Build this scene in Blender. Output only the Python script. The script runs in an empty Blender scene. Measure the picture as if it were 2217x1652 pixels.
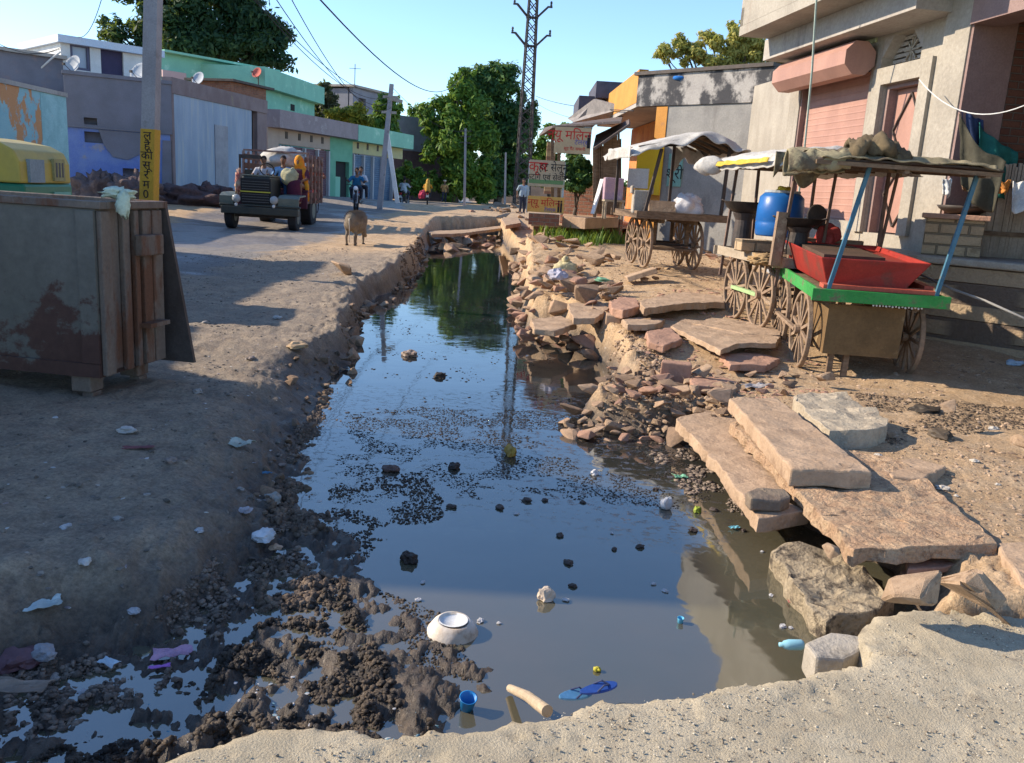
import bpy, bmesh, math, random
import numpy as np
from mathutils import Vector, Matrix, noise as mnoise
R = math.radians
scene = bpy.context.scene
COL = scene.collection

# ---------------------------------------------------------------- camera, sky, sun, exposure
FPX, CX, CY = 1850.0, 1108.5, 826.0          # focal length and centre for a 2217 x 1652 frame
CAMZ = 1.5
PITCH, ROLL = math.atan(411/1850.0), 0.060
Fv = np.array([0, math.cos(PITCH), -math.sin(PITCH)])
_r0 = np.array([1.0, 0, 0]); _u0 = np.array([0, math.sin(PITCH), math.cos(PITCH)])
Uv = math.cos(ROLL)*_u0 - math.sin(ROLL)*_r0
Rv = math.cos(ROLL)*_r0 + math.sin(ROLL)*_u0
cam_d = bpy.data.cameras.new('camera'); cam = bpy.data.objects.new('camera', cam_d); COL.objects.link(cam)
cam_d.sensor_width = 36; cam_d.lens = 36*FPX/2217.0; cam_d.clip_start = 0.05; cam_d.clip_end = 2000
m = Matrix.Identity(4)
for i in range(3):
    m[i][0], m[i][1], m[i][2] = Rv[i], Uv[i], -Fv[i]
m[2][3] = CAMZ
cam.matrix_world = m
scene.camera = cam

SUN_EL, SUN_TO = R(29), Vector((1.0, -0.14, 0)).normalized()      # light travels toward SUN_TO
w = bpy.data.worlds.new('World'); scene.world = w; w.use_nodes = True
nt = w.node_tree
sky = nt.nodes.new('ShaderNodeTexSky'); sky.sky_type = 'NISHITA'; sky.sun_disc = False
sky.sun_elevation = SUN_EL
sd = -SUN_TO
sky.sun_rotation = math.atan2(sd.x, sd.y)
sky.air_density = 0.95; sky.dust_density = 0.12; sky.ozone_density = 4.5; sky.altitude = 200
bg = nt.nodes['Background']; bg.inputs[1].default_value = 0.15
nt.links.new(sky.outputs[0], bg.inputs[0])
sun_d = bpy.data.lights.new('sun', 'SUN'); sun_d.energy = 4.3; sun_d.angle = R(0.55); sun_d.color = (1.0, 0.86, 0.68)
sun = bpy.data.objects.new('sun', sun_d); COL.objects.link(sun)
ldir = Vector((SUN_TO.x*math.cos(SUN_EL), SUN_TO.y*math.cos(SUN_EL), -math.sin(SUN_EL)))
sun.rotation_euler = ldir.to_track_quat('-Z', 'Y').to_euler()
sun.location = (-30, 5, 30)
vs = scene.view_settings; vs.view_transform = 'Standard'; vs.look = 'None'; vs.exposure = 0.92; vs.gamma = 1
scene.cycles.max_bounces = 6; scene.cycles.transparent_max_bounces = 8

# ---------------------------------------------------------------- geometry of the view (only used to survey where things stand)
def ray(px, py):
    return Fv*FPX + Rv*(px-CX) - Uv*(py-CY)
def atz(px, py, z):                                  # point of the ray at height z
    d = ray(px, py); t = (z-CAMZ)/d[2]
    return np.array([d[0]*t, d[1]*t, z])
def aty(px, py, y):                                  # point of the ray at distance y
    d = ray(px, py); t = y/d[1]
    return np.array([d[0]*t, y, CAMZ+d[2]*t])
def proj(p):
    v = np.array(p) - np.array([0, 0, CAMZ]); k = FPX/v.dot(Fv)
    return CX+v.dot(Rv)*k, CY-v.dot(Uv)*k

# ---------------------------------------------------------------- tags
def tag(o, label=None, cat=None, group=None, kind=None):
    if label: o['label'] = label
    if cat:
        o['category'] = cat; o['kind'] = kind or 'thing'
    if group: o['group'] = group
    if kind: o['kind'] = kind
    return o
def thing(name, label, cat, loc=(0, 0, 0), rz=0.0, group=None):
    o = bpy.data.objects.new(name, None); COL.objects.link(o)
    o.empty_display_size = 0.2
    o.location = [float(v) for v in loc]; o.rotation_euler = (0, 0, rz)
    return tag(o, label, cat, group)
def link(name, me, mats, parent=None, loc=None, rot=None):
    if mats is not None:
        for mm in (mats if isinstance(mats, (list, tuple)) else [mats]): me.materials.append(mm)
    o = bpy.data.objects.new(name, me); COL.objects.link(o)
    if parent is not None: o.parent = parent
    if loc is not None: o.location = [float(v) for v in loc]
    if rot is not None: o.rotation_euler = rot
    return o
def copy_tree(o, parent=None):
    c = o.copy(); COL.objects.link(c); c.parent = parent
    if parent is not None: c.matrix_parent_inverse = o.matrix_parent_inverse.copy()
    for ch in list(o.children): copy_tree(ch, c)
    return c

# ---------------------------------------------------------------- mesh builder
class MB:
    def __init__(s): s.v = []; s.f = []; s.m = []
    def add(s, vs, fs, mi=0):
        b = len(s.v); s.v += [tuple(float(c) for c in p) for p in vs]
        s.f += [tuple(i+b for i in f) for f in fs]; s.m += [mi]*len(fs); return s
    def box(s, x0, x1, y0, y1, z0, z1, mi=0):
        vs = [(x, y, z) for z in (z0, z1) for y in (y0, y1) for x in (x0, x1)]
        return s.add(vs, [(0,2,3,1), (4,5,7,6), (0,1,5,4), (2,6,7,3), (0,4,6,2), (1,3,7,5)], mi)
    def obox(s, c, ax, ay, az, mi=0):                # oriented box: centre and three half vectors
        c, ax, ay, az = map(Vector, (c, ax, ay, az)); vs = []
        for k in (-1, 1):
            for j in (-1, 1):
                for i in (-1, 1): vs.append(c+ax*i+ay*j+az*k)
        return s.add(vs, [(0,2,3,1), (4,5,7,6), (0,1,5,4), (2,6,7,3), (0,4,6,2), (1,3,7,5)], mi)
    def bar(s, a, b, w, h=None, up=(0, 0, 1), mi=0):
        a, b = Vector(a), Vector(b); d = b-a; h = h or w; up = Vector(up)
        if abs(d.normalized().dot(up)) > .98: up = Vector((0, 1, 0))
        x = d.cross(up).normalized(); z = x.cross(d).normalized()
        return s.obox((a+b)/2, x*w/2, d/2, z*h/2, mi)
    def tube(s, pts, r, n=8, mi=0, cap=True):
        pts = [Vector(p) for p in pts]; rs = r if isinstance(r, (list, tuple)) else [r]*len(pts)
        vs = []; prev = None
        for i, p in enumerate(pts):
            d = (pts[min(i+1, len(pts)-1)]-pts[max(i-1, 0)])
            if d.length < 1e-9: d = Vector((0, 0, 1))
            d.normalize()
            if prev is None:
                x = d.orthogonal().normalized()
            else:
                x = (prev-d*prev.dot(d))
                x = x.normalized() if x.length > 1e-6 else d.orthogonal().normalized()
            prev = x; y = d.cross(x)
            for k in range(n):
                a = 2*math.pi*k/n; vs.append(p+(x*math.cos(a)+y*math.sin(a))*rs[i])
        fs = []
        for i in range(len(pts)-1):
            for k in range(n):
                k2 = (k+1) % n; fs.append((i*n+k, i*n+k2, (i+1)*n+k2, (i+1)*n+k))
        if cap: fs.append(tuple(range(n))[::-1]); fs.append(tuple((len(pts)-1)*n+k for k in range(n)))
        return s.add(vs, fs, mi)
    def prism(s, poly, z0, z1, mi=0):                # poly in xy, extruded in z
        n = len(poly); vs = [(x, y, z0) for x, y in poly]+[(x, y, z1) for x, y in poly]
        fs = [tuple(range(n))[::-1], tuple(range(n, 2*n))]+[(i, (i+1) % n, n+(i+1) % n, n+i) for i in range(n)]
        return s.add(vs, fs, mi)
    def prismx(s, poly, x0, x1, mi=0):               # poly in yz, extruded along x
        n = len(poly); vs = [(x0, y, z) for y, z in poly]+[(x1, y, z) for y, z in poly]
        fs = [tuple(range(n))[::-1], tuple(range(n, 2*n))]+[(i, (i+1) % n, n+(i+1) % n, n+i) for i in range(n)]
        return s.add(vs, fs, mi)
    def prismy(s, poly, y0, y1, mi=0):               # poly in xz, extruded along y
        n = len(poly); vs = [(x, y0, z) for x, z in poly]+[(x, y1, z) for x, z in poly]
        fs = [tuple(range(n))[::-1], tuple(range(n, 2*n))]+[(i, (i+1) % n, n+(i+1) % n, n+i) for i in range(n)]
        return s.add(vs, fs, mi)
    def lathe(s, prof, n=20, c=(0, 0, 0), mi=0):
        vs = []
        for r, z in prof:
            for k in range(n):
                a = 2*math.pi*k/n; vs.append((c[0]+r*math.cos(a), c[1]+r*math.sin(a), c[2]+z))
        fs = [(i*n+k, i*n+(k+1) % n, (i+1)*n+(k+1) % n, (i+1)*n+k) for i in range(len(prof)-1) for k in range(n)]
        return s.add(vs, fs, mi)
    def blob(s, c, r, sub=2, amp=.15, fr=1.5, seed=0, mi=0):
        bm = bmesh.new(); bmesh.ops.create_icosphere(bm, subdivisions=sub, radius=1)
        vs = []
        for v in bm.verts:
            q = v.co*(1+amp*mnoise.noise(v.co*fr+Vector((seed*3.7, seed*1.3, 0))))
            vs.append((c[0]+q.x*r[0], c[1]+q.y*r[1], c[2]+q.z*r[2]))
        fs = [tuple(v.index for v in f.verts) for f in bm.faces]; bm.free()
        return s.add(vs, fs, mi)
    def mesh(s, smooth=False):
        me = bpy.data.meshes.new('m'); me.from_pydata(s.v, [], s.f)
        me.polygons.foreach_set('material_index', s.m)
        if smooth: me.polygons.foreach_set('use_smooth', [True]*len(me.polygons))
        me.update(); return me
    def build(s, name, mats, parent=None, smooth=False, fix=True, bevel=0, loc=None, rot=None):
        me = s.mesh(smooth)
        if fix or bevel:
            bm = bmesh.new(); bm.from_mesh(me)
            if fix: bmesh.ops.recalc_face_normals(bm, faces=bm.faces)
            bm.to_mesh(me); bm.free()
        me.name = name
        o = link(name, me, mats, parent, loc, rot)
        if bevel:
            b = o.modifiers.new('b', 'BEVEL'); b.width = bevel; b.segments = 2; b.limit_method = 'ANGLE'
        return o

# ---------------------------------------------------------------- materials
def _mixc(nt, fac, a, b, mode='MIX'):
    n = nt.nodes.new('ShaderNodeMix'); n.data_type = 'RGBA'; n.blend_type = mode
    if hasattr(fac, 'type') or hasattr(fac, 'links'): nt.links.new(fac, n.inputs[0])
    else: n.inputs[0].default_value = fac
    for idx, c in ((6, a), (7, b)):
        if isinstance(c, (tuple, list)): n.inputs[idx].default_value = (*c[:3], 1)
        else: nt.links.new(c, n.inputs[idx])
    return n.outputs[2]
def _noise(nt, vec, scale, detail=4, rough=.6):
    n = nt.nodes.new('ShaderNodeTexNoise'); n.inputs['Scale'].default_value = scale
    n.inputs['Detail'].default_value = detail; n.inputs['Roughness'].default_value = rough
    nt.links.new(vec, n.inputs['Vector']); return n.outputs[0]
def _ramp(nt, fac, a, b):
    n = nt.nodes.new('ShaderNodeMapRange'); n.inputs[1].default_value = a; n.inputs[2].default_value = b
    n.interpolation_type = 'SMOOTHSTEP'
    nt.links.new(fac, n.inputs[0]); return n.outputs[0]
def _map(nt, vec, sc):
    n = nt.nodes.new('ShaderNodeMapping'); n.inputs['Scale'].default_value = sc; nt.links.new(vec, n.inputs[0]); return n.outputs[0]
def _math(nt, op, a, b=None):
    n = nt.nodes.new('ShaderNodeMath'); n.operation = op; n.use_clamp = False
    for i, c in enumerate((a, b)):
        if c is None: continue
        if isinstance(c, (int, float)): n.inputs[i].default_value = c
        else: nt.links.new(c, n.inputs[i])
    return n.outputs[0]
MATS = {}
def M(name, c1, c2=None, sc=3.0, lo=.35, hi=.65, c3=None, sc3=1.2, lo3=.55, hi3=.7, stretch=(1, 1, 1), stretch3=None,
      rough=.85, bump=.25, bsc=25, bdist=.02, metal=0, spec=.3, brick=None, ribs=None, trans=0, coord='Object', fine=.25, zb=None):
    """mottled surface: c1/c2 mixed by noise, c3 as stains, fine grain, bump, optional bricks (colour mortar, w, h) or ribs"""
    if name in MATS: return MATS[name]
    mt = bpy.data.materials.new(name); mt.use_nodes = True; nt = mt.node_tree; b = nt.nodes['Principled BSDF']
    tc = nt.nodes.new('ShaderNodeTexCoord'); v = tc.outputs[coord]
    vs_ = _map(nt, v, stretch) if stretch != (1, 1, 1) else v
    col = c1; h = None
    if brick:
        bt = nt.nodes.new('ShaderNodeTexBrick'); mc, bw, bh = brick
        rot = nt.nodes.new('ShaderNodeCombineXYZ'); sp = nt.nodes.new('ShaderNodeSeparateXYZ'); nt.links.new(v, sp.inputs[0])
        nt.links.new(_math(nt, 'ADD', sp.outputs[0], sp.outputs[1]), rot.inputs[0]); nt.links.new(sp.outputs[2], rot.inputs[1])
        nt.links.new(rot.outputs[0], bt.inputs['Vector'])
        bt.inputs['Color1'].default_value = (*c1, 1); bt.inputs['Color2'].default_value = (*(c2 or c1), 1)
        bt.inputs['Mortar'].default_value = (*mc, 1); bt.inputs['Scale'].default_value = 1
        bt.inputs['Brick Width'].default_value = bw; bt.inputs['Row Height'].default_value = bh; bt.inputs['Mortar Size'].default_value = bh*.12
        bt.inputs['Mortar Smooth'].default_value = .4
        col = bt.outputs['Color']; h = _math(nt, 'MULTIPLY', bt.outputs['Fac'], -1.0)
    elif c2: col = _mixc(nt, _ramp(nt, _noise(nt, vs_, sc, 6), lo, hi), c1, c2)
    if c3:
        v3 = _map(nt, v, stretch3) if stretch3 else vs_
        f3 = _noise(nt, v3, sc3, 7, .68)
        if zb:
            spz = nt.nodes.new('ShaderNodeSeparateXYZ'); nt.links.new(v, spz.inputs[0])
            f3 = _math(nt, 'ADD', f3, _math(nt, 'MULTIPLY', _math(nt, 'SUBTRACT', zb[0], spz.outputs[2]), zb[1]))
        col = _mixc(nt, _ramp(nt, f3, lo3, hi3), col, c3)
    if fine:
        g = _noise(nt, v, bsc*1.7, 4, .7)
        gg = nt.nodes.new('ShaderNodeMapRange'); gg.inputs[1].default_value = .3; gg.inputs[2].default_value = .7
        gg.inputs[3].default_value = 1-fine*.7; gg.inputs[4].default_value = 1+fine*.45; nt.links.new(g, gg.inputs[0])
        cc = nt.nodes.new('ShaderNodeCombineColor')
        for i in range(3): nt.links.new(gg.outputs[0], cc.inputs[i])
        col = _mixc(nt, 1.0, col, cc.outputs[0], 'MULTIPLY')
    if isinstance(col, tuple): b.inputs['Base Color'].default_value = (*col, 1)
    else: nt.links.new(col, b.inputs['Base Color'])
    b.inputs['Roughness'].default_value = rough; b.inputs['Metallic'].default_value = metal
    b.inputs['Specular IOR Level'].default_value = spec
    if trans: b.inputs['Subsurface Weight'].default_value = 0
    if bump or ribs:
        hh = _noise(nt, v, bsc, 6, .65)
        if h is not None: hh = _math(nt, 'ADD', _math(nt, 'MULTIPLY', hh, .5), h)
        if ribs:
            wv = nt.nodes.new('ShaderNodeTexWave'); wv.bands_direction = ribs[0]; wv.inputs['Scale'].default_value = ribs[1]
            nt.links.new(v, wv.inputs['Vector']); hh = _math(nt, 'ADD', _math(nt, 'MULTIPLY', hh, .15), _math(nt, 'MULTIPLY', wv.outputs[1], 1.0))
        bp = nt.nodes.new('ShaderNodeBump'); bp.inputs['Strength'].default_value = min(1, bump); bp.inputs['Distance'].default_value = bdist
        nt.links.new(hh, bp.inputs['Height']); nt.links.new(bp.outputs[0], b.inputs['Normal'])
    MATS[name] = mt; return mt
def leafmat(name, c1, c2, c3, sc=1.2):
    if name in MATS: return MATS[name]
    mt = bpy.data.materials.new(name); mt.use_nodes = True; nt = mt.node_tree; b = nt.nodes['Principled BSDF']
    tc = nt.nodes.new('ShaderNodeTexCoord'); v = tc.outputs['Object']
    g = nt.nodes.new('ShaderNodeNewGeometry')
    col = _mixc(nt, _ramp(nt, _noise(nt, v, sc, 3), .35, .65), c1, c2)
    col = _mixc(nt, _ramp(nt, g.outputs['Random Per Island'], .45, 1.0), col, c3)
    nt.links.new(col, b.inputs['Base Color']); b.inputs['Roughness'].default_value = .55; b.inputs['Specular IOR Level'].default_value = .25
    tr = nt.nodes.new('ShaderNodeBsdfTranslucent'); nt.links.new(_mixc(nt, .5, col, (.25, .3, .03)), tr.inputs[0])
    mx = nt.nodes.new('ShaderNodeMixShader'); mx.inputs[0].default_value = .42
    nt.links.new(b.outputs[0], mx.inputs[1]); nt.links.new(tr.outputs[0], mx.inputs[2])
    nt.links.new(mx.outputs[0], nt.nodes['Material Output'].inputs[0])
    MATS[name] = mt; return mt
# ---------------------------------------------------------------- value noise on arrays
_rng = np.random.RandomState(7); _T = _rng.rand(256, 256)
def vnoise(x, y):
    xi = np.floor(x).astype(int); yi = np.floor(y).astype(int); fx = x-xi; fy = y-yi
    fx = fx*fx*(3-2*fx); fy = fy*fy*(3-2*fy)
    a = _T[xi & 255, yi & 255]; b = _T[(xi+1) & 255, yi & 255]; c = _T[xi & 255, (yi+1) & 255]; d = _T[(xi+1) & 255, (yi+1) & 255]
    return (a*(1-fx)+b*fx)*(1-fy)+(c*(1-fx)+d*fx)*fy
def fbm(x, y, s, o=4, g=.55):
    r = 0; a = 1; t = 0; k = s
    for i in range(o): r = r+a*vnoise(x*k+17.3*i, y*k-9.1*i); t += a; a *= g; k *= 2.03
    return r/t
def sdist(X, Y, poly):                                # signed distance, negative inside
    P = np.array(poly)[:, :2]; best = np.full(X.shape, 1e9); ins = np.zeros(X.shape, bool)
    for i in range(len(P)):
        a = P[i]; b = P[(i+1) % len(P)]; e = b-a; L = e.dot(e)+1e-12
        t = np.clip(((X-a[0])*e[0]+(Y-a[1])*e[1])/L, 0, 1)
        best = np.minimum(best, np.hypot(X-a[0]-t*e[0], Y-a[1]-t*e[1]))
        c = ((a[1] > Y) != (b[1] > Y)) & (X < (b[0]-a[0])*(Y-a[1])/((b[1]-a[1]) if b[1] != a[1] else 1e-12)+a[0])
        ins ^= c
    return np.where(ins, -best, best)
def sstep(a, b, x):
    t = np.clip((x-a)/(b-a), 0, 1); return t*t*(3-2*t)

# ---------------------------------------------------------------- terrain
WZ = -0.27                                            # water level
wat_px = [(932,528),(918,560),(905,600),(850,632),(795,655),(782,700),(776,745),(770,790),(745,810),(738,870),(716,930),
          (708,990),(705,1050),(712,1105),(735,1150),(715,1200),(720,1260),(640,1330),(560,1420),(700,1500),(900,1560),(1180,1560),
          (1300,1560),(1760,1500),(1900,1400),(1980,1330),(1905,1240),(1770,1175),(1660,1110),(1560,1010),(1490,935),(1400,935),
          (1300,925),(1215,905),(1255,872),(1330,848),(1300,790),(1250,745),(1185,722),(1128,712),(1118,660),(1122,600),(1112,560),(1092,530),
          (1075,508),(960,508)]
WAT = [tuple(atz(x, y, WZ)[:2]) for x, y in wat_px]
swp_px = [(735,1130),(640,1180),(560,1235),(460,1300),(330,1350),(190,1420),(60,1490),(-150,1560),(-200,1760),(150,1760),(330,1650),(520,1590),
          (860,1590),(1180,1560),(1150,1510),(1010,1440),(930,1380),(880,1300),(800,1220)]
SWP = [tuple(atz(x, y, WZ)[:2]) for x, y in swp_px]
# surveyed spot heights: pixel and distance, giving the ground height where something stands
spots_px = [(1760,805,8.1),(1960,815,8.0),(1640,715,9.6),(1385,583,14),(1490,578,14.3),(510,497,23),(650,497,24),(770,457,34),(875,446,52),
            (927,441,60),(960,437,72),(215,870,5.3),(700,424,40),(1060,520,24),(1200,520,18.5),(1128,448,50),(1230,620,12.6),(760,532,20.5),
            (1420,850,7.2),(1560,640,11.6),(400,440,29)]
SP = [tuple(aty(*s)) for s in spots_px]
SP += [(x, y, z) for x, y, z in ((-3,3,0),(-1.5,4,-.02),(-2,7,0),(-3,10,0),(-5,14,0),(-7,18,.02),(2.4,4.6,-.05),(3.2,5.5,-.03),(4.5,7,-.02),(-9,9,0),(0,-3,0),
       (9,5,0),(-20,20,0),(-20,34,.3),(5,50,.3),(20,50,.4),(-14,46,.35),(0,90,.3),(1,200,.3),(-60,80,.3),(60,80,.3),(1.6,6.4,-.04),(9,9,.05),
       (-1.5,12,0),(-1.7,9,0))]
SPA = np.array(SP)
def base_h(X, Y):
    num = 0; den = 0
    for x, y, z in SPA:
        s = 1/(.35+.12*abs(y)); d2 = ((X-x)**2+(Y-y)**2)*s*s+.02; k = d2**-1.6
        num = num+k*z; den = den+k
    return num/den
road_px = [(60,1720),(250,1668),(335,1640),(420,1604),(500,1585),(620,1562),(860,1582),(1000,1568),(1190,1546),(1238,1536),(1262,1506),(1330,1497),
           (1500,1485),(1700,1463),(1800,1449),(1872,1433),(1886,1408),(1860,1378),(1850,1347),(1885,1323),(2000,1316),(2217,1318),(2420,1326)]
ROADP = [tuple(atz(x, y, 0)[:2]) for x, y in road_px]+[(9, 3.2), (12, -8), (-12, -8), (-6, -.5)]
asph_px = [(380,560),(420,575),(560,545),(760,500),(900,462),(1010,446),(1040,432),(930,432),(800,446),(700,452),(600,462),(500,470),(420,478),(300,490),(0,500),(-300,560),(-200,600),(200,590)]
ASPH = [tuple(atz(x, y, .12)[:2]) for x, y in asph_px]
def terrain(X, Y, want=False):
    dw = sdist(X, Y, WAT); ds = sdist(X, Y, SWP); da = sdist(X, Y, ASPH)
    wob = (fbm(X, Y, 2.2, 4)-.5)
    left = X < (-.30+.0*Y)
    b = base_h(X, Y)
    b = b+(fbm(X, Y, .45, 4)-.5)*.10+(fbm(X+5, Y, 3.0, 4)-.5)*.035*(da > -.1)+(fbm(X, Y+8, 14, 3)-.5)*.014+(fbm(X+3, Y, 6, 4, .65)-.5)*.045*sstep(.3, -1.5, X)*(da > .1)*(Y < 20)
    # rough crumbly rim beside the ditch
    dd = dw+wob*.22
    crumb = np.exp(-((dw-.18)/.30)**2)*(np.abs(fbm(X, Y, 4.0, 5, .6)-.5)*.24-.02+(fbm(X, Y, 18, 3)-.5)*.05)
    b = b+crumb+(fbm(X+1, Y+2, 11, 5, .7)-.5)*.10*sstep(1.3, .2, dw)*sstep(0, -.8, X)*sstep(9, 6, Y)
    t = sstep(0, 1, dd/(.22+.55*(X < -.2)*sstep(9, 6.5, Y)))
    bank = (WZ-.035)+(b-(WZ-.035))*t
    deep = WZ-.03-np.clip(-dd, 0, 1)*.35
    h = np.where(dd > 0, bank, deep)
    # churned black mud with puddles
    dr = sdist(X, Y, ROADP)
    sw = 1-sstep(-.10, .34, ds+wob*.35); sw = np.maximum(sw, sstep(.50, .22, dr+wob*.3)*sstep(-3.2, -2.2, X)*sstep(.5, .1, X))
    n1 = fbm(X, Y, 7.5, 4, .6); ridg = 1-np.abs(2*n1-1)
    n2 = fbm(X*1.0, Y*1.3, 2.0, 3)
    mud = WZ+.003+.030*(fbm(X, Y, 3.2, 3)-.5)*2+.062*(fbm(X, Y, 12, 5, .68)-.5)*2+.010*(fbm(X+4, Y, 40, 2)-.5)*2
    mud = mud+.045*sstep(.42, .15, dr)*sstep(.1, -.1, X)
    h = h*(1-sw)+mud*sw
    # heap of refuse along the near left shore
    dl = np.exp(-(((dw-.30)/.28)**2))*sstep(-.4, -1.0, X)*sstep(6.6, 5.2, Y)
    h = h+dl*((fbm(X, Y, 6.5, 5, .68)-.45)*.12+(fbm(X, Y, 24, 3)-.5)*.05)
    h = h-.34*sstep(.10, -.06, dr); k = sstep(-.25, .05, X)*sstep(.55, .25, dr)*sstep(1.9, 1.5, X); h = h*(1-k)+(WZ-.12)*k
    if want: return h, dw, ds, da, sw
    return h
def G1(px, py, it=10):
    z = 0.0
    for _ in range(it):
        p = atz(px, py, min(z, 1.2)); z = .5*z+.5*float(terrain(np.array([p[0]]), np.array([p[1]]))[0])
    return atz(px, py, z)
def HT(x, y): return float(terrain(np.array([float(x)]), np.array([float(y)]))[0])

def grid_mesh(name, nr=820, nc=860, y0=.9, y1=330, apex=-2.2, half=R(46)):
    rr = np.exp(np.linspace(math.log(y0-apex), math.log(y1-apex), nr)); aa = np.linspace(-half, half, nc)
    D, A = np.meshgrid(rr, np.tan(aa), indexing='ij'); X = D*A; Y = D+apex
    h, dw, ds, da, sw = terrain(X, Y, True)
    co = np.stack([X, Y, h], -1).reshape(-1, 3).astype(np.float32)
    idx = np.arange(nr*nc).reshape(nr, nc)
    f = np.stack([idx[:-1, :-1], idx[:-1, 1:], idx[1:, 1:], idx[1:, :-1]], -1).reshape(-1, 4).astype(np.int32)
    me = bpy.data.meshes.new(name); me.vertices.add(len(co)); me.vertices.foreach_set('co', co.ravel())
    me.loops.add(f.size); me.loops.foreach_set('vertex_index', f.ravel())
    me.polygons.add(len(f)); me.polygons.foreach_set('loop_start', np.arange(0, f.size, 4, dtype=np.int32))
    me.polygons.foreach_set('loop_total', np.full(len(f), 4, dtype=np.int32)); me.update()
    me.polygons.foreach_set('use_smooth', np.ones(len(f), bool))
    def att(n, a):
        t = me.attributes.new(n, 'FLOAT', 'POINT'); t.data.foreach_set('value', a.reshape(-1).astype(np.float32))
    wet = np.clip(np.maximum(1-sstep(-.02, .30, h-WZ-.02), np.maximum(sw, (1-sstep(.05, .9, dw+(fbm(X, Y, 3, 3)-.5)*.5))*(X < 0)*(Y < 7.5))), 0, 1)
    att('wet', wet); att('asph', 1-sstep(-.3, .25, da+(fbm(X, Y, 1.5, 4)-.5)*1.2))
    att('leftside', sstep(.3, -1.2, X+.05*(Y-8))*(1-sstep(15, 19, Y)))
    return me

def ground_material():
    mt = bpy.data.materials.new('ground'); mt.use_nodes = True; nt = mt.node_tree; b = nt.nodes['Principled BSDF']
    v = nt.nodes.new('ShaderNodeTexCoord').outputs['Object']
    def at(n):
        a = nt.nodes.new('ShaderNodeAttribute'); a.attribute_name = n; return a.outputs['Fac']
    n1 = _ramp(nt, _noise(nt, v, 1.1, 7, .65), .35, .68); n2 = _ramp(nt, _noise(nt, v, 5, 8, .7), .40, .66); n3 = _noise(nt, v, 46, 5, .75)
    dirt = _mixc(nt, n1, (.50, .335, .185), (.39, .255, .135)); dirt = _mixc(nt, n2, dirt, (.54, .385, .235))
    dirt = _mixc(nt, _ramp(nt, _noise(nt, v, 2.3, 6, .7), .60, .72), dirt, (.25, .165, .095))
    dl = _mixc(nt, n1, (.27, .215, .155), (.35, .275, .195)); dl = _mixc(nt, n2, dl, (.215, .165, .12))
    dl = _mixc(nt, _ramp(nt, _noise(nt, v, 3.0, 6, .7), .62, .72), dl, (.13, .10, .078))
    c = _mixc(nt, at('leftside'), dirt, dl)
    c = _mixc(nt, _math(nt, 'MULTIPLY', at('asph'), .85), c, _mixc(nt, n2, (.17, .165, .16), (.23, .215, .20)))
    mud = _mixc(nt, _ramp(nt, _noise(nt, v, 9, 6, .7), .38, .66), (.026, .020, .016), (.095, .068, .047))
    c = _mixc(nt, _math(nt, 'MULTIPLY', at('wet'), .93), c, mud)
    spk = nt.nodes.new('ShaderNodeMapRange'); spk.inputs[1].default_value = .32; spk.inputs[2].default_value = .7
    spk.inputs[3].default_value = .55; spk.inputs[4].default_value = 1.3; nt.links.new(n3, spk.inputs[0])
    cc = nt.nodes.new('ShaderNodeCombineColor')
    for i in range(3): nt.links.new(spk.outputs[0], cc.inputs[i])
    c = _mixc(nt, 1.0, c, cc.outputs[0], 'MULTIPLY')
    # little bright chips of litter trodden into the dirt
    vo = nt.nodes.new('ShaderNodeTexVoronoi'); vo.inputs['Scale'].default_value = 7.5; nt.links.new(v, vo.inputs['Vector'])
    chip = _math(nt, 'MULTIPLY', _ramp(nt, vo.outputs['Distance'], .10, .06), _ramp(nt, _noise(nt, v, 2.1, 2), .55, .6))
    c = _mixc(nt, _math(nt, 'MULTIPLY', chip, .55), c, (.5, .47, .43))
    nt.links.new(c, b.inputs['Base Color'])
    ro = _math(nt, 'SUBTRACT', .93, _math(nt, 'MULTIPLY', at('wet'), .45))
    ro = _math(nt, 'SUBTRACT', ro, _math(nt, 'MULTIPLY', _math(nt, 'MULTIPLY', at('asph'), _ramp(nt, _noise(nt, v, .33, 3), .44, .56)), .60))
    nt.links.new(ro, b.inputs['Roughness'])
    bp = nt.nodes.new('ShaderNodeBump'); bp.inputs['Strength'].default_value = .75; bp.inputs['Distance'].default_value = .035
    hh = _math(nt, 'ADD', _noise(nt, v, 11, 8, .72), _math(nt, 'MULTIPLY', _noise(nt, v, 60, 4, .7), .35))
    nt.links.new(hh, bp.inputs['Height']); nt.links.new(bp.outputs[0], b.inputs['Normal'])
    return mt
g = link('ground', grid_mesh('ground'), ground_material()); tag(g, kind='structure')

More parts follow.
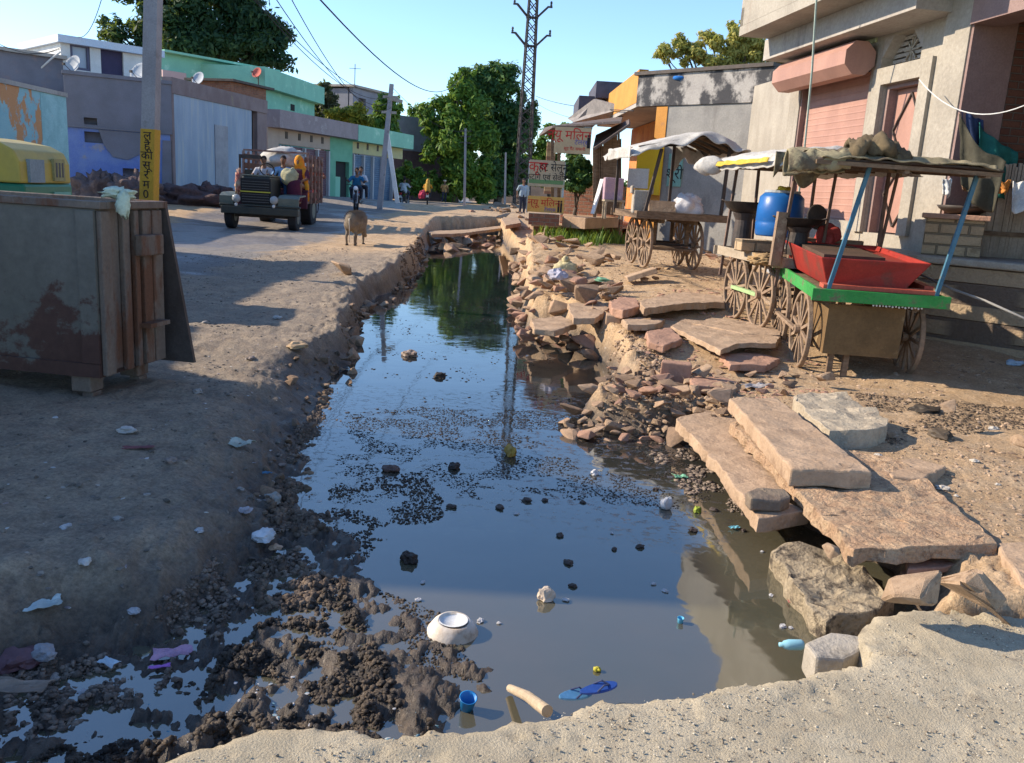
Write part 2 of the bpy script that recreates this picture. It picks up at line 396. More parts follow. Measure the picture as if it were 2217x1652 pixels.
# the crumbling cement road / culvert top in front
def road_mesh():
    xs = np.concatenate([np.linspace(-12, -2.6, 24)[:-1], np.arange(-2.6, 5.2, .014), np.linspace(5.2, 12, 20)[1:]])
    ys = np.concatenate([np.linspace(-8, .75, 24)[:-1], np.arange(.75, 4.6, .014)])
    X, Y = np.meshgrid(xs, ys, indexing='xy')
    d = sdist(X, Y, ROADP)+(fbm(X, Y, 5, 4)-.5)*.07+(fbm(X, Y, 26, 3)-.5)*.02
    top = .0+(fbm(X, Y, .9, 3)-.5)*.015+(fbm(X, Y, 9, 4)-.5)*.006+(fbm(X, Y, 34, 4, .7)-.5)*.009-.004*sstep(.66, .74, fbm(X+7, Y, 16, 3))
    top = top-.035*sstep(-.06, 0, d)*fbm(X, Y, 16, 3)-.012*sstep(.60, .66, fbm(X, Y+3, 5, 4))*sstep(-.30, -.05, d)
    t = sstep(.012, -.004, d)
    Z = -.62+(top+.62)*t
    nr, nc = X.shape; keep = (d < .06)
    co = np.stack([X, Y, Z], -1).reshape(-1, 3)
    idx = np.arange(nr*nc).reshape(nr, nc)
    f = np.stack([idx[:-1, :-1], idx[:-1, 1:], idx[1:, 1:], idx[1:, :-1]], -1).reshape(-1, 4)
    kk = keep.reshape(-1)[f].all(1); f = f[kk]
    used, inv = np.unique(f, return_inverse=True); co = co[used].astype(np.float32); f = inv.reshape(-1, 4).astype(np.int32)
    me = bpy.data.meshes.new('road'); me.vertices.add(len(co)); me.vertices.foreach_set('co', co.ravel())
    me.loops.add(f.size); me.loops.foreach_set('vertex_index', f.ravel()); me.polygons.add(len(f))
    me.polygons.foreach_set('loop_start', np.arange(0, f.size, 4, dtype=np.int32)); me.polygons.foreach_set('loop_total', np.full(len(f), 4, dtype=np.int32))
    me.update(); me.polygons.foreach_set('use_smooth', np.ones(len(f), bool)); return me
tag(link('road', road_mesh(), M('cement_road', (.49, .42, .30), (.40, .34, .24), sc=3.2, lo=.4, hi=.6, c3=(.22, .185, .14), sc3=7, lo3=.56, hi3=.72, rough=.96, bump=1, bsc=130, bdist=.008, fine=.35)), kind='structure')

# water
def water_material():
    mt = bpy.data.materials.new('water'); mt.use_nodes = True; nt = mt.node_tree; b = nt.nodes['Principled BSDF']
    v = nt.nodes.new('ShaderNodeTexCoord').outputs['Object']
    c = _mixc(nt, _ramp(nt, _noise(nt, v, .9, 5), .35, .7), (.088, .078, .050), (.070, .070, .048))
    sp = nt.nodes.new('ShaderNodeSeparateXYZ'); nt.links.new(v, sp.inputs[0])
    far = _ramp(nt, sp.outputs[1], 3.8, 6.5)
    c = _mixc(nt, far, c, (.013, .016, .018))  # far base tinted bluish dark, painting in some of the sky's reflection
    scum = _ramp(nt, _noise(nt, _map(nt, v, (.8, 1.1, 1)), 15, 9, .8), .555, .60)
    zone = _math(nt, 'MULTIPLY', _ramp(nt, sp.outputs[1], 4.1, 4.9), _ramp(nt, sp.outputs[1], 7.6, 6.2))
    zz = _math(nt, 'MULTIPLY', _math(nt, 'MULTIPLY', scum, zone), .9)
    film = _math(nt, 'MULTIPLY', _ramp(nt, _noise(nt, _map(nt, v, (.8, .5, 1)), 2.6, 9, .75), .50, .64), .55)
    c = _mixc(nt, zz, c, (.035, .025, .018))
    nt.links.new(c, b.inputs['Base Color'])
    c = _mixc(nt, _math(nt, 'MULTIPLY', film, .18), c, (.075, .062, .045)); nt.links.new(c, b.inputs['Base Color'])
    nt.links.new(_math(nt, 'ADD', _math(nt, 'ADD', .03, _math(nt, 'MULTIPLY', film, .10)), _math(nt, 'MULTIPLY', zz, .5)), b.inputs['Roughness'])
    b.inputs['IOR'].default_value = 2.1; b.inputs['Specular IOR Level'].default_value = .6
    bp = nt.nodes.new('ShaderNodeBump'); bp.inputs['Strength'].default_value = .10; bp.inputs['Distance'].default_value = .02
    nt.links.new(_math(nt, 'ADD', _noise(nt, v, 2.2, 3), _math(nt, 'MULTIPLY', zz, 2.5)), bp.inputs['Height']); nt.links.new(bp.outputs[0], b.inputs['Normal'])
    return mt
wp = [tuple(atz(x, y, WZ)[:2]) for x, y in [(1120,498),(940,498),(880,560),(700,650),(640,900),(520,1150),(-300,1420),(-700,1800),(2100,1700),(2120,1300),(1700,1000),(1560,900),(1420,700),(1200,560)]]
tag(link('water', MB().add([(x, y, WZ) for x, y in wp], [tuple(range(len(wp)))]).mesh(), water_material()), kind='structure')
# ---------------------------------------------------------------- facades
class Facade:
    """a vertical facade between two surveyed points; local x along it, local y into the building, z up from ground z0"""
    def __init__(s, a, b, z0=0.0):
        s.a = np.array(a, float)[:2]; s.b = np.array(b, float)[:2]; s.z0 = z0
        d = s.b-s.a; s.L = math.hypot(*d); s.ang = math.atan2(d[1], d[0]); s.u = d/s.L; s.n = np.array([-s.u[1], s.u[0]])
        if s.n.dot(s.a) < 0: s.n = -s.n                # n points away from the camera
        s.sy = 1 if np.cross(s.u, s.n) > 0 else -1
    def uz(s, px, py, off=0.0):
        d = ray(px, py); o = s.a+s.n*off
        # solve t*d_xy = o + u*k
        A = np.array([[d[0], -s.u[0]], [d[1], -s.u[1]]]); t, k = np.linalg.solve(A, o)
        return k, CAMZ+d[2]*t-s.z0
    def thing(s, name, label, cat, group=None):
        return thing(name, label, cat, (s.a[0], s.a[1], s.z0), s.ang, group)
    def rect(s, x0, y0, x1, y1, off=0.0):              # pixel box -> u0,u1,z0,z1
        ks = [s.uz(x, y, off) for x, y in ((x0, y0), (x1, y0), (x0, y1), (x1, y1))]
        return min(k[0] for k in ks[:2]+ks[2:3]), max(k[0] for k in ks), (ks[2][1]+ks[3][1])/2, (ks[0][1]+ks[1][1])/2
def shutter(mb, u0, u1, z0, z1, y, step=.09, d=.012):   # corrugated rolling shutter: real ridges
    n = max(4, int((z1-z0)/step)); pr = []
    for i in range(n):
        z = z0+(z1-z0)*i/n; q = (z1-z0)/n
        pr += [(y, z), (y-d, z+q*.25), (y-d*.8, z+q*.6), (y, z+q*.98)]
    pr += [(y+.03, z1), (y+.03, z0)]
    mb.prismx(pr, u0, u1)
def wall_open(mb, u0, u1, z0, z1, y0, y1, holes, mi=0):  # wall slab with rectangular openings, pieces butted end to end
    zs = sorted(set([z0, z1]+[h[2] for h in holes]+[h[3] for h in holes])); zs = [z for z in zs if z0 <= z <= z1]
    for za, zb in zip(zs[:-1], zs[1:]):
        zm = (za+zb)/2; cuts = sorted([(h[0], h[1]) for h in holes if h[2] < zm < h[3]]); u = u0
        for a, b in cuts:
            if a > u: mb.box(u, a, y0, y1, za, zb, mi)
            u = max(u, b)
        if u < u1: mb.box(u, u1, y0, y1, za, zb, mi)

m_plast = M('weathered_plaster', (.365, .33, .275), (.29, .26, .215), sc=1.2, c3=(.30, .25, .20), sc3=1.6, lo3=.56, hi3=.74, stretch3=(1, 1, .35), bump=.35, bsc=14, rough=.92)
m_plast2 = M('grey_plaster', (.40, .37, .33), (.33, .30, .27), sc=1.3, c3=(.22, .20, .19), sc3=1.4, lo3=.52, hi3=.7, stretch3=(1, 1, .3), bump=.35, bsc=12, rough=.92)
m_pink = M('pink_shutter_paint', (.40, .225, .175), (.34, .19, .15), sc=2.5, c3=(.36, .20, .15), sc3=3, lo3=.6, hi3=.75, stretch=(1, 1, .5), bump=.1, rough=.6, fine=.12)
m_mauve = M('mauve_column_paint', (.27, .185, .165), (.23, .15, .135), sc=2, c3=(.22, .15, .13), sc3=2, bump=.25, rough=.85)
m_dark = M('dark_metal', (.045, .038, .035), (.08, .06, .05), sc=6, bump=.2, rough=.6)
m_black = M('shade_black', (.02, .02, .022), bump=0, fine=0, rough=.8)
m_brick = M('old_brick', (.30, .14, .085), (.24, .10, .065), brick=((.26, .20, .15), .24, .085), bump=.9, bdist=.03, rough=.95, c3=(.13, .08, .06), sc3=2.5, lo3=.5, hi3=.7, stretch3=(1, 1, 1))
m_stone = M('sandstone', (.46, .31, .20), (.36, .24, .155), sc=3.0, c3=(.25, .17, .11), sc3=4, lo3=.56, hi3=.72, bump=.6, bsc=22, bdist=.02, rough=.93)
m_stone2 = M('pink_sandstone', (.43, .25, .17), (.34, .20, .14), sc=3.5, c3=(.25, .15, .10), sc3=4, lo3=.58, hi3=.72, bump=.6, bsc=24, bdist=.02, rough=.93)
m_bigbrick = M('sandstone_blocks', (.47, .34, .21), (.40, .28, .17), brick=((.22, .17, .11), .30, .12), bump=.9, bdist=.03, rough=.95, c3=(.28, .2, .12), sc3=3)
m_concrete = M('concrete', (.40, .36, .30), (.32, .285, .235), sc=4, c3=(.22, .19, .15), sc3=5, bump=.6, bsc=30, rough=.94)
m_wood = M('weathered_wood', (.22, .15, .095), (.14, .09, .055), sc=7, stretch=(1, 1, 6), bump=.5, bsc=20, rough=.85)
m_white = M('white_paint', (.70, .70, .68), (.60, .60, .58), sc=2, bump=.1, rough=.7)

# ---------------------------------------------------------------- big plastered building on the right
F = Facade(aty(2034, 500, 10.4), aty(1700, 470, 14.6), 0.0)
# make u run from the near column (0) to the far end
t = F.thing('shop_building', 'tall plastered building with a pink rolling shutter, overhanging balcony and open bay at the right', 'building')
sg = F.sy
def YB(a): return a*sg                                   # local y offset into the building (+) or toward the street (-)
def fb(mb, u0, u1, ya, yb, z0, z1): mb.box(u0, u1, min(YB(ya), YB(yb)), max(YB(ya), YB(yb)), z0, z1)
du0, du1, dz0, dz1 = F.rect(1893, 188, 1978, 503)        # doorway
su0, su1, sz0, sz1 = F.rect(1722, 215, 1868, 478)        # shutter opening
du0, du1 = sorted((F.uz(1897, 300)[0], F.uz(1978, 300)[0])); su0, su1 = sorted((F.uz(1721, 300)[0], F.uz(1866, 300)[0]))
dz1 = F.uz(1937, 180)[1]; dz0 = F.uz(1897, 505)[1]; sz1 = F.uz(1790, 170)[1]; sz0 = F.uz(1800, 475)[1]
vu0, vu1 = sorted((F.uz(1912, 110)[0], F.uz(1995, 110)[0])); vz0, vz1 = F.uz(1955, 140)[1], F.uz(1960, 68)[1]
ZT = 7.2; PLZ = F.uz(2000, 545)[1]
wl = MB(); UE = F.uz(1700, 300)[0]
wall_open(wl, .38, UE, -.3, ZT, *sorted((YB(0), YB(.30))), [(du0, du1, dz0, dz1), (su0, su1, sz0, sz1), (vu0, vu1, vz0, vz1)])
fb(wl, UE-.25, UE, .30, 6, -.3, ZT); fb(wl, .38, UE-.25, 5.7, 6, -.3, ZT)
wl.build('wall', m_plast, t)
# octagonal ventilator with a cast grille
vm = MB(); c_ = (vu1-vu0)*.27
for sgx, ua, ub in ((1, vu0, vu0+c_), (-1, vu1, vu1-c_)):
    p_ = [(ua, vz1), (ub, vz1), (ua, vz1-(vz1-vz0)*.62)]
    vm.prismy(p_, *sorted((YB(.003), YB(.296))))
for i in range(6):
    z = vz0+(vz1-vz0)*(i+.5)/6; fb(vm, vu0, vu1, .16, .20, z-.022, z+.022)
fb(vm, (vu0+vu1)/2-.03, (vu0+vu1)/2+.03, .15, .21, vz0, vz1)
fb(vm, vu0+.1, vu1-.1, .24, .29, vz0, vz1)
vo = vm.build('ventilator', m_plast2, t)
q = MB(); cx_ = (vu0+vu1)/2; cz_ = (vz0+vz1)/2
for a in range(8):
    q.bar((cx_, YB(.14), cz_), (cx_+.16*math.cos(a*math.pi/4), YB(.14), cz_+.16*math.sin(a*math.pi/4)), .02)
q.build('rosette', m_plast, vo)
# door leaf with diamond straps
dm = MB(); fb(dm, du0+.07, du1-.07, .17, .22, dz0+.02, dz1-.06); do = dm.build('door', m_pink, t)
q = MB(); a_, b_ = du0+.12, du1-.12; md = (a_+b_)/2; yy = YB(.155); zz = [dz0+.1, dz0+(dz1-dz0)*.27, dz0+(dz1-dz0)*.47, dz0+(dz1-dz0)*.70, dz1-.12]
for p0, p1 in (((md, zz[0]), (a_, zz[1])), ((a_, zz[1]), (md, zz[2])), ((md, zz[0]), (b_, zz[1])), ((b_, zz[1]), (md, zz[2])), ((md, zz[2]), (a_, zz[3])), ((a_, zz[3]), (md, zz[4])), ((md, zz[2]), (b_, zz[3])), ((b_, zz[3]), (md, zz[4]))):
    q.bar((p0[0], yy, p0[1]), (p1[0], yy, p1[1]), .025, .02)
q.build('strap', m_dark, do)
q = MB(); fb(q, du0, du0+.068, .05, .25, dz0, dz1); fb(q, du1-.068, du1, .05, .25, dz0, dz1); fb(q, du0+.068, du1-.068, .05, .25, dz1-.055, dz1)
q.build('door_frame', m_mauve, t)
q = MB(); fb(q, du0-.22, du0-.002, -.05, -.003, dz0, dz1+.22); fb(q, du1+.002, du1+.22, -.05, -.003, dz0, dz1+.22); fb(q, du0-.002, du1+.002, -.05, -.003, dz1+.002, dz1+.22)
q.build('door_surround', m_plast, t)
# rolling shutter, its box and guides
q = MB(); shutter(q, su0+.05, su1-.05, sz0, sz1-.02, YB(.14), .09, .035*sg); q.build('shutter', m_pink, t)
for a in (su0-.004, su1-.046):
    q = MB(); fb(q, a, a+.05, .02, .2, sz0, sz1); q.build('shutter_guide', m_mauve, t)
zb0, zb1 = F.uz(1860, 170)[1], F.uz(1860, 108)[1]; r_ = .235; zc = (zb0+zb1)/2
oc = [(YB(-.25+r_*math.cos(R(22.5+45*i))), zc+r_*1.0*math.sin(R(22.5+45*i))) for i in range(8)]
q = MB(); q.prismx(oc, su0-.12, su1+.10); q.build('shutter_box', m_pink, t)
q = MB(); fb(q, su0-.05, su1+.1, -.03, -.003, zb1+.03, zb1+.50); q.build('green_panel', M('faded_green', (.42, .47, .28), (.48, .46, .33), sc=3, stretch=(1, 1, .4)), t)
# near column (mauve side) and open bay to the right with brick back wall
q = MB(); fb(q, -.10, .376, -.10, .45, -.3, ZT); cl = q.build('column', m_plast, t)
q = MB(); fb(q, -.145, -.103, -.08, .45, -.3, ZT); q.build('column_face', m_mauve, cl)
q = MB(); fb(q, -5.5, -.148, -.14, .25, F.uz(2100, 62)[1], ZT); q.build('lintel', m_mauve, t)
q = MB(); fb(q, -5.5, -.148, 4.0, 4.25, -.3, ZT); fb(q, -5.5, -5.25, .3, 3.99, -.3, ZT); q.build('back_wall', M('shaded_bay_brick', (.15, .065, .04), (.11, .045, .03), brick=((.12, .09, .07), .24, .085), bump=.9, bdist=.03, rough=.95), t)  # brick colour darkened to stand in for the shade inside the bay
q = MB(); fb(q, -.14, .10, .46, 3.99, -.3, ZT); q.build('side_wall', M('shaded_bay_brick', (.15, .065, .04)), t)
q = MB(); fb(q, -5.5, .37, -.6, 5.5, 4.9, 5.1); q.build('bay_slab', m_plast2, t)
# balcony
bz = F.uz(1800, 60)[1]
bz = 4.15; q = MB(); fb(q, -.5, UE-.12, -1.05, -.002, bz, bz+.14); fb(q, UE-.24, UE-.12, -1.05, -.2, bz+.143, bz+.42)
fb(q, -.5, UE-.12, -1.05, -.95, bz+.143, bz+.95); q.build('balcony', m_plast, t)
q = MB(); fb(q, .3, UE, -.55, -.003, bz-.32, bz-.003); q.build('balcony_beam', m_plast2, t)
# blue damp dado behind the carts
q = MB(); fb(q, .38, su0-.1, -.02, -.004, -.3, 1.05); fb(q, .38, UE, -.04, -.024, -.3, .7); q.build('dado', M('blue_dado', (.40, .43, .46), (.30, .32, .35), sc=3, c3=(.42, .38, .3), sc3=2), t)
BIG = t; FB = F
# steel pipe / rope down the front
q = MB(); p0 = aty(1770, -40, 11.9); p1 = aty(1741, 330, 12.3); q.tube([p0, (p0+p1)/2+np.array([.02, 0, 0]), p1, p1+np.array([0, 0, -1.8])], .014, 6)
tag(q.build('cable', M('pale_green_cable', (.35, .42, .36), bump=0)), 'pale green cable hanging down in front of the pink rolling shutter', 'cable')

# plinth ledge of rough stone in front of the open bay, brick stove, stick fence
LZ = float(aty(1995, 553, 9.6)[2])
pl = [aty(1985, 552, 9.7), aty(2240, 592, 8.9), aty(2600, 640, 8.0)]
q = MB(); P = [(p[0], p[1]) for p in pl]; P += [(P[-1][0]+.5, P[-1][1]+3.0), (P[0][0]+.2, P[0][1]+2.2)]
q.prism(P, LZ-.08, LZ); led = tag(q.build('stone_ledge', m_concrete, None, bevel=.02), 'raised rubble stone ledge with a cement top under the open bay', 'ledge')
q = MB(); q.prism([(x+.05, y+.05) for x, y in P], -.3, LZ-.083); q.build('ledge_wall', M('rubble_masonry', (.42, .32, .21), (.34, .25, .16), brick=((.16, .12, .09), .42, .2), bump=1, bdist=.05, c3=(.2, .15, .1), sc3=3), led)
FS = Facade(aty(1995, 540, 9.9), aty(2145, 550, 9.6), LZ+.002)
t = FS.thing('brick_stove', 'square stove built of yellow bricks with a slab top and iron pan', 'stove')
w_ = FS.uz(2122, 545)[0]; hh = FS.uz(2050, 465)[1]
q = MB(); q.box(0, w_, *sorted((0, .9*FS.sy)), 0, hh-.05); q.build('body', m_bigbrick, t)
q = MB(); q.box(-.05, w_+.05, *sorted((-.05*FS.sy, .95*FS.sy)), hh-.047, hh+.01); q.build('slab', m_stone2, t, bevel=.01)
q = MB(); q.lathe([(.02, .01), (.16, .02), (.26, .07), (.29, .11), (.27, .105), (.15, .04), (.02, .03)], 20, (w_*.62, .4*FS.sy, hh)); q.build('pan', m_dark, t, smooth=True)
# woven stick fence
FF = Facade(aty(2090, 540, 10.22), aty(2330, 560, 10.1), LZ+.002)
t = FF.thing('stick_fence', 'grey fence of close upright sticks behind the brick stove', 'fence'); rnd = random.Random(3)
q = MB(); n = 0; u = 0
while u < 3.2:
    h = 1.05+rnd.uniform(-.04, .04); q.bar((u, 0, 0), (u+rnd.uniform(-.01, .01), 0, h), .032, .03); u += .034
q.build('sticks', M('grey_sticks', (.42, .35, .27), (.33, .27, .20), sc=9, stretch=(1, 1, .2)), t)
q = MB(); q.box(0, 3.2, -.05, -.02, .25, .3); q.box(0, 3.2, -.05, -.02, .8, .85); q.build('rail', m_wood, t)

# cloths hanging in the bay
def cloth(name, label, corners, mat, sag=.08, fold=.05, n=16, seed=0, cat='cloth', thick=.008, wav=9):
    """hanging cloth between 4 corner points (tl, tr, br, bl) with folds and thickness"""
    tl, tr, br, bl = map(Vector, corners); nn = (tr-tl).cross(bl-tl).normalized(); me = MB(); vs = []
    for j in range(n+1):
        for i in range(n+1):
            a, b = i/n, j/n; p = (tl*(1-a)+tr*a)*(1-b)+(bl*(1-a)+br*a)*b
            p = p+nn*(math.sin(a*wav+seed)*fold*(.3+b)+.6*fold*mnoise.noise(Vector((a*4, b*4, seed))))
            p.z -= sag*math.sin(a*math.pi)*(1-b*.3)+.04*mnoise.noise(Vector((a*3, b*2, seed+5)))
            vs.append(p)
    me.add(vs, [(j*(n+1)+i, j*(n+1)+i+1, (j+1)*(n+1)+i+1, (j+1)*(n+1)+i) for j in range(n) for i in range(n)])
    o = me.build(name, mat, None, smooth=True, fix=False); s = o.modifiers.new('s', 'SOLIDIFY'); s.thickness = thick
    if label: tag(o, label, cat)
    return o
def CM(name, c, c2=None, **k): return M(name, c, c2 or tuple(x*.75 for x in c), sc=6, bump=.3, bsc=30, rough=.9, **k)
cloth('shade_cloth', 'olive cloth coloured dark as in shade, slung from the column across the open bay', (aty(2076, 245, 9.95), aty(2178, 350, 9.6), aty(2150, 460, 9.6), aty(2080, 400, 9.95)), CM('shaded_olive_cloth', (.07, .065, .045)), .1, .06)  # bay shade put into the cloth colour
cloth('teal_sheet', 'teal green sheet hanging inside the open bay', (aty(2120, 265, 10.2), aty(2205, 330, 10.2), aty(2200, 430, 10.2), aty(2120, 420, 10.2)), CM('teal_cloth', (.02, .15, .13)), .05, .06)
cloth('blue_sheet', 'dark blue cloth hanging beside the teal sheet in the open bay', (aty(2082, 225, 10.25), aty(2130, 260, 10.25), aty(2128, 400, 10.25), aty(2086, 380, 10.25)), CM('navy_cloth', (.03, .05, .12)), .05, .06)
cloth('white_towel', 'white towel drying on the fence at the right edge', (aty(2193, 392, 9.9), aty(2250, 392, 9.85), aty(2248, 462, 9.75), aty(2190, 458, 9.75)), CM('white_cloth', (.68, .68, .66)), .01, .03)
cloth('orange_rag', 'orange rag drying on the fence beside the white towel', (aty(2155, 390, 10.0), aty(2190, 390, 10.0), aty(2184, 415, 10.0), aty(2160, 418, 10.0)), CM('orange_cloth', (.62, .25, .06)), .02, .03)
cloth('tan_rag', 'tan rag drying on the fence under the olive cloth', (aty(2080, 395, 10.0), aty(2135, 395, 10.0), aty(2130, 412, 10.0), aty(2085, 412, 10.0)), CM('tan_cloth', (.45, .28, .17)), .02, .03)
cloth('white_rag', 'small white rag hanging beside the mauve column', (aty(2040, 385, 9.9), aty(2062, 388, 9.9), aty(2058, 425, 9.9), aty(2042, 420, 9.9)), CM('white_cloth', (.68, .68, .66)), .01, .03)
# sagging wire across the bay
q = MB(); a, b = aty(1990, 172, 10.6), aty(2330, 160, 8.6); q.tube([a*(1-k/20)+b*k/20-np.array([0, 0, .38*4*(k/20)*(1-k/20)]) for k in range(21)], .006, 5)
tag(q.build('washing_line', m_white), 'pale sagging line across the open bay of the plastered building', 'wire')

# ---------------------------------------------------------------- lit compound wall between the buildings
F = Facade(aty(1700, 400, 14.75), aty(1604, 400, 19.0), .3)
t = F.thing('compound_wall', 'plain tan plastered wall joining the shuttered building to the orange building', 'wall')
h0, h1 = F.uz(1697, 177)[1], F.uz(1610, 200)[1]
q = MB(); q.prismy([(-.0, -.5), (F.L, -.5), (F.L, h1), (0, h0)], *sorted((0, .25*F.sy))); q.build('wall', m_plast, t)

# ---------------------------------------------------------------- orange building with black-stained side wall
F = Facade(aty(1363, 400, 21.0), aty(1604, 400, 18.8), .3)          # side wall that faces the camera
t = F.thing('orange_building', 'orange and grey building with a black-stained side wall and jutting parapet', 'building')
sg = F.sy
zt, zb = F.uz(1363, 166)[1], F.uz(1363, 232)[1]
m_stain = M('black_stained_wall', (.40, .38, .35), (.33, .31, .29), sc=1.4, c3=(.05, .05, .055), sc3=1.1, lo3=.44, hi3=.54, stretch3=(1, 1, .8), bump=.35, bsc=14)
m_sidew = M('side_wall_plaster', (.29, .28, .26), (.22, .215, .205), sc=1.2, c3=(.17, .16, .15), sc3=1.5, lo3=.5, hi3=.72, stretch3=(1, 1, .35), bump=.35, bsc=14)
ylo = F.uz(1440, 410)[1]
q = MB(); fb(q, .9, F.L+.5, 0, .25, -.5, zb); q.build('side_wall', m_sidew, t)
q = MB(); fb(q, 0.02, F.L+.5, -.04, .2, zb+.003, zt); q.build('parapet', m_stain, t)
q = MB(); fb(q, -.06, F.L+.5, -.10, .25, zt+.003, zt+.08); q.build('coping', m_dark, t)
m_or = M('orange_paint', (.55, .26, .06), (.48, .22, .05), sc=2, c3=(.38, .19, .08), sc3=3, lo3=.6, hi3=.75, bump=.15)
GB = Facade(aty(1363, 400, 21.0), aty(1292, 400, 26.5), .3)         # street side: parapet and soffit
tt = t.matrix_basis.inverted() if False else None
def wpt(Fc, u, y, z):                                                # facade-local to world
    p = Fc.a+Fc.u*u+Fc.n*y; return (p[0], p[1], z+Fc.z0)
def inF(Fc, p):                                                      # world to the thing's local frame
    d = np.array(p[:2])-Fc.a; c, s_ = math.cos(Fc.ang), math.sin(Fc.ang)
    return (d[0]*c+d[1]*s_, -d[0]*s_+d[1]*c, p[2]-Fc.z0)
zt2, zb2 = GB.uz(1363, 165)[1], GB.uz(1360, 231)[1]
q = MB(); A = [wpt(GB, 0, 0, zb2), wpt(GB, GB.L, 0, zb2), wpt(GB, GB.L, 0, zt2-.1), wpt(GB, 0, 0, zt2)]; Bk = [wpt(GB, 0, .22, zb2), wpt(GB, GB.L, .22, zb2), wpt(GB, GB.L, .22, zt2-.1), wpt(GB, 0, .22, zt2)]
q.add([inF(F, p) for p in A+Bk], [(0, 1, 2, 3), (7, 6, 5, 4), (0, 4, 5, 1), (3, 2, 6, 7), (0, 3, 7, 4), (1, 5, 6, 2)]); q.build('orange_parapet', m_or, t)
q = MB(); A = [wpt(GB, 0, .01, zb2-.10), wpt(GB, GB.L+1, .01, zb2-.1), wpt(GB, GB.L+1, 1.6, zb2-.1), wpt(GB, 0, 1.6, zb2-.1)]
q.add([inF(F, p) for p in A]+[inF(F, (p[0], p[1], p[2]+.096)) for p in A], [(0, 1, 2, 3), (7, 6, 5, 4), (0, 4, 5, 1), (1, 5, 6, 2), (2, 6, 7, 3), (3, 7, 4, 0)]); q.build('canopy_slab', m_plast2, t)
q = MB(); A = [wpt(GB, .9, 1.1, -.5), wpt(GB, GB.L+1, 1.1, -.5), wpt(GB, GB.L+1, 1.4, -.5), wpt(GB, .9, 1.4, -.5)]; hz = zb2-.12
q.add([inF(F, p) for p in A]+[inF(F, (p[0], p[1], hz+F.z0)) for p in A], [(0, 1, 2, 3), (7, 6, 5, 4), (0, 4, 5, 1), (1, 5, 6, 2), (2, 6, 7, 3), (3, 7, 4, 0)]); q.build('street_wall', M('red_orange_paint', (.50, .16, .05), (.58, .24, .07), sc=2, c3=(.3, .1, .05), sc3=3), t)
q = MB(); fb(q, .62, .93, -.02, .28, -.5, zb-.02); q.build('corner_column', m_or, t)
u0, u1, z0, z1 = F.rect(1362, 318, 1424, 421); q = MB(); fb(q, u0+.35, u1+.1, -.10, -.05, z0, z1); ys = q.build('yellow_panel', M('yellow_paint', (.75, .50, .03), (.68, .44, .03), sc=2, bump=.1, fine=.1), t)
q = MB(); fb(q, u0+.15, u0+.75, -.13, -.104, z1-.95, z1-.5); q.build('white_notice', m_white, ys)
u0, u1, z0, z1 = F.rect(1451, 333, 1474, 404); q = MB(); fb(q, u0, u1, -.03, -.004, z0, z1); po = q.build('green_poster', M('poster_green', (.17, .34, .30), (.22, .42, .36), sc=3), t)
POSTER = (F, u0, u1, z0, z1, po)
q = MB(); fb(q, .6, 2.2, 1.5, 4.5, zt-.3, zt+.02); q.build('roof', m_plast2, t)
OB, FO = t, F
# dark roof rooms behind the orange parapet
p = aty(1310, 190, 25.5); q = MB(); q.box(0, 2.2, 0, 3, 2.2, 2.65); q.box(-.45, .2, .2, 3, 1.6, 2.25)
o = q.build('roof_parapet', M('dark_slate', (.10, .10, .13), (.07, .07, .09), sc=3), None, loc=(p[0]-.25, p[1], 2.1)); tag(o, 'stepped dark parapet behind the orange parapet', 'parapet')
o.location.z = aty(1310, 176, 25.5)[2]-2.65
p = aty(1520, 172, 20.2); q = MB()
for i in range(5): q.blob((i*.22-.45, 0, .02*math.sin(i*2)), (.2, .18, .06), 2, .5, 2, i)
q.build('blue_tarp_heap', CM('blue_plastic', (.02, .16, .5)), None, smooth=True, loc=p); tag(bpy.data.objects['blue_tarp_heap'], 'crumpled blue plastic lying on the stained parapet', 'plastic sheet')
# ---------------------------------------------------------------- tin-roofed tea shack, porch roof and plank wall left of the orange building
p0 = aty(1300, 440, 22.5)
t = thing('wooden_shack', 'old plank shack with a dark sagging tin roof beside the orange building', 'shack', (0, 0, 0))
def poly3(mb, pts, th, mi=0):                                        # thick sheet from world points
    v = [Vector([float(c) for c in p]) for p in pts]; n = (v[1]-v[0]).cross(v[2]-v[0]).normalized()*th; k = len(v)
    if n.z > 0: n = -n
    mb.add([tuple(x) for x in v]+[tuple(x+n) for x in v], [tuple(range(k)), tuple(range(k, 2*k))[::-1]]+[(i, (i+1) % k, k+(i+1) % k, k+i) for i in range(k)], mi)
m_tin = M('old_tin', (.16, .13, .12), (.10, .08, .07), sc=4, c3=(.30, .24, .2), sc3=5, lo3=.6, hi3=.7, bump=.5, bsc=12)
q = MB(); poly3(q, [aty(1168, 290, 20.5), aty(1196, 272, 20), aty(1345, 262, 19.5), aty(1348, 252, 24), aty(1180, 276, 25)], .05)
poly3(q, [aty(1283, 322, 19.6), aty(1362, 268, 19.2), aty(1362, 258, 21.5), aty(1290, 292, 22)], .05); q.build('tin_roof', m_tin, t)
q = MB(); poly3(q, [aty(1233, 256, 26), aty(1290, 214, 25), aty(1362, 232, 24), aty(1362, 262, 25), aty(1245, 264, 25.5)], .08); q.build('sloping_roof', M('grey_slates', (.30, .27, .25), (.22, .2, .19), sc=5), t)
q = MB(); rnd = random.Random(5)
for i in range(11):
    x = 1287+i*5.2; a = aty(x, 462, 19.9); b = aty(x+rnd.uniform(-1, 1), 318-3*i, 19.9)
    q.bar(a, b, .045+.02*rnd.random(), .03)
q.build('plank_wall', m_wood, t)
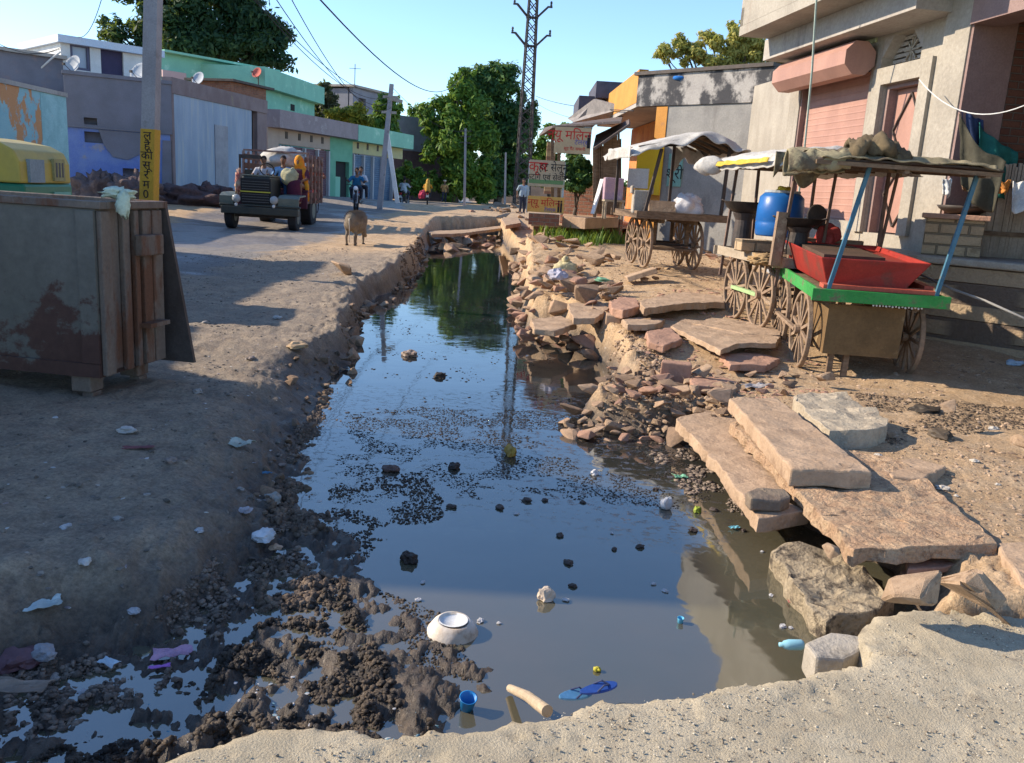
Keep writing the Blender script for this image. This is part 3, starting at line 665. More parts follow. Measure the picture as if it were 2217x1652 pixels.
q = MB(); poly3(q, [aty(1288, 462, 20.3), aty(1345, 468, 20.3), aty(1345, 300, 20.3), aty(1290, 322, 20.3)], .03); q.build('inner_wall', M('brown_boards', (.12, .075, .055), (.17, .1, .07), sc=4, stretch=(1, 1, .3)), t)
q = MB()
for x, y0_, y1_ in ((1287, 478, 320), (1196, 440, 300), (1210, 440, 300)): q.bar(aty(x, y0_, 19.7), aty(x, y1_, 19.7), .07)
q.build('post', m_wood, t)
# striped post and pink boards by the shack
q = MB(); a = aty(1187, 420, 22); q.bar(a, a+np.array([0, 0, 1.25]), .22, .2); tag(q.build('striped_pillar', M('striped_pillar', (.62, .45, .25), (.35, .2, .12), sc=1, lo=.45, hi=.55, stretch=(.01, .01, 9))), 'short pillar with cream and brown bands behind the sign stand', 'pillar')
# low brick wall behind the hedge
Fw = Facade(aty(1214, 450, 21.5), aty(1345, 452, 20.8), .6)
q = MB(); q.box(0, Fw.L, *sorted((0, .2*Fw.sy)), -.3, Fw.uz(1280, 400)[1]); o = q.build('brick_wall', m_brick, None, loc=(Fw.a[0], Fw.a[1], .6), rot=(0, 0, Fw.ang)); tag(o, 'low dark brick wall behind the hedge', 'wall')
# stone platform with steps
PZ = .80
def prism_px(mb, pts, z, th, jit=0, seed=0, sub=0):
    P = [atz(x, y, z)[:2] for x, y in pts]
    if sub:
        rn = random.Random(seed); Q = []
        for i in range(len(P)):
            a, b = P[i], P[(i+1) % len(P)]; d = b-a; L = math.hypot(*d); nn = np.array([-d[1], d[0]])/(L+1e-9)
            k = max(1, int(L/sub))
            for j in range(k): Q.append(a+d*j/k+nn*rn.uniform(-jit, jit))
        P = Q
    mb.prism([tuple(p) for p in P], z-th, z); return mb
q = MB(); prism_px(q, [(1150, 484), (1290, 492), (1372, 490), (1420, 470), (1380, 452), (1200, 449), (1150, 462)], PZ, .06)
t = tag(q.build('stone_platform', m_stone, None, bevel=.01), 'stone-topped platform carrying the sign stand and the stool', 'platform')
q = MB(); prism_px(q, [(1156, 482), (1290, 489), (1368, 487), (1415, 470), (1380, 455), (1205, 452), (1156, 462)], PZ-.063, .9); q.build('platform_wall', m_brick, t)
q = MB(); prism_px(q, [(1218, 468), (1268, 472), (1340, 471), (1330, 462), (1290, 458), (1222, 458)], PZ+.24, .237)
tag(q.build('stone_step', m_stone, None, bevel=.01), 'long stone step lying on the platform', 'step')

# ---------------------------------------------------------------- left side: painted wall and houses
F = Facade(aty(-160, 400, 19.0), aty(152, 400, 25.5), 0)
t = F.thing('painted_wall', 'flaking turquoise and orange painted wall behind the auto rickshaw', 'wall')
hz = F.uz(75, 196)[1]
m_fl = M('flaking_turquoise', (.30, .50, .52), (.24, .45, .50), sc=2, c3=(.55, .27, .12), sc3=.9, lo3=.50, hi3=.53, stretch3=(1, 1, .6), bump=.3)
m_tq = M('turquoise_paint', (.34, .56, .56), (.26, .46, .46), sc=2.2, c3=(.5, .55, .5), sc3=2, lo3=.6, hi3=.7)
k = F.uz(92, 300)[0]
q = MB(); q.box(0, k, *sorted((0, .3*F.sy)), -.3, hz); q.build('orange_section', m_fl, t)
q = MB(); q.box(k+.002, F.L, *sorted((-.01, .3*F.sy)), -.3, hz); q.build('turquoise_section', m_tq, t)
q = MB(); q.box(-.1, F.L+.03, *sorted((-.05*F.sy, .4*F.sy)), hz+.003, hz+.12); q.build('coping', m_plast2, t)
F = Facade(aty(-250, 400, 27), aty(150, 400, 31), 0)
t = F.thing('slate_house', 'dark grey flat-roofed house behind the painted wall', 'house')
hz = F.uz(60, 118)[1]; q = MB(); q.box(0, F.L, *sorted((0, 5*F.sy)), 0, hz); q.build('wall', M('blue_grey_plaster', (.20, .20, .235), (.15, .15, .18), sc=1, c3=(.26, .2, .2), sc3=1.5, lo3=.5), t)
q = MB(); q.box(-.1, F.L+.1, *sorted((-.15*F.sy, 5.1*F.sy)), hz+.003, hz+.12); q.build('roof', m_plast2, t)

F = Facade(aty(150, 400, 28.5), aty(376, 400, 30.0), .1)
t = F.thing('grey_house', 'shabby grey house with a blue painted ground floor and small square hole', 'house')
sg = F.sy; hz = F.uz(260, 172)[1]; zf = F.uz(260, 283)[1]
m_gb = M('grey_blue_wall', (.20, .20, .235), (.165, .165, .19), sc=1, c3=(.15, .15, .165), sc3=1.0, lo3=.56, hi3=.75, stretch3=(1, 1, .5), bump=.3)
hu0, hu1, hz0, hz1 = F.rect(182, 255, 210, 270)
doorl = F.rect(192, 330, 240, 420); n1 = F.rect(240, 282, 345, 420)
q = MB(); wall_open(q, 0, F.L, zf, hz, *sorted((0, .3*sg)), [(hu0, hu1, hz0, hz1)]); q.box(0, F.L, *sorted((.32*sg, 6*sg)), -.3, hz-.6); q.build('upper_wall', m_gb, t)
q = MB(); q.box(-.05, F.L+.02, *sorted((-.05*sg, .3*sg)), hz+.003, hz+.12); q.build('roof_edge', m_gb, t); q = MB(); q.box(0, F.L, *sorted((-.03*sg, -.003*sg)), zf, zf+.07); q.build('ledge', m_gb, t)
m_bl = M('bright_blue_wash', (.13, .20, .50), (.19, .27, .52), sc=1.5, c3=(.3, .3, .36), sc3=1.3, lo3=.56, hi3=.64, bump=.3)
d1 = F.rect(268, 340, 300, 420); w1 = F.rect(184, 290, 232, 297); w2 = F.rect(310, 292, 345, 300)
q = MB(); wall_open(q, 0, F.L, -.3, zf-.003, *sorted((.05*sg, .31*sg)), [(d1[0], d1[1], -.3, F.uz(285, 365)[1]), (F.uz(183, 300)[0], F.uz(232, 300)[0], zf-.45, zf-.1), (F.uz(312, 300)[0], F.uz(345, 300)[0], zf-.45, zf-.1)]); q.build('lower_wall', m_bl, t)
# fallen plaster patch
q = MB(); uc = F.uz(268, 300)[0]; q.prismy([(uc-.75, zf-.02), (uc-.6, zf-.5), (uc-.35, zf-.85), (uc+.1, zf-.92), (uc+.5, zf-.7), (uc+.65, zf-.3), (uc+.72, zf-.02)], *sorted((.0, .047*sg))); q.build('cement_patch', m_gb, t)
q = MB(); uc = F.uz(345, 300)[0]; q.prismy([(uc, 0), (F.L-.05, 0), (F.L-.05, zf-.2), (uc+.1, zf-.2)], *sorted((.0, .046*sg))); q.build('plaster_patch', m_gb, t)
GH, FG = t, F
# white rooftop room
F = Facade(aty(131, 100, 31.0), aty(347, 100, 33.5), FG.z0+hz-.3)
t = F.thing('rooftop_room', 'white rooftop room with a dark door and a framed window above the grey house', 'rooftop room')
sg = F.sy; dd = F.rect(220, 100, 266, 165); ww = F.rect(154, 96, 194, 152); ht = F.uz(131, 76)[1]; hb = F.uz(347, 98)[1]
q = MB(); wall_open(q, 0, F.L, 0, ht-.25, *sorted((0, .25*sg)), [(dd[0], dd[1], 0, dd[3]), tuple(ww)]); q.box(0, .25, *sorted((.25*sg, 4*sg)), 0, ht-.25); q.box(F.L-.25, F.L, *sorted((.252*sg, 4*sg)), 0, ht-.25); q.build('wall', m_white, t)
q = MB(); q.box(-.15, F.L+.05, *sorted((-.25*sg, 4.1*sg)), ht-.247, ht); q.build('roof', M('pale_blue_trim', (.50, .60, .72), (.55, .62, .7), sc=2), t)
q = MB(); q.box(dd[0]+.003, dd[1]-.003, *sorted((.1*sg, .16*sg)), 0, dd[3]-.003); q.build('door', M('indigo_door', (.05, .045, .09), (.06, .05, .1), sc=3), t)
q = MB(); q.box(ww[0]+.09, ww[1]-.09, *sorted((.12*sg, .16*sg)), ww[2]+.09, ww[3]-.09); wn = q.build('window', M('pale_glass', (.33, .38, .46), rough=.2, bump=0, fine=0), t)
q = MB(); wall_open(q, ww[0]+.003, ww[1]-.003, ww[2]+.003, ww[3]-.003, *sorted((.04*sg, .18*sg)), [(ww[0]+.09, ww[1]-.09, ww[2]+.09, ww[3]-.09)]); q.build('frame', M('slate_frame', (.12, .12, .18)), wn)
# blue-white sheet-metal clad building, brown parapet
F = Facade(aty(376, 400, 30.0), aty(578, 400, 37.0), .1)
t = F.thing('washed_wall_house', 'low house with a pale blue washed front and a brown brick parapet', 'house')
sg = F.sy; z1 = F.uz(376, 203)[1]; hz = F.uz(376, 168)[1]; ue = F.uz(545, 300)[0]
m_pw = M('pale_blue_wash', (.33, .40, .48), (.26, .33, .41), sc=1.6, c3=(.40, .44, .44), sc3=2, stretch=(1, 1, .25), stretch3=(2.5, 2.5, .15), lo3=.5, hi3=.66, bump=.3)
q = MB(); q.box(.12, ue, *sorted((0, .3*sg)), -.3, z1); q.build('front_wall', m_pw, t)
q = MB(); a = F.rect(466, 272, 492, 400); q.box(a[0], a[1], *sorted((-.03*sg, -.003*sg)), 0, a[3]); q.build('bricked_door', M('grey_infill', (.33, .34, .36), (.27, .28, .30), sc=2), t)
q = MB(); q.box(0, F.L, *sorted((-.04*sg, .34*sg)), z1+.003, hz); q.box(0, .117, *sorted((-.02*sg, .3*sg)), -.3, z1); q.box(ue+.5, F.L, *sorted((0, .3*sg)), -.3, z1); q.build('parapet', M('brown_render', (.24, .19, .185), (.19, .14, .135), sc=1.5, c3=(.28, .24, .15), sc3=1.4, lo3=.6, stretch=(1, 1, .6)), t)
q = MB(); q.box(ue+.003, ue+.497, *sorted((.2*sg, .26*sg)), -.3, z1); q.build('gate', m_black, t)
FWH = F
# brick hut on its roof
F2 = Facade(aty(500, 200, 38), aty(576, 200, 40.5), F.z0+hz-.4)
q = MB(); a = F2.uz(540, 186)[1]; q.box(0, F2.L, *sorted((0, 2*F2.sy)), 0, a); o = q.build('wall', m_brick, None)
t = F2.thing('roof_hut', 'small brick hut with a slab roof on top of the brown parapet', 'hut'); o.parent = t
q = MB(); q.box(-.2, F2.L+.3, *sorted((-.25*F2.sy, 2.2*F2.sy)), a+.003, a+.1); q.build('roof', m_dark, t)
# ---------------------------------------------------------------- mint green house behind
F = Facade(aty(350, 200, 41), aty(590, 200, 46), .3)
t = F.thing('mint_house', 'mint green two-storey house rising behind the brown parapet', 'house')
sg = F.sy; m_mint = M('mint_paint', (.24, .53, .40), (.21, .47, .36), sc=1.2, c3=(.40, .66, .52), sc3=1.5, lo3=.55)
hz = F.uz(440, 130)[1]; q = MB(); q.box(0, F.L, *sorted((0, 6*sg)), 0, hz); q.build('wall', m_mint, t)
q = MB(); q.box(-.1, F.L+.1, *sorted((-.5*sg, 6*sg)), hz+.003, hz+.10); q.build('roof', m_mint, t)
q = MB(); a = F.rect(350, 155, 400, 180); q.box(a[0], a[1], *sorted((-.12*sg, -.003*sg)), a[2], a[3]); q.build('pink_band', M('pink_band', (.55, .38, .36)), t)
F3 = Facade(aty(575, 220, 43.5), aty(681, 220, 50), .3); zt_ = F3.uz(600, 160)[1]
q = MB(); A = [wpt(F3, -1.2, .0, 0), wpt(F3, F3.L, 0, 0), wpt(F3, F3.L, 6, 0), wpt(F3, -1.2, 6, 0)]; lo = [inF(F, p) for p in A]
def boxw(mb, Fc, base, u0, u1, y0, y1, z0, z1):
    A = [inF(base, wpt(Fc, u, y, z)) for z in (z0, z1) for u, y in ((u0, y0), (u1, y0), (u1, y1), (u0, y1))]
    mb.add(A, [(0, 3, 2, 1), (4, 5, 6, 7), (0, 1, 5, 4), (1, 2, 6, 5), (2, 3, 7, 6), (3, 0, 4, 7)])
q = MB(); boxw(q, F3, F, -1.0, F3.L, 0, 6, 0, zt_-.9); q.build('wing_wall', m_mint, t)
q = MB(); boxw(q, F3, F, -1.2, F3.L+.2, -.5, 6.2, zt_-.897, zt_); q.build('wing_parapet', m_mint, t)
a = F3.rect(690-30, 250, 700-30, 265)
q = MB(); u = F3.uz(633, 232)[0]; boxw(q, F3, F, u-.25, u+.25, -.03, -.003, F3.uz(633, 240)[1], F3.uz(633, 226)[1]); q.build('window', m_black, t)
# ---------------------------------------------------------------- row of shuttered shops
F = Facade(aty(580, 400, 38), aty(865, 400, 51), .35)
t = F.thing('shop_row', 'single-storey row of shops with maroon and blue shutters under a grey and green parapet', 'shop building')
sg = F.sy; hz = F.uz(580, 236)[1]; zp = F.uz(600, 278)[1]; zl = F.uz(660, 318)[1]; ug = F.uz(752, 300)[0]; ug0 = F.uz(714, 350)[0]
m_bei = M('beige_plaster', (.42, .34, .28), (.36, .29, .24), sc=1.5)
q = MB(); q.box(0, ug, *sorted((-.6*sg, .2*sg)), zp, hz); q.build('grey_parapet', M('mauve_grey', (.30, .26, .27), (.25, .21, .22), sc=1.5, c3=(.36, .33, .33), sc3=1.5), t)
q = MB(); q.box(ug+.003, F.L+.4, *sorted((-.62*sg, .2*sg)), zp-.05, hz); q.build('green_parapet', m_mint, t)
ms = [F.uz(x, 350)[0] for x in (606, 630, 660, 688, 712)]; bs = [F.uz(x, 350)[0] for x in (766, 788, 808, 828, 850)]
q = MB(); q.box(0, ms[0]-.1, *sorted((0, .3*sg)), -.3, zp-.003); q.box(ms[0]-.1, ug0, *sorted((0, .3*sg)), zl, zp-.003); q.build('beige_wall', m_bei, t)
dg = (F.uz(727, 350)[0], F.uz(756, 350)[0]); zd = F.uz(740, 350)[1]
q = MB(); wall_open(q, ug0+.003, bs[0]-.15, -.3, zp-.003, *sorted((0, .3*sg)), [(dg[0], dg[1], -.3, zd)]); q.build('green_wall', M('green_wall', (.16, .40, .27), (.13, .34, .23), sc=1.5), t)
q = MB(); q.box(dg[0], (dg[0]+dg[1])/2, *sorted((.12*sg, .16*sg)), -.2, zd-.75); q.build('door', M('light_green_door', (.24, .50, .36)), t)
q = MB(); q.box((dg[0]+dg[1])/2+.002, dg[1], *sorted((.14*sg, .18*sg)), -.2, zd-.75); q.box(dg[0], dg[1], *sorted((.2*sg, .24*sg)), -.2, zd); q.build('door_gap', m_black, t)
q = MB(); q.box(bs[0]-.147, F.L+.3, *sorted((0, .3*sg)), zl+.0, zp-.053); q.build('cream_band', M('cream_band', (.50, .47, .25), (.42, .42, .25), sc=2), t)
m_mar = M('maroon_shutter', (.16, .09, .105), (.13, .075, .09), sc=2, rough=.6); m_blu = M('blue_shutter', (.09, .14, .22), (.12, .19, .27), sc=2, rough=.6)
for L_, mm, n_ in ((ms, m_mar, 'maroon_shutter'), (bs, m_blu, 'blue_shutter')):
    for i in range(4):
        q = MB(); a, b = sorted((L_[i], L_[i+1])); shutter(q, a+.07, b-.07, .0, zl-.05, .12*sg, .11, .02*sg); q.build('shutter', mm, t)
    q = MB()
    for i in range(5): q.box(L_[i]-.06, L_[i]+.06, *sorted((-.04*sg, .2*sg)), 0, zl-.06)
    q.build('shutter_posts', M('pale_posts', (.42, .42, .44)), t)
q = MB()
for x in (620, 648, 674, 698, 775, 796, 818, 838):
    u = F.uz(x, 300)[0]; q = MB(); q.box(u-.1, u+.1, *sorted((-.02*sg, -.003*sg)), zl+.25, zl+.55); q.build('vent', m_dark, t)
q = MB(); q.box(-.5, F.L+1, *sorted((-1.6*sg, 0)), -.7, -.02); q.build('plinth', m_concrete, t)
# ---------------------------------------------------------------- houses closing the view
F = Facade(aty(764, 210, 62), aty(835, 210, 66), .3)
t = F.thing('grey_tower_house', 'plain grey upper storey with one dark opening above the yellow bush', 'house')
sg = F.sy; a = F.uz(764, 188)[1]; d_ = F.rect(776, 213, 792, 240); q = MB(); wall_open(q, 0, F.L, -.3, a, *sorted((0, .3*sg)), [(d_[0], d_[1], d_[2], d_[3])]); q.box(0, F.L, *sorted((.4*sg, 5*sg)), -.3, a-.1); q.build('wall', M('slate_blue_plaster', (.24, .25, .29), (.19, .2, .24), sc=1), t)
q = MB(); q.box(-.2, F.L+.2, *sorted((-.2*sg, 5*sg)), a+.003, a+.15); q.build('roof', m_plast2, t)
F = Facade(aty(845, 300, 70), aty(1000, 300, 76), .3)
t = F.thing('dim_house', 'shaded grey house with a brick lower half beside the large tree', 'house')
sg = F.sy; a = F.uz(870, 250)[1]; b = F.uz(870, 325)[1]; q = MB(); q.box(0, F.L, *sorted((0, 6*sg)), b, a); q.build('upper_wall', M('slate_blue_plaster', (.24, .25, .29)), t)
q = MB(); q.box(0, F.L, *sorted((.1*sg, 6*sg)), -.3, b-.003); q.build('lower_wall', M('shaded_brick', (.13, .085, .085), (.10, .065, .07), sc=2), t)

# ---------------------------------------------------------------- houses just outside the frame on the left: they cast the long shade over the track and ditch
t = thing('corner_house', 'plastered house left of the rusty skip, mostly out of view', 'house', (0, 0, 0))
def hbox(x0, x1, y0, y1, h, nm, mt_):
    q = MB(); q.box(x0, x1, y0, y1, -.2, h); return q.build(nm, mt_, t)
hbox(-15, -9.0, 4.95, 6.3, 5.35, 'wall', m_plast)
q = MB(); q.prismx([(6.303, -.2), (6.303, 5.30), (7.4, 3.55), (9.1, 3.35), (9.1, -.2)], -15, -9.0); q.build('gable', m_plast, t)
hbox(-16, -11.0, 9.103, 16.4, 4.32, 'side_wing', m_plast2)
q = MB(); q.box(-4.5, -4.25, 1.2, 4.9, -.2, 1.62); q.build('shade_wall', m_plast2, t)  # low wall out of view, added to shade the near left shore
F = Facade(aty(1015, 436, 88), aty(1330, 440, 84), .3)
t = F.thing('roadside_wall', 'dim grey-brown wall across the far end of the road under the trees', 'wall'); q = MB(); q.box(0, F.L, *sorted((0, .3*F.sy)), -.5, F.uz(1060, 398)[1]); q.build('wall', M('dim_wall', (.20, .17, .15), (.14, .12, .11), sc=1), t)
# ---------------------------------------------------------------- handcarts
def ring(mb, r, t, w, n=28, axis='x', c=(0, 0, 0), mi=0):            # flat-section ring round the local x axis
    prof = [(r, -w/2), (r, w/2), (r-t, w/2), (r-t, -w/2)]; vs = []
    for k in range(n):
        a = 2*math.pi*k/n
        for rr, x in prof: vs.append((c[0]+x, c[1]+rr*math.cos(a), c[2]+rr*math.sin(a)))
    fs = [(4*k+j, 4*((k+1) % n)+j, 4*((k+1) % n)+(j+1) % 4, 4*k+(j+1) % 4) for k in range(n) for j in range(4)]
    mb.add(vs, fs, mi)
m_wheel = M('dusty_wheel_wood', (.30, .21, .14), (.22, .15, .10), sc=8, c3=(.38, .29, .2), sc3=6, bump=.4, bsc=30)
def make_wheel(r, parent, loc, spokes=10, mat=None, seed=0):
    mat = mat or m_wheel; q = MB(); ring(q, r, .035, .045); w_ = q.build('wheel', mat, parent, loc=loc, rot=(seed*.7, 0, 0)); w_.modifiers.new('b', 'BEVEL').width = .006
    q = MB()
    for k in range(spokes):
        a = 2*math.pi*k/spokes; q.bar((.0, .03*math.cos(a), .03*math.sin(a)), (0, (r-.03)*math.cos(a), (r-.03)*math.sin(a)), .030, .022, up=(1, 0, 0))
    q.build('spokes', mat, w_)
    q = MB(); q.tube([(-.06, 0, 0), (.06, 0, 0)], .045, 12); q.build('hub', mat, w_); return w_
def sheet(fn, nu, nv, mat, name, parent, thick=.006, smooth=True):
    q = MB(); vs = [fn(i/nu, j/nv) for j in range(nv+1) for i in range(nu+1)]
    q.add(vs, [(j*(nu+1)+i, j*(nu+1)+i+1, (j+1)*(nu+1)+i+1, (j+1)*(nu+1)+i) for j in range(nv) for i in range(nu)])
    o = q.build(name, mat, parent, smooth=smooth, fix=False); s = o.modifiers.new('s', 'SOLIDIFY'); s.thickness = thick; return o
def N3(*a): return mnoise.noise(Vector(a))
def heap(name, label, cat, p, r, mat, seed=0, amp=.45, fr=1.6, sub=4, group=None):
    q = MB(); q.blob((0, 0, 0), r, sub, amp, fr, seed); q.blob((r[0]*.25, r[1]*.1, r[2]*.2), (r[0]*.7, r[1]*.7, r[2]*.8), sub, amp*1.3, fr*1.7, seed+3)
    o = q.build(name, mat, None, smooth=True, loc=p); return tag(o, label, cat, group)
m_green = M('green_board_paint', (.03, .24, .05), (.05, .30, .07), sc=3, c3=(.14, .15, .08), sc3=6, lo3=.52, hi3=.62, bump=.4, rough=.6)
m_bluep = M('blue_pole_paint', (.04, .13, .20), (.07, .18, .26), sc=5, c3=(.16, .14, .12), sc3=7, lo3=.58, hi3=.7, bump=.2, rough=.6)
m_red = M('red_tray', (.33, .032, .022), (.26, .026, .02), sc=3, c3=(.16, .05, .035), sc3=3, lo3=.52, hi3=.70, bump=.2, rough=.55)
m_cream = CM('cream_tarp', (.52, .50, .46), (.42, .40, .37), c3=(.30, .28, .25), sc3=4)
m_sack = CM('olive_sacking', (.29, .25, .15), (.20, .17, .105), c3=(.12, .095, .065), sc3=5, lo3=.48, hi3=.6)
m_brsack = CM('brown_sacking', (.15, .11, .06), (.085, .065, .04), c3=(.26, .2, .11), sc3=5)
m_yel = CM('yellow_sheet', (.60, .42, .06))

def cart_base(t, W, L, zp, r, wx, wy, mat_side, seed=0, rail=False):
    q = MB(); nb = 9
    for i in range(nb): q.box(-W/2+.03, W/2-.03, -L/2+.03+i*(L-.06)/nb, -L/2+.03+(i+1)*(L-.06)/nb-.008, zp-.05, zp-.022)
    q.build('platform', m_wood, t)
    for sx in (-1, 1):
        q = MB(); q.box(min(sx*(W/2-.029), sx*W/2), max(sx*(W/2-.029), sx*W/2), -L/2+.03, L/2-.03, zp-.09, zp+.02); q.build('side_board', mat_side, t, bevel=.004)
    for sy in (-1, 1):
        q = MB(); q.box(-W/2-.04, W/2+.04, min(sy*(L/2-.029), sy*L/2), max(sy*(L/2-.029), sy*L/2), zp-.09, zp+.02); q.build('end_board', mat_side, t, bevel=.004)
    for y in wy:
        q = MB(); q.tube([(-wx-.05, y, r), (wx+.05, y, r)], .02, 8); q.build('axle', m_dark, t)
    q = MB()
    for sx in (-1, 1):
        q.bar((sx*(wx-.14), -L*.42, zp-.12), (sx*(wx-.14), L*.42, zp-.12), .06)
        for y in wy: q.bar((sx*(wx-.14), y, r), (sx*(wx-.14), y, zp-.14), .05)
    q.build('chassis', m_wood, t)
    for k, (sx, y) in enumerate([(sx, y) for sx in (-1, 1) for y in wy]): make_wheel(r, t, (sx*wx, y, r), 12, seed=seed+k)

def place_cart(t, nl, nr, tilt=0, z=None):
    d = np.array(nr)-np.array(nl); t.rotation_euler = (tilt, 0, math.atan2(d[1], d[0])); return t
# ---- the red-tray cart nearest the camera
nl, nr, bl = aty(1767, 632, 7.75), aty(2048, 638, 7.65), aty(1677, 570, 9.7)
wdir = (nr-nl)[:2]; W = math.hypot(*wdir); wdir /= W; ldir2 = np.array([-wdir[1], wdir[0]]); L = 1.95
cen = nl[:2]+wdir*W/2+ldir2*L/2; gz = float(G1(1760, 805)[2])
t = thing('handcart', 'green-edged handcart with blue poles and a deep red tray', 'handcart', (cen[0], cen[1], gz-.0), math.atan2(wdir[1], wdir[0]), 'roofed handcarts beside the ditch')
t.rotation_euler = (.045, 0, math.atan2(wdir[1], wdir[0])); C1 = t
zp = nl[2]-gz+.06
cart_base(t, W, L, zp, .385, W/2-.05, (-.36, .62), m_green, 1)
q = MB(); q.bar((-W/2-.0, -.36, .385), (-W/2-.0, .62, .385), .04, .03); q.build('wheel_link', m_wheel, t)
zr = aty(1900, 352, 7.6)[2]-gz+.02
for (x0, y0, x1, y1) in ((-W/2+.10, -L/2+.06, -W/2+.30, -L/2+.05), (W/2-.08, -L/2+.06, W/2+.08, -L/2+.05), (-W/2+.42, L/2-.2, -W/2+.46, L/2-.2), (W/2-.08, L/2-.1, W/2, L/2-.1)):
    q = MB(); q.bar((x0, y0, zp-.03), (x1, y1, zr), .034 if y0 < 0 else .028); q.build('pole', m_bluep if y0 < 0 else M('rusty_pole', (.13, .085, .065), (.2, .13, .1), sc=8), t)
q = MB(); zt = zp+.02; a = -W/2+.04; b = W/2-.1; T_ = [(a+.08, -L/2+.17, zt+.0), (b-.22, -L/2+.17, zt+.0), (b-.22, L/2-.25, zt), (a+.08, L/2-.25, zt)]
U_ = [(a-.02, -L/2+.11, zt+.27), (b-.02, -L/2+.15, zt+.27), (b-.02, L/2-.2, zt+.27), (a-.02, L/2-.2, zt+.27)]
V_ = [(x*.95+.0, y*.95, z-.004) for x, y, z in U_]; W_ = [(x*.93, y*.93, zt+.22) for x, y, z in U_]
q.add(T_+U_+V_+W_, [(0, 3, 2, 1)]+[(i, (i+1) % 4, 4+(i+1) % 4, 4+i) for i in range(4)]+[(4+i, 4+(i+1) % 4, 8+(i+1) % 4, 8+i) for i in range(4)]+[(8+i, 8+(i+1) % 4, 12+(i+1) % 4, 12+i) for i in range(4)]+[(12, 13, 14, 15)])
q.build('red_tray', m_red, t, bevel=.02)
q = MB(); q.box(-W/2+.06, W/2-.08, -L/2+.05, -L/2+.2, zt, zt+.035); q.box(W/2-.13, W/2-.05, -L/2+.205, L/2-.1, zt, zt+.06); q.build('tray_lip', M('faded_red', (.50, .12, .07), (.42, .08, .05), sc=4, rough=.6), t)
q = MB(); q.box(-W/2+.1, W/2-.25, L/2-.13, L/2-.04, zt+.04, zt+.30); q.build('tray_rim', m_wood, t); q = MB(); q.box(-W/2+.14, W/2-.42, -L/2+.5, L/2-.3, zt+.225, zt+.262); q.build('cover_board', M('dark_board', (.10, .06, .04), (.07, .045, .03), sc=4), t)
q = MB(); q.box(-.40, .28, -L/2+.14, -L/2+.17, .26, zp-.13); q.box(-.40, -.37, -L/2+.171, .3, .26, zp-.13); q.box(.25, .28, -L/2+.171, .3, .26, zp-.13); q.build('skirt_board', M('brown_ply', (.19, .115, .05), (.13, .08, .035), sc=2.5, c3=(.42, .32, .18), sc3=3, lo3=.6, hi3=.75, bump=.3), t)
q = MB()
for x in (-.30, -.16):
    q = MB(); q.bar((x, -L/2+.21, -.02), (x, -L/2+.21, .5), .05); q.build('prop_leg', m_wood, t)
q = MB(); rnd = random.Random(2)
for i in range(16): q.blob((-.05+i*.028, -L/2+.02, zp-.10+.004*math.sin(i*3)), (.010, .010, .012), 1, .2)
q.build('bead_string', m_white, t)
def roof1(u, v):
    x = -W/2-.18+u*(W+.40); y = -L/2-.12+v*(L+.1)
    return (x, y, zr+.045-.10*max(0, u-.75)*2*.6+.02*N3(x*3, y*3, 1))
q = MB()
for i in range(7):
    y = -L/2-.12+i*(L+.1)/6; q.bar((-W/2-.2, y, zr+.01), (W/2+.20+.08*math.sin(i*5), y+.02, zr-.02), .05, .035)
for x in (-W/2-.1, 0, W/2+.1): q.bar((x, -L/2-.12, zr-.035), (x, L/2, zr-.035), .04, .035)
q.build('roof_frame', m_wood, t)
sheet(roof1, 20, 20, M('dark_roof_sheet', (.075, .055, .05), (.05, .04, .035), sc=4), 'roof', t, .02)
def tarp1(u, v):
    x = -W/2-.16+.02*math.sin(v*9)+u*(W+.34); y = -L/2-.16+v*(L*.75)
    z = zr+.075+.06*abs(N3(x*2.2, y*2.2, 5))+.10*max(0, N3(x*1.3+4, y*1.5, 2))+.02*N3(x*9, y*9, 3)-.06*max(0, u-.8)*3
    if v < .08: z -= .03+.02*N3(u*9, 3, 1)
    return (x, y, z)
sheet(tarp1, 60, 40, m_sack, 'roof_cover', t, .01)
def roll1(u, v):
    a = v*math.pi*1.6-1.2; r = .10+.06*N3(u*5, v*3, 9)
    x = -W/2+.08+u*.52; return (x, -L/2+.05+r*math.cos(a)*1.3, zr+.10+.8*r*math.sin(a)+.12*u-.5*max(0, u-.55)+.05*N3(u*9, v*7, 2)+.03*N3(u*22, v*15, 4))
sheet(roll1, 30, 24, m_brsack, 'rolled_sack', t, .02)
def roll2(u, v):
    a = v*math.pi*1.5-1.0; r = .09+.03*N3(u*5, v*3, 19)
    return (-W/2-.42+u*.52, -L/2+.0+r*math.cos(a)*1.2, zr+.02+r*math.sin(a)*1.1+.02*N3(u*12, v*8, 2)-.05*(1-u))
sheet(roll2, 30, 24, m_sack, 'hanging_sack', t, .015)
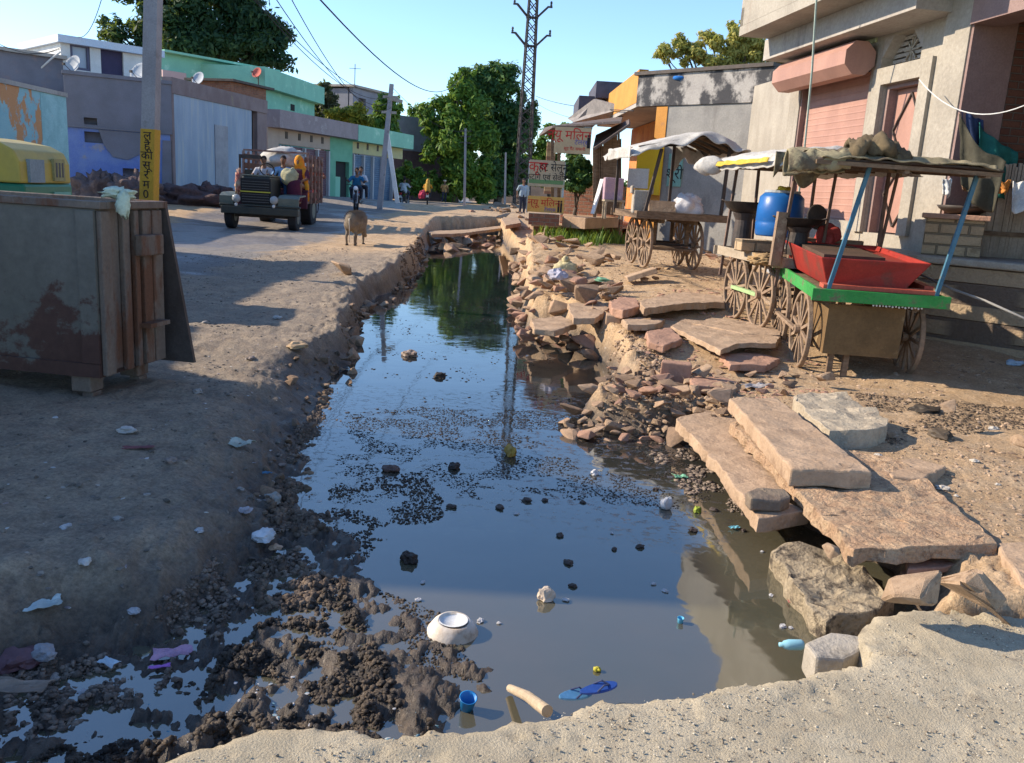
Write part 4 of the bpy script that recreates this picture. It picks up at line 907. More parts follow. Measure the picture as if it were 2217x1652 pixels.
# ---- middle cart with the white tarpaulin
nl, bl = aty(1682, 572, 9.2), aty(1545, 540, 11.3)
d = (bl-nl)[:2]; L = 2.0; ang = math.atan2(d[1], d[0])-math.pi/2; ld = np.array([-math.sin(ang), math.cos(ang)]); wd = np.array([math.cos(ang), math.sin(ang)]); W = 1.25
gz = float(G1(1640, 715)[2]); cen = nl[:2]+wd*W/2+ld*L/2
t = thing('handcart', 'grey handcart under a white tarpaulin with a blue drum, middle of three carts', 'handcart', (cen[0], cen[1], gz), ang, 'roofed handcarts beside the ditch')
zp = nl[2]-gz+.05; C2 = t
m_greyw = M('grey_weathered_wood', (.40, .33, .24), (.30, .24, .17), sc=6, stretch=(1, .3, 1), bump=.5, bsc=20)
cart_base(t, W, L, zp, .39, W/2-.04, (-.55, .25), m_greyw, 4)
q = MB(); q.bar((-W/2-.0, -.55, .39), (-W/2-.0, .25, .39), .05, .04); q.build('wheel_link', M('lime_board', (.36, .50, .22), (.30, .42, .2), sc=5), t)
zr = aty(1620, 348, 9.3)[2]-gz
for (x0, y0, x1, y1) in ((-W/2+.05, -L/2+.1, -W/2+.12, -L/2+.08), (-W/2+.05, L/2-.1, -W/2+.12, L/2-.1), (W/2-.1, -L/2+.1, W/2-.1, -L/2+.1), (W/2-.1, L/2-.1, W/2-.1, L/2-.1), (-W/2+.45, L/2-.05, -W/2+.42, L/2-.05)):
    q = MB(); q.bar((x0, y0, zp-.35), (x1, y1, zr), .032); q.build('pole', M('rusty_pole', (.13, .085, .065), (.2, .13, .1), sc=8), t)
q = MB()
for i in range(6): q.bar((-W/2-.05, -L/2+i*L/5, zr), (W/2+.1, -L/2+i*L/5, zr), .035)
q.build('roof_frame', m_wood, t)
def tarp2(u, v):
    x = -W/2-.14+u*(W+.3); y = -L/2-.12+v*(L+.25); e = min(u, v, 1-u, 1-v)
    z = zr+.04+.17*math.sin(min(1, u*1.1)*math.pi)**.6*.9+.03*N3(x*3, y*3, 7)+.015*N3(x*10, y*10, 3)
    if e < .05: z -= .09*(1-e/.05)
    return (x, y, z)
sheet(tarp2, 50, 60, m_cream, 'roof_cover', t, .01)
def skirt2(u, v):
    y = -L/2+.15+u*(L-.1); return (-W/2-.165-.02*v-.01*math.sin(u*30), y, zr+.05-.05*v+.015*N3(u*8, v, 3))
sheet(skirt2, 50, 6, m_yel, 'yellow_edging', t, .008)
def knot2(u, v):
    a = v*2*math.pi; r = .055+.06*math.sin(u*math.pi)+.02*N3(u*5, v*6, 1); return (-W/2-.25+.05*math.cos(a)*1, L/2-.15+u*.34, zr+.02+r*math.sin(a)+.02*N3(u*9, v*3, 7)) if False else (-W/2-.12+r*math.cos(a)-u*.22, L/2-.2+u*.25, zr+.01+r*math.sin(a)-.02*u)
sheet(knot2, 20, 16, m_cream, 'bunched_end', t, .006)
def hang2(u, v):
    return (-W/2-.2+u*.5, -L/2-.10+.02*math.sin(u*12), zr+.10-.26*v*(1-.35*math.sin(u*7))+.01*N3(u*9, v*5, 2))
sheet(hang2, 24, 10, m_sack, 'hanging_sack', t, .01)
def on2(x, y, z): c, s_ = math.cos(ang), math.sin(ang); return (cen[0]+x*c-y*s_, cen[1]+x*s_+y*c, gz+z)
def loc_on(px, py, dep): return aty(px, py, dep)
# iron pans on burner stands, drum (resting on the cart)
def pan(name, label, base, top, r):
    b = base; t = thing(name, label, 'pan on burner', b)
    h = top[2]-b[2]
    q = MB(); q.lathe([(r*.42, 0), (r*.45, h*.2), (r*.40, h*.72), (r*.55, h*.9), (r*.52, h*.9), (r*.35, h*.7), (r*.38, .02), (0, .02)], 18); q.build('burner', m_dark, t, smooth=False)
    q = MB(); q.lathe([(.0, h*.88), (r*.55, h*.91), (r*.88, h*1.03), (r, h*1.17), (r*1.03, h*1.18), (r*.97, h*1.165), (r*.84, h*1.05), (r*.5, h*.94), (0, h*.915)], 26); q.build('pan', M('sooty_iron', (.03, .028, .026), (.06, .05, .045), sc=9, rough=.5, metal=.3), t, smooth=True)
    for s_ in (-1, 1):
        q = MB(); q.tube([(s_*r*.97, -.05, h*1.15), (s_*r*1.12, -.03, h*1.2), (s_*r*1.12, .03, h*1.2), (s_*r*.97, .05, h*1.15)], .008, 6); q.build('handle', m_dark, t)
    return t
b = aty(1603, 538, 10.9); pan('frying_pan', 'wide black iron pan on a sooty stand at the far end of the middle cart', b, aty(1603, 452, 10.9), .26)
b = aty(1722, 552, 9.3); pan('frying_pan', 'black iron pan on a squat burner between the nearest and middle carts', b, aty(1722, 484, 9.3), .25)
q = MB(); c_ = aty(1722, 552, 9.25); q.bar(c_+np.array([-.23, -.06, -.12]), c_+np.array([-.21, -.06, .44]), .10, .08); tag(q.build('wooden_post', m_wheel, None), 'thick short wooden post standing left of the squat burner', 'post')
q = MB(); c_ = aty(1770, 470, 9.5); q.lathe([(0, -.012), (.13, -.01), (.14, 0), (.13, .01), (0, .012)], 20); o = q.build('black_lid', m_dark, None, loc=c_, rot=(1.35, 0, .3)); tag(o, 'round black lid propped behind the squat burner', 'lid')
b = aty(1683, 512, 10.2); q = MB(); hh = aty(1683, 418, 10.2)[2]-b[2]
t = thing('blue_drum', 'bright blue plastic drum standing on the middle cart', 'drum', b)
q.lathe([(0, 0), (.245, 0), (.26, .02), (.27, hh*.3), (.262, hh*.33), (.27, hh*.36), (.265, hh*.7), (.258, hh*.74), (.25, hh*.9), (.2, hh), (0, hh)], 28); q.build('body', M('blue_plastic_drum', (.012, .10, .33), (.02, .13, .40), sc=2, rough=.35, bump=.03, fine=.05), t, smooth=True)
q = MB(); q.lathe([(0, hh+.003), (.20, hh+.003), (.2, hh+.03), (0, hh+.035)], 22); q.build('lid', M('grey_plastic', (.35, .38, .40), bump=0), t)
heap('yellow_bag', 'small yellow bag on top of the blue drum', 'bag', aty(1697, 412, 10.2), (.09, .07, .04), CM('bright_yellow_bag', (.72, .50, .05)), 3)
heap('red_sack', 'red net sack lying behind the squat burner', 'sack', aty(1790, 515, 9.5), (.13, .12, .14), CM('red_net', (.40, .06, .05)), 5)
c_ = aty(1640, 548, 9.7); q = MB(); q.box(-.2, .2, -.12, .12, 0, .14); tag(q.build('wooden_crate', m_bigbrick, None, loc=aty(1632, 545, 10.1), rot=(0, 0, .1), bevel=.01), 'pale brick block under the blue drum on the middle cart', 'block')
heap('straw_heap', 'brown straw heap at the near corner of the middle cart', 'straw', aty(1655, 562, 9.4), (.16, .14, .06), CM('straw', (.38, .25, .12)), 7, amp=.6, fr=3)
# ---- far cart with peaked tarp
g0 = aty(1432, 578, 14.0); W, L = 1.35, 1.7; ang = .13
t = thing('handcart', 'dark handcart with a ragged peaked white tarpaulin, farthest of the three carts', 'handcart', g0, ang, 'roofed handcarts beside the ditch')
gz = g0[2]; zp = aty(1440, 462, 13.4)[2]-gz; C3 = t
cart_base(t, W, L, zp, .385, .40, (-.33, .47), m_wood, 7)
zr = aty(1400, 322, 13.4)[2]-gz
for (x, y, x1, y1, zz) in ((-W/2+.1, -L/2+.1, -W/2+.28, -L/2+.1, zr), (W/2-.05, -L/2+.1, W/2-.02, -L/2+.1, zr+.12), (-W/2+.0, L/2-.1, -W/2, L/2-.1, zr), (.25, L/2-.1, .25, L/2-.1, zr+.15)):
    q = MB(); q.bar((x, y, zp-.05), (x1, y1, zz), .045); q.build('pole', m_dark, t)
q = MB()
for i in range(5):
    y = -L/2+i*L/4; q.bar((-W/2-.1, y, zr-.0), (.28, y, zr+.22), .035); q.bar((.28, y, zr+.22), (W/2+.1, y, zr+.05), .035)
q.build('roof_frame', m_wood, t)
def tarp3(u, v):
    x = -W/2-.24+u*(W+.46); y = -L/2-.15+v*(L+.2); pk = .3
    z = zr+.02+(.27*sstep(-W/2-.3, pk, x) if x < pk else .27-.17*sstep(pk, W/2+.25, x))+.02*N3(x*4, y*4, 3)
    e = min(u, 1-u, v)
    if e < .10: z -= .17*(1-e/.10)*(.7+.8*N3(x*4, y*4, 8))
    return (x, y, float(z))
sheet(tarp3, 50, 40, m_cream, 'roof_cover', t, .01)
sheet(lambda u, v: (tarp3(u*.9+.05, v*.9+.05)[0], tarp3(u*.9+.05, v*.9+.05)[1], tarp3(u*.9+.05, v*.9+.05)[2]-.05), 20, 20, m_black, 'lining', t, .01)
def flap3(u, v): return (-W/2-.25+.03*math.sin(u*11), -L/2-.1+u*1.3, zr-.0-.16*v+.02*N3(u*7, v*3, 4))
sheet(flap3, 30, 8, m_cream, 'flap', t, .008)
def flap3b(u, v): return (.25+u*.6, L/2+.0+.03*math.sin(u*14), zr+.14-.42*v*(.6+.5*N3(u*4, 1, 4)))
sheet(flap3b, 24, 10, m_cream, 'rear_flap', t, .008)
q = MB(); q.box(-.34, .34, -L/2+.35, L/2-.4, .30, .33); q.build('lower_shelf', m_wood, t)
heap('white_sack', 'bulging white sack resting on the far cart', 'sack', aty(1486, 448, 13.4), (.24, .18, .19), CM('white_sack', (.64, .62, .63)), 11, amp=.3)
q = MB(); q.box(-.13, .13, -.12, .12, 0, .36); q.box(-.17, -.131, -.1, .1, .30, .42); q.box(.131, .17, -.1, .1, .3, .42); tag(q.build('stone_stove', m_concrete, None, loc=aty(1385, 463, 13.5), bevel=.02), 'blackened mud stove at the left of the far cart', 'stove')
q = MB(); q.prismx([(-.1, 0), (.1, 0), (.0, .16)], -.2, .2); tag(q.build('wooden_wedge', m_wheel, None, loc=aty(1432, 458, 13.3)), 'tilted brown wooden scrap lying on the far cart', 'wood scrap')

# ---------------------------------------------------------------- sign stand, banner and shop props
def text(s, size, mat, parent, loc, rot, name='lettering', ext=.002, sx=1.0):
    c = bpy.data.curves.new(name, 'FONT'); c.body = s; c.size = size; c.extrude = ext; c.align_x = 'CENTER'; c.align_y = 'CENTER'
    c.materials.append(mat); o = bpy.data.objects.new(name, c); COL.objects.link(o); o.parent = parent; o.location = loc; o.rotation_euler = rot; o.scale = (sx, 1, 1); return o
PI = math.pi; m_redp = M('red_lettering', (.50, .03, .03), bump=0, fine=0); m_blk = M('black_lettering', (.02, .02, .025), bump=0, fine=0); m_blup = M('blue_lettering', (.10, .10, .35), bump=0, fine=0)
m_signb = M('banner_cream', (.52, .42, .25), (.46, .36, .22), sc=3, rough=.7, bump=.1)
m_signo = M('banner_orange', (.66, .34, .08), (.60, .42, .12), sc=2, rough=.7, bump=.1)
b = aty(1178, 462, 19.0); S = 19*1.0/1850*1.02
t = thing('sign_stand', 'four-legged metal stand with a painted sign board on top and a small orange banner below', 'sign', (b[0], b[1], b[2]), -.02)
wd2, hh = 36*S, (462-355)*S
q = MB()
for sx in (-1, 1):
    for y in (0, .45): q.bar((sx*wd2, y, 0), (sx*wd2, y, hh-.02), .035)
q.build('legs_frame', M('pale_blue_frame', (.42, .52, .54)), t)
zb = (462-402)*S
q = MB(); q.box(-wd2, wd2, -.03, -.018, zb, hh); q.box(-wd2-.02, wd2+.02, -.035, .46, zb-.06, zb-.003); q.build('board', M('sign_khaki', (.50, .42, .28), (.42, .36, .25), sc=3), t)
q = MB(); q.box(-wd2, wd2, -.036, -.031, zb+.0, zb+.08); q.build('green_strip', M('sign_green', (.14, .27, .12)), t)
rX = (PI/2, 0, 0)
text('कृष', .30, m_redp, t, (-wd2*.52, -.034, hh-.15), rX); text('हट सेलून', .24, m_blk, t, (wd2*.36, -.034, hh-.15), rX, sx=.8)
text('कटिंग एवं सेविंग', .17, m_blk, t, (0, -.034, hh-.36), rX, sx=.9)
q = MB(); q.box(-wd2, wd2+.04, -.06, -.045, .02, .36); bn = q.build('banner', m_signo, t)
text('न्यू मिलन', .20, m_redp, bn, (-.02, -.064, .22), rX); text('टेलर्स', .11, m_blup, bn, (.12, -.064, .08), rX)
for x in (wd2*.8, wd2*.95):
    q = MB(); q.box(x-.02, x+.02, -.066, -.062, .04, .24); q.blob((x, -.064, .27), (.022, .004, .025), 1, 0); q.build('figure', m_blk, bn)
q = MB(); q.box(-.33, .33, -.25, .1, -.24, -.0); tag(q.build('brick_block', m_brick, None, loc=(b[0], b[1]-.15, b[2]-.002), rot=(0, 0, -.02)), 'low brick block under the sign stand', 'block')
c0 = aty(1240, 304, 19.3); S = 19.3/1850
t = thing('shop_banner', 'cream flex banner with red lettering hung under the tin roof', 'banner', c0, -.05)
q = MB(); q.box(-38*S, 38*S, -.02, .02, -27*S, 26*S); q.build('board', m_signb, t)
q = MB(); q.box(-39*S, 39*S, .021, .05, 24*S, 28*S); q.build('rail', m_dark, t)
text('न्यू मिलन', .27, m_redp, t, (-.08, -.023, .10), rX); text('टेलर्स', .14, m_blup, t, (.2, -.023, -.04), rX); text('सूट पैंट सफारी', .09, m_redp, t, (.05, -.023, -.18), rX)
for x in (32*S, 35*S):
    q = MB(); q.box(x-.02, x+.015, -.026, -.022, -.15, .08); q.blob((x, -.024, .11), (.02, .003, .025), 1, 0); q.build('figure', m_blk, t)
text('श्री', .35, m_blk, POSTER[5], ((POSTER[1]+POSTER[2])/2, -.034, POSTER[4]-.45), (PI/2, 0, 0)) if POSTER[0].sy > 0 else None
t = thing('wooden_stool', 'low wooden stool on the stone platform in front of the plank shack', 'stool', aty(1325, 474, 18.6), .1); q = MB(); q.box(-.22, .22, -.15, .15, .36, .40); q.build('seat', m_greyw, t)
for sx in (-1, 1):
    for sy in (-1, 1):
        q = MB(); q.box(sx*.18-.02, sx*.18+.02, sy*.12-.02, sy*.12+.02, 0, .357); q.build('leg', m_greyw, t)
q = MB(); q.box(-.2, .2, -.16, .16, 0, .46); o = q.build('metal_box', M('pink_metal_box', (.42, .28, .32), (.30, .22, .32), sc=3, c3=(.55, .5, .45), sc3=4), None, loc=aty(1325, 433, 18.75), rot=(0, 0, .05), bevel=.015); tag(o, 'scratched pink and violet metal box standing on the stool', 'box')
q = MB(); a, b = aty(1283, 463, 18.9), aty(1304, 388, 19.0); q.bar(a, b, .12, .025); tag(q.build('white_board', m_white, None), 'white board leaning against the plank shack beside the stool', 'board')
# ---------------------------------------------------------------- rusty refuse skip
nc = aty(222, 818, 5.42); fc = aty(349, 773, 6.10); d = (fc-nc)[:2]; dp = math.hypot(*d); ang = math.atan2(d[1], d[0])-PI/2
t = thing('refuse_skip', 'rusty grey steel refuse skip on stub feet at the left of the ditch', 'skip', (nc[0], nc[1], 0.0), ang)
z0, z1 = nc[2], aty(208, 436, 5.40)[2]; Lx = 3.2; tw = .04
m_skip = M('rusty_grey_steel', (.125, .12, .105), (.165, .155, .135), sc=1.6, c3=(.085, .045, .037), sc3=1.1, lo3=.50, hi3=.55, zb=(.62, .35), stretch=(1, 1, .5), stretch3=(1, 1, 1.3), rough=.55, metal=.15, bump=.2, bsc=9)
m_skipe = M('rusty_tan_steel', (.185, .145, .115), (.13, .105, .09), sc=4, c3=(.13, .06, .035), sc3=3, lo3=.48, hi3=.60, stretch=(1, 1, .25), stretch3=(1, 1, .35), rough=.75, bump=.3)
q = MB(); q.box(-Lx, 0, 0, .03, z0, z1-.05); q.build('front_panel', m_skip, t)
q = MB(); q.box(-Lx, .0, .003+dp, dp+.03, z0, z1-.05); q.box(-Lx, 0, .031, dp, z0, z0+.03); q.build('back_panel', m_skip, t)
q = MB(); q.box(-.03, .0, .031, dp, z0+.003, z1-.05); ep = q.build('end_panel', m_skipe, t)
for y, w_ in ((.0, .10), (dp*.33, .07), (dp*.52, .05), (dp*.66, .10), (dp-.12, .12)):
    q = MB(); q.box(.002, .04, max(y, .0), y+w_, z0+.01, z1-.06); q.build('rib', m_skipe, t, bevel=.008)
q = MB(); q.box(.041, .10, dp*.5, dp*.88, z1-.36, z1-.22); q.build('lifting_lug', m_skipe, t, bevel=.01); q = MB(); q.box(.041, .12, dp*.55, dp*.9, z0+.28, z0+.31); q.build('hinge', m_skipe, t)
q = MB(); q.box(-Lx-.02, .05, -.02, .05, z1-.048, z1); q.box(-.03, .05, .052, dp+.02, z1-.048, z1); q.box(-Lx, .05, dp+.022, dp+.06, z1-.048, z1); q.build('top_rail', m_skipe, t, bevel=.006)
q = MB(); q.box(-Lx, .0, -.025, -.003, z0, z0+.09); q.box(-.12, .0, -.022, -.003, z0+.093, z1-.06); q.build('edge_strip', m_skip, t)
q = MB(); fl = [(.05, dp+.05), (.05, dp+.08)]; zt = z1-.02; zz = z0-.03
q.add([(.0, dp+.03, zt), (.045, dp+.03, zt), (.20, dp+.10, zz), (-.2, dp+.10, zz), (.0, dp+.06, zt), (.045, dp+.06, zt), (.20, dp+.13, zz), (-.2, dp+.13, zz)], [(0, 1, 2, 3), (7, 6, 5, 4), (0, 4, 5, 1), (1, 5, 6, 2), (2, 6, 7, 3), (3, 7, 4, 0)]); q.build('side_flap', M('dark_rust_plate', (.085, .07, .065), (.06, .045, .04), sc=3, rough=.6), t)
for x, y in ((-.14, .04), (-.14, dp-.12), (-2.6, .04), (-2.6, dp-.12)):
    q = MB(); q.box(x-.09, x+.05, y-.04, y+.10, z0-.11, z0-.003); q.box(x-.03, x+.05, y-.02, y+.08, -.02, z0-.113); q.build('foot', m_skipe, t, bevel=.008)
q = MB(); q.blob((0, 0, .02), (.10, .06, .035), 3, .8, 3, 4); q.blob((.05, -.06, -.05), (.045, .02, .08), 3, .7, 3.5, 8); tag(q.build('plastic_bag', CM('pale_green_bag', (.58, .64, .50), (.48, .55, .42)), None, smooth=True, loc=aty(258, 425, 5.55)), 'crumpled pale green bag draped over the rim of the skip', 'bag')
# ---------------------------------------------------------------- auto rickshaw behind the skip (its side faces the camera, tail to the right)
b = aty(38, 400, 8.9); t = thing('auto_rickshaw', 'yellow and green auto rickshaw parked behind the skip', 'auto rickshaw', (b[0], b[1]+.1, 0), .10)
zt = aty(60, 296, 8.9)[2]
m_ayel = M('auto_yellow', (.46, .34, .06), (.38, .29, .07), sc=2, rough=.5, bump=.12, bsc=9, fine=.1); m_agr = M('auto_green', (.015, .14, .075), (.02, .17, .09), sc=2, rough=.4, bump=.05, fine=.1)
zg = aty(170, 405, 8.9)[2]
hood = [(-.02, zg), (-.025, zt-.25), (-.08, zt-.13), (-.22, zt-.06), (-.55, zt-.01), (-1.1, zt), (-1.75, zt-.02), (-1.95, zt-.08), (-1.95, zt-.12), (-1.7, zt-.06), (-1.15, zt-.06), (-1.08, zt-.20), (-.98, zt-.35), (-.95, zg)]
q = MB(); q.prismy(hood, 0, 1.25); q.build('hood', m_ayel, t, bevel=.03)
q = MB(); q.prismy([(-.02, .35), (.03, .5), (.0, zg-.003), (-.95, zg-.003), (-1.0, .42), (-1.75, .40), (-1.85, .9), (-2.0, .95), (-2.25, .85), (-2.35, .45), (-2.1, .28), (-1.0, .26), (-.2, .28)], .02, 1.23); q.build('body', m_agr, t, bevel=.03)
q = MB(); q.prismy([(-1.82, .97), (-1.95, zt-.13), (-1.99, zt-.13), (-1.90, .97)], .05, 1.2); q.build('windscreen', M('grey_windscreen', (.18, .2, .21), rough=.2, bump=0, fine=0), t)
q = MB(); q.prismy([(-1.1, zg), (-1.1, zt-.10), (-1.55, zt-.10), (-1.5, zg-.1)], .03, .05); q.build('side_curtain', M('grey_blue_curtain', (.27, .32, .34), (.22, .27, .30), sc=3), t)
q = MB(); q.box(-1.75, -1.12, .06, 1.1, .45, 1.0); q.build('seat', m_black, t, bevel=.04)
q = MB(); q.box(-.03, .004, .76, 1.04, zg+.03, zg+.27); em = q.build('emblem', M('emblem_grey', (.30, .27, .12), (.36, .33, .16), sc=6), t)
for k in range(3):
    q = MB(); q.box(.0045, .010, .80+k*.08, .83+k*.08, zg+.07, zg+.23); q.build('emblem_mark', M('emblem_ink', (.13, .12, .12)), em)
q = MB(); q.box(.015, .03, .68, 1.1, zg-.26, zg-.09); q.build('number_plate', M('plate_green', (.2, .42, .34)), t)
q = MB(); q.box(-.03, .010, .16, .50, zg+.01, zg+.25); q.build('rear_curtain', M('grey_blue_curtain', (.27, .32, .34)), t)
for x, y in ((-.4, .06), (-.4, 1.19), (-2.05, .62)):
    q = MB(); q.tube([(x, y-.06, .22), (x, y+.06, .22)], .22, 20); w_ = q.build('wheel', m_black, t, bevel=.02); q = MB(); q.tube([(x, y-.065, .22), (x, y+.065, .22)], .10, 14); q.build('rim', m_white, w_)

# ---------------------------------------------------------------- poles, pylon, wires
def concrete_pole(name, label, base, top, w0, w1, bands=None, cat='utility pole'):
    t = thing(name, label, cat, base); d = np.array(top)-np.array(base); q = MB()
    a, b_ = Vector((0, 0, -.2)), Vector([float(v) for v in d]); q.tube([a, b_*.33, b_*.66, b_], [w0*.7, (w0*.67+w1*.33)*.7, (w0*.33+w1*.67)*.7, w1*.7], 4); q.build('shaft', M('pole_cement', (.33, .32, .33), (.27, .26, .27), sc=3, c3=(.2, .19, .19), sc3=4), t); return t, Vector([float(v) for v in d])
# near leaning-free cement pole with yellow band
pb, pt_ = aty(319, 560, 13.0), aty(333, -60, 13.0); pb[2] = HT(pb[0], pb[1])
t = thing('utility_pole', 'square cement pole with a yellow lettered band near the tractor', 'utility pole', pb); S = 13/1850.
dx = float(pt_[0]-pb[0]); H = float(pt_[2]-pb[2])
def sq(mb, z0, z1, w, e=0):
    x0, x1 = dx*z0/H, dx*z1/H; mb.add([(x0-w, -w, z0), (x0+w, -w, z0), (x0+w, w, z0), (x0-w, w, z0), (x1-w, -w, z1), (x1+w, -w, z1), (x1+w, w, z1), (x1-w, w, z1)], [(0, 3, 2, 1), (4, 5, 6, 7), (0, 1, 5, 4), (1, 2, 6, 5), (2, 3, 7, 6), (3, 0, 4, 7)])
q = MB(); sq(q, -.2, H, .098); q.build('shaft', M('pole_cement', (.33, .32, .33), (.27, .26, .27), sc=3, c3=(.2, .19, .19), sc3=4), t)
za, zb_ = aty(320, 436, 13)[2]-pb[2], aty(322, 280, 13)[2]-pb[2]; q = MB(); sq(q, za, zb_, .104); bd = q.build('painted_band', M('band_yellow', (.55, .32, .035), (.48, .28, .04), sc=3), t)
for k, ch in enumerate(['ल', 'है', 'की', 'सू', 'र', 'म', '0']): text(ch, .17, m_blk, bd, (dx*(zb_-.1-k*.155)/H, -.108, zb_-.10-k*(zb_-za-.12)/6.6), rX)
# leaning pole by the shops
pb, pt_ = aty(822, 420, 36), aty(848, 182, 36); pb[2] = HT(pb[0], pb[1]); t, d = concrete_pole('utility_pole', 'pale leaning pole with a cap and a long stay in front of the blue shutters', pb, pt_, .22, .16)
q = MB(); q.bar(d+Vector((-.15, 0, -.55)), d+Vector((.45, 0, -.65)), .18, .12); q.bar(d*.9+Vector((-.3, 0, 0)), d*.9+Vector((.3, 0, 0)), .1); q.bar(d*.78+Vector((-.3, 0, 0)), d*.78+Vector((.3, 0, 0)), .1); q.build('crossarm', m_concrete, t)
q = MB(); q.bar(d*.62, (.75, 0, .3), .16); q.build('stay', m_white, t)
pb, pt_ = aty(1006, 434, 55), aty(1008, 278, 55); pb[2] = HT(pb[0], pb[1]); t, d = concrete_pole('utility_pole', 'slim pale pole standing before the large green tree', pb, pt_, .16, .12)
q = MB()
for f in (.97, .9, .82): q.bar(d*f+Vector((-.35, 0, 0)), d*f+Vector((.35, 0, 0)), .06)
q.build('crossarm', m_dark, t)
pb, pt_ = aty(1094, 428, 62), aty(1095, 330, 62); pb[2] = HT(pb[0], pb[1]); concrete_pole('utility_pole', 'short grey pole half hidden under the large green tree', pb, pt_, .16, .12)
# lattice pylon
pb = aty(1128, 445, 50); S = 50/1850.; t = thing('lattice_pylon', 'dark steel lattice pylon with upswept arms rising beside the large tree', 'pylon', pb, .15)
H = float(aty(1158, -140, 50)[2]-pb[2]); q = MB(); wb, wt = .42, .16
def pw(z): return wb+(wt-wb)*z/H
for sx in (-1, 1):
    for sy in (-1, 1): q.bar((sx*pw(0), sy*pw(0), -.3), (sx*pw(H), sy*pw(H), H), .085)
q.build('legs', m_dark, t); q = MB(); n = 26
for i in range(n):
    z0, z1 = H*i/n, H*(i+1)/n; a, b = pw(z0), pw(z1)
    for s_ in (-1, 1):
        q.bar((-a, s_*a, z0), (b, s_*b, z1), .045); q.bar((a, s_*a, z0), (-b, s_*b, z1), .045)
        q.bar((s_*a, -a, z0), (s_*b, b, z1), .045); q.bar((s_*a, a, z0), (s_*b, -b, z1), .045)
q.build('bracing', m_dark, t)
TIPS = []
for ya in (38, 100):
    za = float(aty(1150, ya, 50)[2]-pb[2])
    for s_ in (-1, 1):
        q = MB(); w_ = pw(za); q.bar((0, 0, za), (s_*(w_+.1), 0, za), .12); q.bar((s_*w_, 0, za), (s_*(w_+.62), 0, za+.62), .11); q.bar((s_*(w_+.60), 0, za+.62), (s_*(w_+.85), 0, za+.62), .09); ar = q.build('arm', m_dark, t)
        q = MB(); q.lathe([(0, 0), (.06, .02), (.07, .08), (.03, .10), (.07, .14), (.05, .24), (0, .26)], 8, (s_*(w_+.78), 0, za+.67)); q.build('insulator', m_dark, ar); TIPS.append((pb[0]+s_*(w_+.78), pb[1], pb[2]+za+.93))
m_wire = M('wire_black', (.03, .03, .035), bump=0, fine=0)
def wire(a, b, sag, r=.012, label='', n=26):
    a, b = np.array(a, float), np.array(b, float); q = MB(); q.tube([a*(1-k/n)+b*k/n-np.array([0, 0, sag*4*(k/n)*(1-k/n)]) for k in range(n+1)], r*.62, 5); return tag(q.build('overhead_wire', m_wire, None), label, 'wire', 'overhead wires against the sky')
wire(aty(640, -60, 11), aty(1003, 158, 52), 1.2, .02, 'dark wire sagging from the top edge to the crown of the large green tree')
wire(aty(1160, 208, 52), aty(1372, 240, 21), .15, .02, 'wire from the pylon to the orange parapet')
wire(aty(1160, 222, 52), aty(1330, 270, 22), .2, .012, 'lower thin wire from the pylon to the tin roof')
for i, (x, y, nm) in enumerate(((520, -40, 'highest'), (500, -60, 'second'), (560, -60, 'third'), (590, -80, 'lowest'))):
    wire(aty(x, y, 13), aty(838+i*4, 200+i*10, 36), .5+.12*i, .013, nm+' of the four wires running to the leaning pole')
wire(aty(-40, 75, 22), aty(131, 103, 31), .3, .015, 'upper wire reaching the white rooftop room from the left edge'); wire(aty(-40, 95, 22), aty(131, 106, 31), .2, .015, 'lower wire reaching the white rooftop room from the left edge')
wire(aty(230, -40, 24), aty(170, 80, 31.5), .4, .018, 'wire dropping steeply onto the white rooftop room')
wire(aty(850, 190, 36), aty(1008, 285, 55), .5, .015, 'wire between the leaning pole and the slim pale pole')
q = MB(); pts = [aty(x, y, 30.5) for x, y in ((5, 160), (40, 165), (75, 160), (110, 128), (131, 112))]; q.tube(pts, .03, 6); tag(q.build('white_pipe', m_white, None), 'thin white pipe trailing over the slate house roof', 'pipe')
for x, y, dd, r_, lb, mt_ in ((158, 142, 30.5, .36, 'white satellite dish in front of the rooftop room', m_white), (430, 171, 37, .30, 'white satellite dish above the brown parapet', m_white), (557, 158, 42, .26, 'small red satellite dish on the mint house', M('red_dish', (.5, .13, .1))), (302, 158, 30.6, .36, 'dark-rimmed satellite dish beside the cement pole', m_white)):
    t = thing('satellite_dish', lb, 'satellite dish', aty(x, y, dd), -.4, 'satellite dishes on the left-hand roofs'); q = MB(); q.lathe([(0, -.06), (r_*.5, -.04), (r_*.85, 0), (r_, .05), (r_*.97, .055), (r_*.8, .015), (r_*.4, -.02), (0, -.035)], 20); o = q.build('dish', mt_ if mt_ is not m_white else M('dull_dish', (.42, .45, .48), bump=0), t, smooth=True, rot=(R(65), 0, 0))
    q = MB(); q.tube([(0, .05, -.05), (0, .12, -.9)], .025, 6); q.build('mast', m_dark, t); q = MB(); q.tube([(0, 0, -.25), (0, -.35, .0)], .012, 5); q.box(-.04, .04, -.4, -.33, -.04, .04); q.build('receiver_arm', m_dark, t)
q = MB(); p = aty(768, 188, 62); q.tube([p, p+np.array([0, 0, 1.5])], .03, 5); q.bar(p+np.array([-.4, 0, 1.2]), p+np.array([.4, 0, 1.2]), .03); tag(q.build('antenna', m_dark, None), 'thin aerial on the grey tower house', 'antenna')
